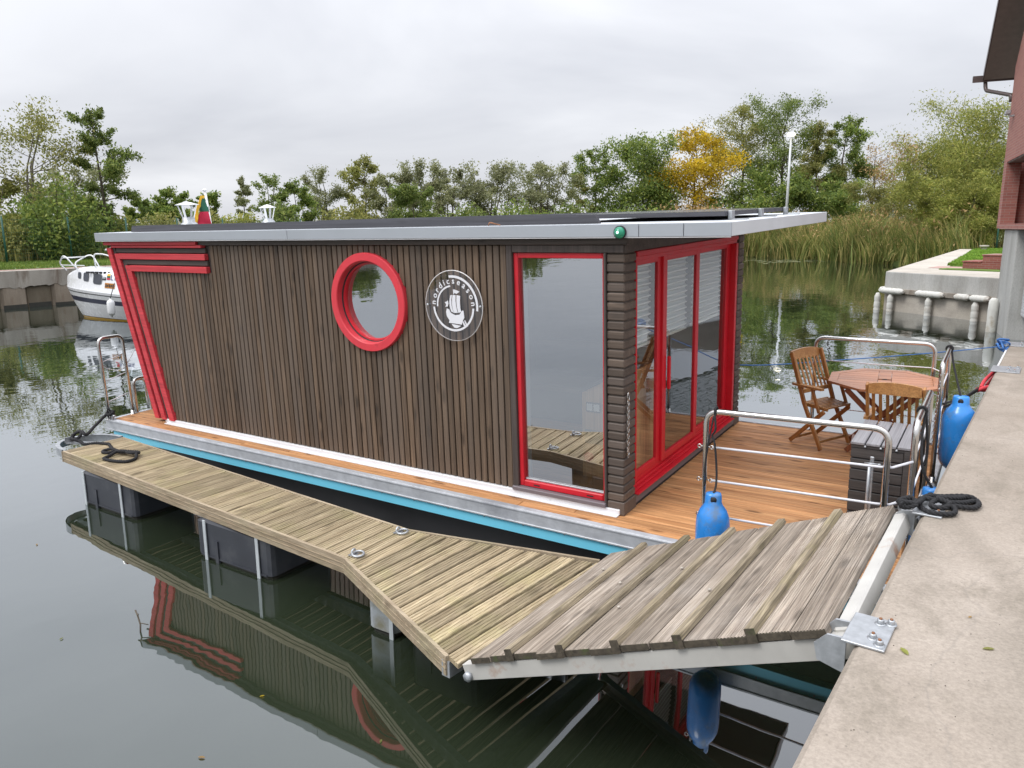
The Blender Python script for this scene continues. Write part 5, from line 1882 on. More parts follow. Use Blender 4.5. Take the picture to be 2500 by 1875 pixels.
# bow line to the red webbing on the quay
RW = np.append(qe(9.35, -0.10), 1.13)
for dz in (0.0, 0.035):
    e0 = bf(2.06, 2.55, 0.55 + dz)
    rope_thing('bow_line', [e0, (e0 * 0.5 + Vector(RW) * 0.5) + Vector((0, 0, -0.012)), Vector(RW) + Vector((-0.02, -0.05, dz * 0.6))], 0.011, 'black_rope',
               ('lower' if dz == 0 else 'upper') + ' strand of the black bow line pulled tight to the red webbing', 'paired bow lines', per=6)
wb = MB()
wb.tube(curve_pts([tuple(Vector(RW) + Vector(p)) for p in ((-0.03, -0.08, 0.0), (0.02, -0.03, 0.02), (0.07, 0.03, 0.03), (0.08, 0.10, 0.0), (0.02, 0.10, -0.02), (-0.03, 0.0, 0.0))], 6), 0.022, 8)
wb.tube(curve_pts([tuple(Vector(RW) + Vector(p)) for p in ((0.0, 0.0, 0.02), (0.03, 0.22, 0.07), (0.10, 0.48, 0.12), (0.11, 0.52, 0.08), (0.05, 0.30, 0.0))], 6), 0.019, 8)
o = wb.build('webbing_strop', 'red_webbing')
tag(o, 'red webbing strop knotted to a shackle at the quay edge', 'strop')
mb = MB()
a_, b_ = qe(9.9, -0.012), qe(12.2, -0.012)
mb.beam((a_[0], a_[1], 1.12), (b_[0], b_[1], 1.12), 0.02, 0.30)
o = mb.build('edge_plate', 'white_paint')
tag(o, 'white plate fixed on the face of the quay near its end', 'plate')
# blue rope across the water to the houseboat
bk = Vector(np.append(qe(11.7, -0.06), 1.30))
e1 = bf(-1.1, 3.25, 0.70)
# passes the point seen just clear of the cabin
ctrl = [bk, bk * 0.72 + bf(-0.05, 3.32, 0.63) * 0.28 + Vector((0, 0, -0.02)), bk * 0.36 + bf(-0.05, 3.32, 0.63) * 0.64 + Vector((0, 0, -0.025)), bf(-0.05, 3.32, 0.63), e1]
rope_thing('blue_rope', ctrl, 0.0065, 'blue_rope', 'thin blue rope stretched over the water from quay to boat', None, per=10)
mb = MB()
rr_ = random.Random(5)
pts = [bk + Vector((rr_.uniform(-0.07, 0.07), rr_.uniform(-0.12, 0.16), rr_.uniform(-0.05, 0.09))) for _ in range(18)]
mb.tube(curve_pts(pts, 4), 0.013, 6)
o = mb.build('rope_knot', 'blue_rope')
tag(o, 'bunched blue rope knot at the far end of the quay', 'knot')

# leaves lying on the quay
def fallen_leaf(u, v, s, rz, mat, label):
    p = on(u, v, QZ)
    mb = MB()
    pts = [(-1, 0, 0.02), (-0.5, 0.32, 0.10), (0.1, 0.42, 0.14), (0.6, 0.28, 0.12), (1.0, 0, 0.05), (0.6, -0.3, 0.10), (0.0, -0.42, 0.13), (-0.5, -0.3, 0.09), (0, 0, 0.0), (0.5, 0, 0.02), (-0.5, 0, 0.02)]
    vs = [(x * s, y * s, z * s + 0.003) for x, y, z in pts]
    mb.add(vs, [(0, 10, 1), (1, 10, 8, 2), (2, 8, 9, 3), (3, 9, 4), (4, 9, 5), (5, 9, 8, 6), (6, 8, 10, 7), (7, 10, 0)])
    o = mb.build('fallen_leaf', mat, None, loc=(p[0], p[1], QZ), rot=(0, 0, rz))
    tag(o, label, 'leaf', 'leaves fallen on the quay')


fallen_leaf(2413, 1586, 0.022, 0.5, 'leaf_olive', 'curled green leaf lying on the open concrete of the quay')
fallen_leaf(2208, 1592, 0.026, 2.2, 'leaf_willow', 'pale leaf beside the near hinge plate')
fallen_leaf(2368, 1508, 0.012, 1.2, 'leaf_brown', 'small brown leaf between the plate and the picture edge')

# ------------------------------------------------------------------ left basin wall, bank and fence
LW = empty('basin_wall', (XL, 14.0, 0.0))
tag(LW, 'stained concrete basin wall with sheet piling below the grassy bank', 'wall')
Y0, Y1 = -120.0, 110.0
# cap with a ragged lower edge
mb = MB()
rr_ = random.Random(3)
ys = [Y0 - 14, -14.0] + [-14 + i * 0.11 for i in range(1, 480)] + [Y1 - 14]
low = [0.80 + 0.03 * math.sin(i * 0.37) + rr_.uniform(-0.05, 0.05) + (0.09 if rr_.random() < 0.06 else 0) for i in range(len(ys))]
for i in range(len(ys) - 1):
    mb.add([(0, ys[i], low[i]), (0, ys[i + 1], low[i + 1]), (0, ys[i + 1], 1.40), (0, ys[i], 1.40), (-0.3, ys[i], low[i]), (-0.3, ys[i + 1], low[i + 1])], [(0, 1, 2, 3), (0, 4, 5, 1)], 0)
mb.build('cap', 'old_concrete', LW)
mb = MB().add([(0.0, Y0 - 14, 1.402), (0.0, Y1 - 14, 1.402), (-0.42, Y1 - 14, 1.402), (-0.42, Y0 - 14, 1.402)], [(0, 1, 2, 3)])
mb.build('coping', 'kerb_concrete', LW)
o = MB().add([(XL - 0.42, Y0, 1.412), (XL - 0.42, Y1, 1.412), (XL - 0.92, Y1, 1.412), (XL - 0.92, Y0, 1.412)], [(0, 1, 2, 3)]).build('path', 'path_brick')
tag(o, kind='structure')
MB().box(-0.5, -0.16, Y0 - 14, Y1 - 14, -1.5, 1.38).build('backing', 'sheet_pile_dark', LW)
pile, pit = None, None
y = -6.0
k = 0
while y < 40:
    w = 0.94
    if k % 2 == 0:
        m_ = MB().prism([(-0.155, 0.0), (-0.02, 0.09), (-0.02, w - 0.09), (-0.155, w)], 2, -1.2, 0.95) if pile is None else None
        if pile is None:
            pile = m_.build('sheet_pile', 'sheet_pile', LW, loc=(0, y, 0))
        else:
            place('sheet_pile', pile.data, LW, loc=(0, y, 0))
    else:
        if pit is None:
            pit = MB().prism([(-0.155, 0.01), (-0.125, 0.04), (-0.125, w - 0.04), (-0.155, w - 0.01)], 2, -1.2, 0.95).build('sheet_pile', 'sheet_pile_dark', LW, loc=(0, y, 0))
        else:
            place('sheet_pile', pit.data, LW, loc=(0, y, 0))
    y += w
    k += 1
mb = MB()
y = -6.0
k = 0
while y < 40:
    w = 0.94
    xo = -0.012 if k % 2 == 0 else -0.118
    mb.box(xo - 0.02, xo, y + 0.05, y + w - 0.05, -0.3, 0.13 + 0.03 * math.sin(k * 2.1))
    y += w
    k += 1
mb.build('algae_line', 'algae', LW)

# wire fence on green posts
FX = -39.0
fence = empty('wire_fence', (FX, 18.0, 1.42))
tag(fence, 'green wire mesh fence on thin posts along the far grass bank', 'fence')
post = None
for i in range(-6, 14):
    yy = -0.72 + i * 2.96
    if post is None:
        post = MB().tube([(0, 0, 0), (0.0, 0, 2.15)], 0.045, 8).build('post', 'fence_green', fence, loc=(0, yy, 0))
    else:
        place('post', post.data, fence, loc=(0, yy, 0))
wire = MB()
for k in range(29):
    wire.tube([(0, 0.05 + k * 0.1, 0.05), (0, 0.05 + k * 0.1, 2.0)], 0.004, 3, cap=False)
for k in range(11):
    wire.tube([(0, 0.0, 0.05 + k * 0.195), (0, 2.96, 0.05 + k * 0.195)], 0.004, 3, cap=False)
wp = None
for i in range(-6, 13):
    yy = -0.72 + i * 2.96
    if wp is None:
        wp = wire.build('mesh_panel', 'fence_green', fence, loc=(0, yy, 0))
        wp['kind'] = 'stuff'
    else:
        q = place('mesh_panel', wp.data, fence, loc=(0, yy, 0))
        q['kind'] = 'stuff'

# ------------------------------------------------------------------ motor boat on the far side
SB = empty('motor_boat', (-26.95, 13.72, 0.0), math.radians(15))
tag(SB, 'small white cabin motor boat with navy and yellow stripes', 'motor boat')
LEN, BEAM = 8.0, 1.2


def half(s):
    return BEAM * (1 - (1 - min(1, s / 0.62)) ** 2.1) ** 0.75 * (1 - 0.12 * max(0, s - 0.7) / 0.3)


NS = 30
sheer = lambda s: 0.78 + 0.26 * (1 - s) ** 1.6
stem = lambda z: 0.95 - 0.95 * (min(1, max(0, (z + 0.2) / 1.25))) ** 0.55     # the stem rakes forward as it rises


def hull_ring(s, fr):
    z = -0.25 + (sheer(s) + 0.25) * fr
    hb = half(s) * (0.42 + 0.58 * min(1, (fr + 0.02)) ** 0.6)
    x = LEN * s + stem(z) * (1 - s) ** 3
    return x, hb, z


FRS = [0.0, 0.20, 0.245, 0.262, 0.36, 0.52, 0.66, 0.74, 0.79, 0.90, 0.93, 1.0]
MI = [0, 3, 1, 0, 0, 0, 2, 2, 0, 4, 0]
mb = MB()
for side in (-1, 1):
    vs = []
    for i in range(NS + 1):
        s = (i / NS) ** 1.4
        for fr in FRS:
            x, hb, z = hull_ring(s, fr)
            vs.append((x, side * hb, z))
    nfr = len(FRS)
    for i in range(NS):
        for j in range(nfr - 1):
            f = (i * nfr + j, (i + 1) * nfr + j, (i + 1) * nfr + j + 1, i * nfr + j + 1)
            mb.add([vs[q] for q in f], [(0, 1, 2, 3) if side < 0 else (3, 2, 1, 0)], MI[j], True)
mb.build('hull', ['boat_white', 'boat_black', 'boat_navy', 'boat_yellow', 'boat_black'], SB)
# rounded foredeck and cabin trunk
mb = MB()
prof_h = [(1.0, 0.0), (0.985, 0.05), (0.93, 0.30), (0.86, 0.56), (0.80, 0.66), (0.66, 0.70), (0.0, 0.73)]
vs = []
for i in range(NS + 1):
    s = (i / NS) ** 1.4 * 0.66
    x0, hb, z0 = hull_ring(s, 1.0)
    g_ = min(1.0, (s / 0.14)) ** 0.7
    for side in (1,):
        row = [(x0 + (1 - g_) * 0.10 * q / 6, -hb * a * (1 if q < 1 else 0.985), z0 + h * (0.42 + 0.58 * g_)) for q, (a, h) in enumerate(prof_h)]
        row += [(p[0], -p[1], p[2]) for p in row[::-1][1:]]
    vs.append(row)
kk = len(vs[0])
flatv = [p for row in vs for p in row]
fs = []
for i in range(NS):
    for j in range(kk - 1):
        fs.append((i * kk + j, i * kk + j + 1, (i + 1) * kk + j + 1, (i + 1) * kk + j))
mb.add(flatv, fs, 0, True)
mb.build('cabin_trunk', 'boat_white', SB)


def skin(s, h, proud=0.008):
    """point on the near side of the cabin trunk at a height above the sheer"""
    x0, hb, z0 = hull_ring(s, 1.0)
    for (a0, h0), (a1, h1) in zip(prof_h[:-1], prof_h[1:]):
        if h0 <= h <= h1:
            a = a0 + (a1 - a0) * (h - h0) / (h1 - h0)
            break
    return Vector((x0, -hb * a * 0.985 - proud, z0 + h))


def s_at(x):
    return x / LEN


for s0, s1, h0, h1 in ((0.138, 0.160, 0.36, 0.56), (0.180, 0.215, 0.30, 0.57), (0.248, 0.300, 0.25, 0.57)):
    for nm, gr, mt, pr_ in (('window_rim', 0.006, 'galvanised', 0.010), ('window_pane', 0.0, 'smoked_glass', 0.016)):
        ring = []
        for k in range(20):
            w = 2 * PI * k / 20
            cx_, cz_ = math.copysign(abs(math.cos(w)) ** 0.45, math.cos(w)), math.copysign(abs(math.sin(w)) ** 0.45, math.sin(w))
            ring.append(skin((s0 + s1) / 2 + (s1 - s0) / 2 * cx_ * (1 + gr * 20), (h0 + h1) / 2 + (h1 - h0) / 2 * cz_ * (1 + gr * 14), pr_))
        MB().add(ring, [tuple(range(20))[::-1]]).build(nm, mt, SB)


def patch(s0, s1, h0, h1, nm, mt, proud):
    return MB().add([skin(s0, h0, proud), skin(s1, h0, proud), skin(s1, h1, proud), skin(s0, h1, proud)], [(0, 1, 2, 3)]).build(nm, mt, SB)


patch(0.303, 0.325, 0.40, 0.50, 'side_light', 'boat_black', 0.020)
patch(0.305, 0.323, 0.45, 0.495, 'light_lens', 'galvanised', 0.026)
patch(0.322, 0.380, 0.16, 0.32, 'name_plate', 'plate_orange', 0.012)
for h0, h1, mt in ((0.54, 0.60, 'flag_yellow'), (0.48, 0.54, 'flag_green'), (0.42, 0.48, 'flag_red')):
    patch(0.331, 0.349, h0, h1, 'flag_sticker', mt, 0.012)


def text_on_boat(txt, s0, h0, size, mt, nm, dx):
    mb = MB()
    xoff = 0.0
    for ch_ in txt:
        vs, fs = glyph_mesh(ch_, size)
        xs = [v[0] for v in vs]
        wd = max(xs) - min(xs)
        pts = []
        for vx, vy, vz in vs:
            p = skin(s0 + (xoff + vx - min(xs)) / LEN, h0 + vy, 0.016)
            pts.append(p)
        mb.add(pts, [f for f in fs])
        xoff += wd + dx
    mb.build(nm, mt, SB)


text_on_boat('LT-166', 0.354, 0.42, 0.24, 'letter_blue', 'registration_number', 0.022)
mb = MB()
for q in range(5):
    s0 = 0.326 + q * 0.0105
    a_, b_, c_, d_ = skin(s0, 0.19, 0.016), skin(s0 + 0.0075, 0.19 + 0.03 * (q % 2), 0.016), skin(s0 + 0.0075, 0.29, 0.016), skin(s0, 0.29 - 0.03 * (q % 2), 0.016)
    mb.add([a_, b_, c_, d_], [(0, 1, 2, 3)])
mb.build('plate_print', 'boat_black', SB)
# bow pulpit, side rail, windscreen
top_z = 1.70
mb = MB()
for sd in (-1, 1):
    pts = [skin(0.035, 0.55) , Vector((0.10, -0.30 , 1.80)), Vector((0.62, -0.56, 2.12)), skin(0.125, 0.64)]
    pts[0].y *= 1
    if sd > 0:
        pts = [Vector((p.x, -p.y, p.z)) for p in pts]
    mb.tube(bend(pts, 0.22, 6), 0.024, 8)
mb.tube([(0.42, -0.46, 2.0), (0.33, 0, 1.99), (0.42, 0.46, 2.0)], 0.022, 8)
mb.build('bow_rail', 'white_paint', SB)
mb = MB()
for sd in (-1, 1):
    a_ = skin(0.235, 0.665)
    a_.y = sd * abs(a_.y) * 0.8
    e_ = Vector((3.1, sd * 0.75, 1.98))
    mb.tube(bend([a_, Vector((a_.x - 0.06, a_.y, 2.14)), Vector((a_.x + 0.35, a_.y, 2.13)), e_], 0.15, 6), 0.022, 8)
mb.tube([(0.4, -0.5, 1.76), (1.55, -0.66, 1.76)], 0.018, 6)
mb.build('side_rail', 'white_paint', SB)
mb = MB()
for sd in (-1, 1):
    mb.tube(bend([(2.95, sd * 0.78, 1.62), (3.2, sd * 0.72, 2.22), (4.2, sd * 0.74, 2.30), (4.2, sd * 0.86, 1.6)], 0.12, 6), 0.03, 8)
mb.tube([(3.16, -0.70, 2.16), (3.06, 0, 2.18), (3.16, 0.70, 2.16)], 0.03, 8)
mb.build('windscreen_frame', 'boat_black', SB)
mb = MB()
for sd in (-1, 1):
    mb.add([(3.0, sd * 0.765, 1.66), (4.15, sd * 0.85, 1.66), (4.15, sd * 0.735, 2.26), (3.2, sd * 0.715, 2.18)], [(0, 1, 2, 3)])
mb.add([(2.94, -0.765, 1.66), (2.94, 0.765, 1.66), (3.12, 0.70, 2.14), (3.12, -0.70, 2.14)], [(0, 1, 2, 3)])
mb.build('windscreen', 'door_glass', SB)
mb = MB()
for k in range(6):
    mb.box(1.75 + k * 0.18, 1.84 + k * 0.18, -0.82, -0.74, 1.52, 1.585)
mb.build('handrail_block', 'boat_black', SB)
MB().box(LEN * 0.66, LEN - 0.3, -0.95, 0.95, 0.75, 1.05, bev=0.03).build('cockpit', 'boat_white', SB)
MB().prism([(5.3, 1.06), (7.3, 1.06), (7.3, 1.75), (5.6, 2.1), (5.3, 2.1)], 1, -0.8, 0.8).build('cockpit_cover', 'hull_blue', SB)
# white fender on a line
wf = empty('white_fender', SB.matrix_basis @ Vector((3.2, -1.38, 0.26)))
tag(wf, 'small white fender hung on the flank of the motor boat', 'fender')
MB().lathe([(0.0, -0.05), (0.03, -0.05), (0.035, 0.0), (0.09, 0.03), (0.115, 0.09), (0.115, 0.40), (0.09, 0.46), (0.04, 0.49), (0.03, 0.53), (0.0, 0.53)], 18).build('body', 'white_paint', wf)
MB().tube([(0, 0, 0.52), (0.25, 0.05, 1.02)], 0.012, 6).build('line', 'boat_black', wf)

# ------------------------------------------------------------------ right basin wall with white bumpers, lawn, steps
WD = (CE - CW) / np.linalg.norm(CE - CW)
WL = float(np.linalg.norm(CE - CW))
RWL = empty('bumper_wall', (CW[0], CW[1], 0.0), math.atan2(WD[1], WD[0]))
tag(RWL, 'pale concrete basin wall fitted with white foam bumpers', 'wall')
MB().box(0.0, WL + 0.3, -0.02, 0.55, 0.72, 1.33, bev=0.015).build('cap', 'pale_concrete', RWL)
MB().box(0.02, WL + 0.3, 0.14, 0.5, -1.4, 0.72).build('backing', 'sheet_pile_dark', RWL)
y = 0.05
k = 0
while y < WL:
    w = 0.62
    d0, d1 = (0.02, 0.13) if k % 2 == 0 else (0.10, 0.13)
    MB().prism([(y + 0.01, 0.138), (y + 0.06, d0), (y + w - 0.06, d0), (y + w - 0.01, 0.138)], 2, -1.2, 0.72).build('sheet_pile', 'sheet_pile' if k % 2 == 0 else 'sheet_pile_dark', RWL)
    MB().box(y + 0.06, y + w - 0.06, d0 - 0.012, d0 - 0.001, -0.4, 0.13).build('algae_line', 'algae', RWL)
    y += w
    k += 1
MB().box(-0.05, WL + 0.1, -0.10, -0.021, 0.62, 0.78, bev=0.01).build('waling_beam', 'old_concrete', RWL)


def foam_tube(a, b_, r, nm='foam_bumper'):
    a, b_ = Vector(a), Vector(b_)
    n_ = 26
    pts, rs = [], []
    for i in range(n_ + 1):
        s = i / n_
        pts.append(a + (b_ - a) * s)
        e = min(s, 1 - s) * (b_ - a).length
        rr2 = r * min(1.0, 0.45 + e / (r * 0.9) * 0.55) if e < r * 0.9 else r
        if i % 6 == 0 and 0 < i < n_:
            rr2 *= 0.86
        rs.append(rr2)
    return MB().tube(pts, rs, 12).build(nm, 'foam_white', RWL)


for t0, t1 in ((-0.04, 0.0), (0.01, 0.235), (0.355, 0.61), (0.705, 0.83), (0.835, 0.99)):
    if t0 < 0:
        foam_tube((-0.12, -0.10, 0.70), (-0.10, 0.5, 0.70), 0.115)
    else:
        foam_tube((t0 * WL, -0.19, 0.70), (t1 * WL, -0.19, 0.70), 0.105)
for tt in (-0.03, 0.105, 0.475, 0.88):
    foam_tube((tt * WL, -0.16, -0.35), (tt * WL, -0.16, 0.60), 0.105)

lawn_in = [CW + WD * 0.4 + np.array([0.45, 0.55]), np.array([6, 24.6]), np.array([14, 30]), np.array([10, 66]), np.array([-2.1, 62])]
grid_sheet('kerb_walk', [tuple(CW + WD * 0.02), tuple(CE + WD * 0.2), (16, 24), (16, 62), (-2.95, 61)], 1.335, 'kerb_concrete', skirt=-1.0)
grid_sheet('lawn', [(-1.9, 33.8), (6.0, 31.8), (16, 31.8), (16, 61), (-2.2, 60.2)], 1.375, 'lawn_ground', skirt=1.33)
grid_sheet('brick_path', [(-2.55, 32.4), (6.0, 29.6), (6.0, 31.4), (-2.3, 33.9)], 1.345, 'path_brick')
grid_sheet('lawn_strip', [(-2.1, 31.3), (6.0, 27.9), (6.0, 29.4), (-1.9, 32.1)], 1.37, 'lawn_ground', skirt=1.33)
st = empty('brick_steps', tuple(on(2349, 657, 1.345)), math.radians(-16))
tag(st, 'red brick garden steps on the lawn by the boathouse', 'steps')
for i in range(3):
    MB().box(i * 0.62, 3.4, 0.0, 1.3, i * 0.24 + 0.001, (i + 1) * 0.24, bev=0.01).build('step', 'step_brick', st)
    MB().box(i * 0.62 - 0.03, (i + 1) * 0.62 - 0.032 if i < 2 else 3.4, -0.03, 1.3, (i + 1) * 0.24 + 0.001, (i + 1) * 0.24 + 0.05, bev=0.01).build('tread', 'step_brick', st)
o = MB().lathe([(0.0, 0.32), (0.26, 0.31), (0.26, 0.22), (0.16, 0.20), (0.16, 0.0)], 12).build('garden_bollard', 'kerb_concrete', None, loc=tuple(on(2402, 611, 1.37)))
tag(o, 'short pale concrete drum standing on the far lawn', 'bollard')
o = MB().tube([(0, 0, 0), (0, 0, 2.3)], 0.05, 8).build('fence_post', 'fence_green', None, loc=tuple(on(2432, 607, 1.37)))
tag(o, 'single dark green fence post at the back of the lawn', 'post')

# ------------------------------------------------------------------ brick boathouse at the picture's right side
BH = empty('boathouse', (-0.42, 26.4, 0.0), math.atan2(-0.1335, 1.0) * -1)
tag(BH, 'red brick boathouse with overhanging upper storey and white shutter', 'building')
# local frame: y runs away along the wall, x to the right (inland); the far corner is the origin
WZ0, WZ1 = 2.78, 7.16
mb = MB()
mb.box(0.0, 0.35, -0.56, 0.0, WZ0, 4.58)
mb.box(0.0, 0.35, -16, 0.0, 4.581, WZ1)
mb.prism([(-16.0, WZ1), (0.0, WZ1), (-6.5, WZ1 + 6.2)], 0, 0.0, 0.35)
mb.box(0.35, 9.0, -0.35, 0.0, WZ0, WZ1)
mb.box(1.1, 1.4, -16, -0.36, WZ0, 4.581)
mb.box(0.0, 1.1, -16, -0.561, WZ0 - 0.02, WZ0 + 0.12)
mb.build('brick_wall', 'wall_brick', BH)
MB().box(0.02, 1.1, -16, -0.57, 4.55, 4.579).build('recess_soffit', 'soffit_brown', BH)
MB().box(0.06, 0.75, -3.40, -1.20, -1.0, WZ0 - 0.021, bev=0.02).build('pillar', 'pale_concrete', BH)
MB().box(0.25, 0.7, -1.19, 0.0, -1.0, WZ0 - 0.001).build('brick_pier', 'wall_brick', BH)
sh_ = MB().box(0.34, 0.42, -16, -3.45, 0.62, WZ0 - 0.03)
shb = sh_.build('roller_shutter', 'shutter_white', BH)
mb = None
for i in range(26):
    z0 = 0.64 + i * 0.081
    if mb is None:
        mb = MB().box(0.325, 0.345, -16, -3.46, 0.0, 0.074, bev=0.006).build('shutter_slat', 'shutter_white', shb, loc=(0, 0, z0))
    else:
        place('shutter_slat', mb.data, shb, loc=(0, 0, z0))
foam = empty('pillar_bumper', BH.matrix_basis @ Vector((0.0, -1.9, 0.0)))
tag(foam, 'white foam bumper upright against the boathouse pillar', 'bumper')
MB().tube([(-0.08, 0, -0.4), (-0.08, 0, 0.05), (-0.08, 0, 0.3), (-0.08, 0, 0.6), (-0.08, 0, 0.85), (-0.08, 0, 0.93)], [0.12, 0.125, 0.12, 0.125, 0.115, 0.06], 12).build('foam', 'foam_white', foam)
# roof with its brown verge and gutter
ez, ey, ov = 7.05, 1.15, 0.62
rp = [(ey, ez), (-6.5, ez + 7.2), (-17, ez - 2.0)]
mb = MB()
mb.prism([(ey, ez), (-6.5, ez + 7.2), (-6.5, ez + 7.36), (ey + 0.03, ez + 0.16)], 0, -ov, 9.0)
mb.build('roof', 'soffit_brown', BH)
mb = MB().prism([(ey + 0.02, ez - 0.02), (-6.5, ez + 7.18), (-6.5, ez + 7.42), (ey + 0.05, ez + 0.22)], 0, -ov - 0.03, -ov + 0.001)
mb.build('bargeboard', 'gutter_brown', BH)
mb = MB().prism([(ey + 0.06, ez + 0.14), (ey + 0.23, ez + 0.15), (ey + 0.17, ez - 0.02), (ey + 0.06, ez - 0.05)], 0, -ov - 0.28, 9.0)
mb.build('gutter', 'gutter_brown', BH)
MB().tube(bend([(-ov + 0.05, ey + 0.14, ez), (-ov + 0.08, ey + 0.10, ez - 0.28), (0.0, 0.10, ez - 0.62), (0.0, 0.10, ez - 0.8)], 0.12), 0.055, 10).build('downpipe', 'gutter_brown', BH)
mb = MB().box(-0.12, 0.0, -0.9, -0.75, 5.75, 5.79).box(-0.22, -0.08, -0.94, -0.72, 5.80, 5.92, bev=0.02)
mb.build('floodlight', 'galvanised', BH)

# ------------------------------------------------------------------ lamp post
lp = far(1917, 560, 84.0)
LP = empty('street_lamp', (lp[0], lp[1], 0.7))
tag(LP, 'tall grey lamp post with its lamp lit beyond the reeds', 'street lamp')
ltop = far(1915, 330, 84.0)[2] - 0.7
MB().tube([(0, 0, 0), (0, 0, ltop * 0.5), (0, 0, ltop - 0.3)], [0.16, 0.13, 0.10], 10).build('pole', 'lamp_grey', LP)
MB().lathe([(0.0, 0.25), (0.30, 0.20), (0.42, 0.0), (0.30, -0.12), (0.0, -0.16)], 16, (0, 0, ltop)).build('lamp_head', 'lamp_head', LP)

# ------------------------------------------------------------------ plants
def leaves_mesh(name, P, size, mat, aspect=0.5, droop=0.0, seed=0):
    """many small leaf-shaped faces at points P"""
    r_ = np.random.default_rng(seed)
    n_ = len(P)
    a = r_.normal(size=(n_, 3))
    a[:, 2] -= droop
    a /= np.linalg.norm(a, axis=1)[:, None]
    h = r_.normal(size=(n_, 3))
    b_ = np.cross(a, h)
    b_ /= np.linalg.norm(b_, axis=1)[:, None]
    s = size * r_.uniform(0.6, 1.35, size=(n_, 1))
    V = np.empty((n_, 4, 3))
    V[:, 0] = P - a * s
    V[:, 1] = P + b_ * s * aspect + a * s * 0.1
    V[:, 2] = P + a * s
    V[:, 3] = P - b_ * s * aspect + a * s * 0.1
    F = np.arange(n_ * 4).reshape(n_, 4)
    return np_mesh(name, V.reshape(-1, 3), F, mat)


def tree(name, label, base, h, w, mat, leaves, leaf=0.16, low=0.25, limbs=11, clump=0.55, bark='bark', seed=1, trunk_r=None, lean=(0, 0), top_w=0.55, group=None, cat='tree', droop=0.0, sub=4, aspect=0.5, stems=1, fork=0.3):
    r_ = np.random.default_rng(seed)
    root = empty(name, tuple(base))
    tag(root, label, cat, group)
    tr = trunk_r or h * 0.014
    mb = MB()
    tips = []
    segs = []
    for st_ in range(stems):
        ang0 = r_.uniform(0, 2 * PI)
        sp = (0.0 if stems == 1 else w * 0.16)
        bx0, by0 = sp * 0.3 * math.cos(ang0), sp * 0.3 * math.sin(ang0)
        tx, ty = lean[0] * h + sp * 1.5 * math.cos(ang0), lean[1] * h + sp * 1.5 * math.sin(ang0)
        path = []
        nseg = 9
        for i in range(nseg + 1):
            s = i / nseg
            path.append(Vector((bx0 + tx * s ** 1.3 + r_.normal() * 0.012 * h * s, by0 + ty * s ** 1.3 + r_.normal() * 0.012 * h * s, -0.1 + h * 0.93 * s)))
        mb.tube(path, [max(0.012, tr * (1 - s * 0.92)) for s in np.linspace(0, 1, nseg + 1)], 7, cap=False)
        nl = max(4, limbs // stems)
        for k in range(nl):
            f = low * 0.8 + (0.92 - low * 0.8) * (k + r_.uniform(0, 0.7)) / nl
            i = min(nseg - 1, int(f * nseg))
            p0 = path[i].lerp(path[i + 1], f * nseg - i)
            rel = (f - low) / (1 - low)
            rad = w / 2 * (math.sin(PI * min(1, max(0.12, rel * 0.8 + 0.16))) ** 0.7) * r_.uniform(0.72, 1.12)
            rad *= (1 - (1 - top_w) * max(0, rel))
            az = k * 2.39996 + r_.uniform(-0.5, 0.5)
            up = r_.uniform(0.35, 0.9) * rad * (0.7 + 0.6 * rel)
            e = p0 + Vector((math.cos(az) * rad, math.sin(az) * rad, up - droop * rad * 0.5))
            if e.z > h:
                e.z = h - r_.uniform(0, 0.04) * h
            md = p0.lerp(e, 0.5) + Vector((0, 0, -0.08 * rad + 0.12 * rad * r_.normal() * 0.5))
            lp_ = curve_pts([p0, md, e], 4)
            lr = tr * (1 - f * 0.8) * 0.5
            mb.tube(lp_, [max(0.008, lr * (1 - 0.85 * q / (len(lp_) - 1))) for q in range(len(lp_))], 5, cap=False)
            segs.append((lp_[len(lp_) // 2], e, rad * 0.26))
            for q in range(sub):
                b0 = lp_[int(len(lp_) * r_.uniform(0.35, 0.95))]
                dr = Vector((r_.normal(), r_.normal(), r_.normal() * 0.7 + 0.35)).normalized()
                e2 = b0 + dr * rad * r_.uniform(0.3, 0.55)
                if e2.z > h * 1.01:
                    e2.z = h
                mb.tube([b0, b0.lerp(e2, 0.5) + Vector((0, 0, 0.04 * rad)), e2], [max(0.007, lr * 0.45), max(0.006, lr * 0.3), 0.006], 4, cap=False)
                segs.append((b0, e2, rad * 0.24))
        segs.append((path[-3], path[-1], w * 0.11))
    mb.build('trunk', bark, root)
    leaf = leaf * 0.8
    leaves = int(leaves * (2.1 if leaves < 9000 else 1.5))
    A_ = np.array([tuple(q[0]) for q in segs])
    B_ = np.array([tuple(q[1]) for q in segs])
    R = np.array([max(0.22, q[2]) for q in segs]) * clump / 0.55
    wgt = (np.linalg.norm(B_ - A_, axis=1) + 0.2) * R * r_.uniform(0.45, 1.5, len(R))
    idx = r_.choice(len(R), size=leaves, p=wgt / wgt.sum())
    tt = r_.beta(2.2, 1.1, size=(leaves, 1))
    P = A_[idx] * (1 - tt) + B_[idx] * tt + r_.normal(size=(leaves, 3)) * (R[idx] * 0.48)[:, None] * np.array([1, 1, 0.7])
    P[:, 2] = np.minimum(P[:, 2], h * 1.02)
    P[:, 2] = np.maximum(P[:, 2], 0.15)
    me = leaves_mesh('crown', P, leaf, mat, aspect, droop, seed)
    c = place('crown', me, root)
    return root


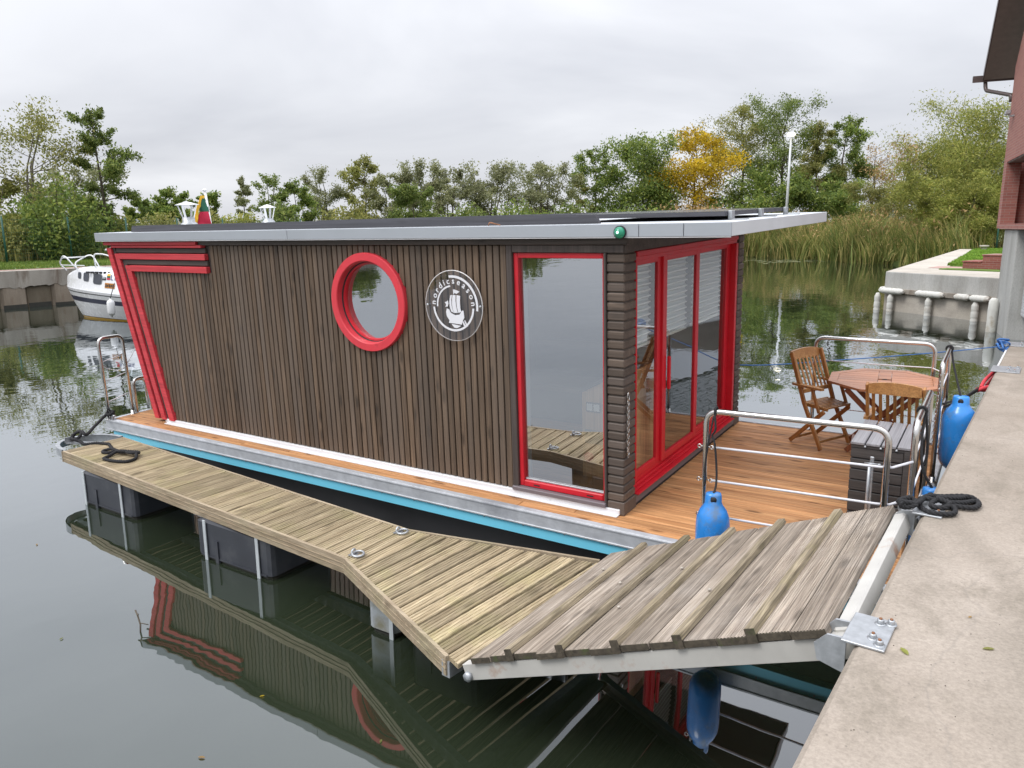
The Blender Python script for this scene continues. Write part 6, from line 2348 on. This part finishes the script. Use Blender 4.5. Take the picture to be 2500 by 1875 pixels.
def shrub(name, label, base, h, w, mat, leaves, leaf=0.14, seed=1, group=None, cat='shrub', lumps=14, flat=0.8):
    """a bush leafy to the ground: stems fanning out, foliage in uneven lumps"""
    r_ = np.random.default_rng(seed)
    root = empty(name, tuple(base))
    tag(root, label, cat, group)
    mb = MB()
    C, R = [], []
    for k in range(lumps):
        az = k * 2.4 + r_.uniform(-0.4, 0.4)
        q = math.sqrt((k + 0.5) / lumps)
        rr = w / 2 * q * 0.82
        zt = h * (1 - 0.55 * q ** 2.2) * r_.uniform(0.72, 1.0)
        e = Vector((math.cos(az) * rr, math.sin(az) * rr, zt))
        mb.tube(curve_pts([(e.x * 0.15, e.y * 0.15, -0.1), (e.x * 0.55, e.y * 0.55, zt * 0.5), tuple(e)], 4), [0.05 * h / 3 * (1 - 0.1 * i) for i in range(9)], 5, cap=False)
        for f in (0.88, 0.62, 0.36, 0.16):
            C.append((e.x * (0.55 + 0.45 * f), e.y * (0.55 + 0.45 * f), zt * f))
            R.append(w * 0.17 * r_.uniform(0.8, 1.25))
    mb.build('trunk', 'bark', root)
    C, R = np.array(C), np.array(R)
    idx = r_.choice(len(C), size=leaves)
    g = r_.normal(size=(leaves, 3))
    g /= np.linalg.norm(g, axis=1)[:, None]
    P = C[idx] + g * (r_.uniform(0, 1, size=(leaves, 1)) ** 0.4) * R[idx][:, None] * np.array([1, 1, flat])
    P[:, 2] = np.clip(P[:, 2], 0.05, None)
    place('crown', leaves_mesh('crown', P, leaf, mat, 0.5, 0.0, seed), root)
    return root


def blades(name, label, pts, h, mat, width=0.02, bendy=0.35, seed=0, cat='grass', lean=None):
    """thousands of curved grass blades: one object nobody could count"""
    r_ = np.random.default_rng(seed)
    pts = np.asarray(pts)
    n_ = len(pts)
    hh = (h if hasattr(h, '__len__') else np.full(n_, h)) * r_.uniform(0.6, 1.15, n_)
    az = r_.uniform(0, 2 * PI, n_)
    d = np.stack([np.cos(az), np.sin(az), np.zeros(n_)], 1)
    s = np.stack([-np.sin(az + 0.6), np.cos(az + 0.6), np.zeros(n_)], 1)
    bd = (r_.uniform(0.1, 1, n_) * bendy * hh)[:, None]
    wv = (width * r_.uniform(0.6, 1.4, n_))[:, None]
    up = np.stack([np.zeros(n_), np.zeros(n_), np.ones(n_)], 1) * hh[:, None]
    V = np.empty((n_, 6, 3))
    V[:, 0] = pts - s * wv
    V[:, 1] = pts + s * wv
    m_ = pts + up * 0.55 + d * bd * 0.3
    V[:, 2] = m_ + s * wv * 0.9
    V[:, 3] = m_ - s * wv * 0.9
    e = pts + up * 0.95 + d * bd
    V[:, 4] = e + s * wv * 0.15
    V[:, 5] = e - s * wv * 0.15
    if lean is not None:
        l3 = np.concatenate([lean, np.zeros((n_, 1))], 1) * hh[:, None]
        V[:, 2:4] += (l3 * 0.4)[:, None]
        V[:, 4:6] += l3[:, None]
    base = np.arange(n_)[:, None] * 6
    F = np.concatenate([base + np.array([0, 1, 2, 3]), base + np.array([3, 2, 4, 5])], 0)
    me = np_mesh(name, V.reshape(-1, 3), F, mat)
    o = place(name, me)
    tag(o, label, cat, kind='stuff')
    return o


GZ = 1.42
def lb(u, dx, z=GZ):
    """a spot on the left bank on the line of sight of column u, dx metres behind the wall"""
    r_ = ray(u, 566)
    s = (XL - dx) / r_[0]
    return np.array([XL - dx, r_[1] * s, z])


def hgt(p, v, u):
    """height that makes something at p reach up to row v"""
    d = math.hypot(p[0], p[1])
    return far(u, v, d)[2] - p[2]


TG = 'trees along the far bank'


def land(u, dist):
    q = far(u, 556, dist)
    return np.array([q[0], q[1], GZ if q[0] < XL - 1 else 0.75])


def T(u, vtop, dx, wpx, mat, n, label, seed, **kw):
    p = lb(u, dx) if u < 940 else land(u, 52 + dx * 0.55 + max(0, (u - 1000) * 0.022))
    d = math.hypot(p[0], p[1])
    h = hgt(p, vtop, u)
    w = wpx * d / FPX
    return tree(kw.pop('name', 'tree'), label, p, h, w, mat, n, seed=seed, group=TG, **kw)


T(40, 255, 12.5, 230, 'leaf_olive', 2600, 'thin tree with sparse yellowing leaves above the left fence', 3, leaf=0.10, low=0.34, limbs=20, clump=0.75, stems=3, sub=6, top_w=0.8, bark='bark_pale')
T(262, 238, 10.5, 140, 'leaf_green', 5200, 'slim tall tree leaning over the fence with clumped green leaves', 8, leaf=0.10, low=0.30, limbs=14, clump=0.5, lean=(-0.01, -0.02), sub=4, top_w=0.75)
T(-20, 410, 13, 150, 'leaf_olive', 3500, 'yellow-green tree cut by the left picture edge', 5, leaf=0.13, low=0.15)
T(185, 392, 24, 190, 'leaf_pale', 4200, 'pale sparse tree behind the dark bush by the fence', 6, leaf=0.12, low=0.2, limbs=16, stems=3, bark='bark_pale')
T(425, 448, 46, 120, 'leaf_dark', 4200, 'round dark tree rising behind the metal flue', 9, leaf=0.2, low=0.1)
T(510, 468, 48, 110, 'leaf_dark', 3600, 'low dark tree behind the drooping flag', 10, leaf=0.2, low=0.1)
T(345, 470, 40, 90, 'leaf_dark', 2600, 'low dark tree behind the slim tall tree', 37, leaf=0.2, low=0.1)
T(600, 418, 42, 60, 'leaf_pale', 1500, 'small pale tree with a bare stem beyond the second flue', 11, leaf=0.15, low=0.4)
T(655, 412, 20, 90, 'leaf_green', 2200, 'upright shoots of a green tree behind the second flue', 12, leaf=0.12, low=0.15, stems=4, limbs=20, top_w=0.9)
T(725, 425, 19, 130, 'leaf_dark', 5200, 'dense bushy tree right of the second flue', 13, leaf=0.13, low=0.08)
T(805, 395, 28, 120, 'leaf_pale', 4200, 'pale willow left of the clumpy maple', 14, leaf=0.12, low=0.12, stems=3, limbs=20)
T(895, 366, 24, 120, 'leaf_olive', 3900, 'clumpy yellow-green maple standing above the roof', 15, leaf=0.15, low=0.28, limbs=14, clump=0.6)
T(965, 410, 33, 110, 'leaf_pale', 4000, 'pale willow right of the clumpy maple', 16, leaf=0.13, low=0.1, stems=3, limbs=18)
T(1030, 380, 32, 140, 'leaf_pale', 5200, 'tall pale willow above the round window', 17, leaf=0.13, low=0.1, stems=3, limbs=20)
T(1010, 445, 16, 160, 'leaf_green', 6000, 'dense green bush showing over the roof below the willows', 18, leaf=0.12, low=0.05)
T(1100, 396, 36, 110, 'leaf_pale', 4200, 'thin pale willow above the round sign', 19, leaf=0.13, low=0.12, stems=3, limbs=18)
T(1190, 382, 34, 170, 'leaf_pale', 6400, 'broad pale willow with many bare stems above the tall window', 20, leaf=0.13, low=0.14, stems=4, limbs=28)
T(1330, 388, 40, 170, 'leaf_pale', 6400, 'rounded pale willow behind the roof timber', 21, leaf=0.14, low=0.12, stems=4, limbs=26)
T(1415, 412, 46, 70, 'leaf_olive', 2000, 'small thin tree right of the rounded willow', 22, leaf=0.16, low=0.2)
T(1452, 340, 50, 110, 'leaf_dark', 2800, 'tall open tree with bare branches left of the dark oak', 23, leaf=0.17, low=0.35, limbs=16, clump=0.5, top_w=0.9)
T(1570, 328, 50, 235, 'leaf_dark', 15000, 'large dense dark oak beside the yellow maple', 24, leaf=0.19, low=0.05, limbs=26, clump=0.75, sub=6)
T(1690, 288, 48, 215, 'leaf_yellow', 9500, 'bright yellow autumn maple', 25, leaf=0.19, low=0.14, limbs=20, clump=0.7, sub=5)
T(1805, 240, 60, 190, 'leaf_olive', 12000, 'tall airy ash tree right of the yellow maple', 26, leaf=0.14, low=0.28, limbs=20, clump=0.55, top_w=0.9, sub=5)


def TF(u, vtop, dist, wpx, mat, n, label, seed, **kw):
    p = land(u, dist)
    h = hgt(p, vtop, u)
    w = wpx * dist / FPX
    return tree(kw.pop('name', 'tree'), label, p, h, w, mat, n, seed=seed, group=TG, **kw)


TF(1905, 220, 100, 190, 'leaf_green', 13940, 'tallest airy tree, behind the lamp post', 27, leaf=0.145, low=0.26, limbs=20, clump=0.55, top_w=0.9, sub=5)
TF(1985, 275, 96, 130, 'leaf_olive', 9860, 'green tree right behind the lit lamp', 28, leaf=0.145, low=0.15, limbs=18)
TF(2050, 260, 98, 120, 'leaf_dark', 8840, 'narrow dark tree with open branches right of the lamp post', 29, leaf=0.145, low=0.2, limbs=18, top_w=0.85)
TF(1870, 400, 92, 240, 'leaf_dark', 9000, 'low dark tree mass behind the roof overhang and lamp post', 30, leaf=0.2, low=0.03)
TF(2125, 340, 100, 110, 'leaf_brown', 900, 'nearly bare brown tree between the dark tree and the willow', 31, leaf=0.14, low=0.3, limbs=22, sub=7, top_w=1.0, bark='bark')
TF(2175, 330, 95, 130, 'leaf_brown', 1900, 'golden brown feathery tree with bare twigs', 32, leaf=0.15, low=0.2, limbs=24, sub=6, top_w=1.0, stems=3)
TF(2030, 430, 90, 200, 'leaf_dark', 8000, 'dark undergrowth tree behind the reed bank', 33, leaf=0.18, low=0.03)
TF(2265, 340, 78, 230, 'leaf_willow', 26000, 'olive willow shrub left of the giant willow', 34, leaf=0.15, low=0.05, limbs=24, stems=3, aspect=0.28, droop=0.3)
TF(2430, 235, 74, 330, 'leaf_willow', 52000, 'giant olive willow crown beside the brick boathouse', 35, leaf=0.15, low=0.04, limbs=34, stems=4, sub=6, aspect=0.28, droop=0.3, top_w=0.75, clump=0.7)
TF(2150, 430, 80, 170, 'leaf_olive', 10000, 'yellowing willow bush above the reeds', 36, leaf=0.14, low=0.03, stems=3, limbs=20, aspect=0.3)
TF(2330, 420, 66, 200, 'leaf_willow', 19000, 'low olive willow bush behind the lawn corner', 38, leaf=0.13, low=0.03, stems=3, limbs=22, aspect=0.3)
TF(2450, 430, 68, 150, 'leaf_willow', 13000, 'olive bush at the foot of the giant willow by the boathouse', 39, leaf=0.13, low=0.03, stems=3, limbs=18, aspect=0.3)

SG = 'bushes behind the wire fence'
for i, (u, vt, dx, wpx, mat, n, lab) in enumerate((
        (135, 425, 9.6, 250, 'leaf_dark', 13000, 'largest dark leafy bush behind the wire fence'),
        (20, 505, 10.0, 160, 'leaf_olive', 6000, 'yellowish bush behind the fence at the left edge'),
        (238, 470, 11.5, 130, 'leaf_green', 5500, 'mid green bush between the dark bush and the slim tree'),
        (300, 520, 11.0, 130, 'leaf_willow', 5000, 'pale yellow-green bush at the foot of the slim tree'),
        (395, 505, 14.0, 140, 'leaf_olive', 4800, 'yellow-green bush behind the wide flue'),
        (500, 510, 15.0, 150, 'leaf_olive', 4800, 'olive bush behind the flag staff'),
        (590, 500, 15.0, 120, 'leaf_willow', 4200, 'pale bush between the flag and the second flue'),
        (690, 480, 15.0, 120, 'leaf_green', 4200, 'green bush right beside the second flue'),
        (860, 490, 18.0, 200, 'leaf_olive', 6000, 'olive bush at the foot of the clumpy maple'),
        (1130, 500, 22.0, 220, 'leaf_green', 6000, 'green bush under the pale willows'),
        (1280, 490, 26.0, 220, 'leaf_dark', 6000, 'dark bush under the rounded pale willow'),
        (1400, 490, 30.0, 200, 'leaf_green', 5500, 'green bush left of the dark oak'),
        (1540, 495, 30.0, 220, 'leaf_dark', 5500, 'dark bush below the oak'),
        (1690, 490, 36.0, 260, 'leaf_brown', 5500, 'brownish bush below the yellow maple'),
        (1800, 470, 42.0, 240, 'leaf_dark', 6500, 'dark bush below the airy ash'))):
    p = lb(u, dx) if u < 940 else land(u, 50 + dx * 0.5 + max(0, (u - 1000) * 0.022))
    d = math.hypot(p[0], p[1])
    shrub('bush', lab, p, hgt(p, vt, u), wpx * d / FPX, mat, n, leaf=0.085 + 0.0022 * (d - 40), seed=50 + i, group=SG)
# a low line of trees on the bank behind the camera, mirrored in the windows
TL = empty('treeline', (XL - 10, -40, GZ))
tag(TL, 'low line of bank trees mirrored in the side windows', 'treeline', kind='stuff')
rt = np.random.default_rng(80)
tmb, PP = MB(), []
for i in range(30):
    yy = 42 - i * 3.3
    xx = rt.uniform(-4, 4)
    hh_, ww = (rt.uniform(2.0, 2.8), 3.6) if 6 < yy + 0 < 24 else (rt.uniform(3.2, 5.0), 4.6)
    if i == 28:
        hh_, ww = 12.0, 9.0
    tmb.tube([(xx, yy, 0), (xx + 0.1, yy + 0.1, hh_ * 0.5), (xx, yy, hh_ * 0.9)], [0.16, 0.11, 0.03], 6)
    q = rt.normal(size=(1500 if i != 28 else 6000, 3))
    q /= np.linalg.norm(q, axis=1)[:, None]
    q *= (rt.uniform(0.1, 1, (len(q), 1)) ** 0.5) * (0.8 + 0.35 * np.sin(q[:, :1] * 5 + i) * np.sin(q[:, 1:2] * 4))
    PP.append(q * np.array([ww / 2, ww / 2, hh_ * 0.45]) + np.array([xx, yy, hh_ * 0.56]))
tmb.build('trunks', 'bark', TL)
place('crowns', leaves_mesh('crowns', np.concatenate(PP), 0.2, 'leaf_green', 0.5, 0.0, 81), TL)

# reeds, weeds, grass
r_ = np.random.default_rng(21)
SHP = np.array(SHORE[1:] + [(-3.4, 60.8)])
seg = np.linalg.norm(np.diff(SHP, axis=0), axis=1)
cum = np.concatenate([[0], np.cumsum(seg)])
nc = 420
qc = r_.uniform(0, cum[-1], nc)
ic = np.clip(np.searchsorted(cum, qc) - 1, 0, len(seg) - 1)
fc = ((qc - cum[ic]) / seg[ic])[:, None]
dc = r_.uniform(0, 1, nc) ** 1.1 * 9.0
cc = SHP[ic] * (1 - fc) + SHP[ic + 1] * fc + np.array([0.25, 0.97]) * dc[:, None]
hc_ = r_.uniform(1.5, 2.9, nc) + 0.06 * dc + 0.5 * np.sin(qc * 0.5)
n_ = 46000
ci = r_.integers(0, nc, n_)
xy = cc[ci] + r_.normal(size=(n_, 2)) * 0.55
dep = dc[ci]
tall = hc_[ci] * r_.uniform(0.75, 1.1, n_)
zz = np.minimum(0.75, -0.1 + dep * 0.35)
blades('reed_bed', 'tall green and straw reeds lining the far shore', np.stack([xy[:, 0], xy[:, 1], zz], 1), tall, 'reed_blade', width=0.034, bendy=0.6, seed=22, cat='reeds', lean=np.stack([np.cos(qc * 3.1), np.sin(qc * 2.3)], 1)[ci] * 0.28)
n2 = 2600
ci = r_.integers(0, nc, n2)
xy2 = cc[ci] + r_.normal(size=(n2, 2)) * 0.5
pl_ = np.stack([xy2[:, 0], xy2[:, 1], np.minimum(0.75, -0.1 + dc[ci] * 0.35) + hc_[ci] * r_.uniform(0.85, 1.15, n2)], 1)
me_ = leaves_mesh('reed_plumes', pl_, 0.16, 'leaf_brown', 0.3, 0.4, 77)
tag(place('reed_plumes', me_), 'feathery brown seed heads above the reeds', 'reeds', kind='stuff')
n_ = 16000
yy = r_.uniform(6, 75, n_)
xx = XL - 8.1 - r_.uniform(0, 1, n_) ** 1.3 * 7
blades('tall_weeds', 'tall yellowing weeds growing along the wire fence', np.stack([xx, yy, np.full(n_, GZ)], 1), 0.5 + 0.9 * (XL - 8 - xx) / 7 + 0.3 * r_.uniform(0, 1, n_), 'weed_blade', width=0.022, bendy=0.4, seed=23, cat='weeds')
n_ = 26000
yy = 8 + r_.uniform(0, 1, n_) * 22
xx = XL - 0.95 - r_.uniform(0, 1, n_) * 8.2
blades('bank_grass', 'short green grass on the bank before the fence', np.stack([xx, yy, np.full(n_, GZ)], 1), 0.11, 'grass_blade', width=0.012, bendy=0.6, seed=24)
n_ = 26000
yy = 33.8 + r_.uniform(0, 1, n_) ** 1.3 * 26
xx = -2.0 + r_.uniform(0, 1, n_) * 5
blades('lawn_grass', 'bright short lawn grass beyond the bumper wall', np.stack([xx, yy, np.full(n_, 1.375)], 1), 0.11, 'lawn_blade', width=0.014, bendy=0.6, seed=25)
# lily pads at the foot of the reeds
mb = MB()
for k in range(90):
    p = on(1840 + 150 * random.random() + 30 * random.gauss(0, 1), 637 + random.gauss(0, 2.2), 0.012)
    rr2 = random.uniform(0.10, 0.26)
    w0 = random.uniform(0, 6)
    mb.add([(p[0] + rr2 * math.cos(w0 + 0.55 * j), p[1] + rr2 * math.sin(w0 + 0.55 * j), 0.012 + 0.004 * math.sin(j)) for j in range(11)] + [(p[0], p[1], 0.01)], [tuple(range(12))])
o = mb.build('lily_pads', 'leaf_pale')
tag(o, 'flat lily pads floating before the reed bed', 'lily pads', kind='stuff')

# a twig and a few fallen leaves drifting on the water
for i, (u, v, sz, rz, mt, lab) in enumerate((
        (492, 1850, 0.022, 0.4, 'leaf_brown', 'curled brown leaf floating at the lower picture edge'),
        (150, 1560, 0.018, 1.9, 'leaf_olive', 'small olive leaf floating left of the twig'),
        (640, 1700, 0.016, 0.9, 'leaf_yellow', 'tiny yellow leaf floating below the pontoon reflection'),
        (90, 1330, 0.02, 2.6, 'leaf_brown', 'brown leaf floating near the pontoon nose'),
        (930, 1810, 0.016, 2.0, 'leaf_olive', 'olive leaf floating over the dark reflection'))):
    p = on(u, v, 0.003)
    mb = MB()
    pts = [(-1, 0, 0.02), (-0.5, 0.32, 0.12), (0.1, 0.42, 0.16), (0.6, 0.28, 0.14), (1.0, 0, 0.05), (0.6, -0.3, 0.12), (0.0, -0.42, 0.15), (-0.5, -0.3, 0.1), (0, 0, 0.0)]
    mb.add([(x * sz, y * sz, z * sz + 0.003) for x, y, z in pts], [(8, i2, (i2 + 1) % 8) for i2 in range(8)])
    o = mb.build('floating_leaf', mt, None, loc=(p[0], p[1], 0.002), rot=(0, 0, rz))
    tag(o, lab, 'leaf', 'leaves drifting on the water')
p = on(342, 1545, 0.0)
tw_ = MB().tube([(0, 0, -0.03), (-0.02, 0.02, 0.05), (-0.06, 0.03, 0.10), (-0.12, 0.05, 0.12)], 0.006, 5).tube([(-0.03, 0.02, 0.06), (0.03, 0.05, 0.05)], 0.004, 4).tube([(-0.06, 0.03, 0.10), (-0.03, 0.02, 0.13)], 0.004, 4)
o = tw_.build('twig', 'bark', None, loc=(p[0], p[1], 0.0))
tag(o, 'thin dark twig sticking out of the water', 'twig')
# grit lying on the quay
mb = MB()
rg = random.Random(9)
for k in range(240):
    y = rg.uniform(1.6, 9.0)
    q = qe(y, rg.uniform(0.03, 1.6) ** 1.0)
    r2 = rg.uniform(0.0012, 0.0042)
    a0 = rg.uniform(0, 6)
    mb.add([(q[0] + r2 * math.cos(a0), q[1] + r2 * math.sin(a0), QZ + 0.0005), (q[0] + r2 * math.cos(a0 + 2.1), q[1] + r2 * math.sin(a0 + 2.1), QZ + 0.0005), (q[0] + r2 * math.cos(a0 + 4.2), q[1] + r2 * math.sin(a0 + 4.2), QZ + 0.0005), (q[0], q[1], QZ + r2)], [(0, 1, 3), (1, 2, 3), (2, 0, 3)])
o = mb.build('grit', 'bark')
tag(o, 'scattered dark grit on the concrete quay', 'grit', kind='stuff')
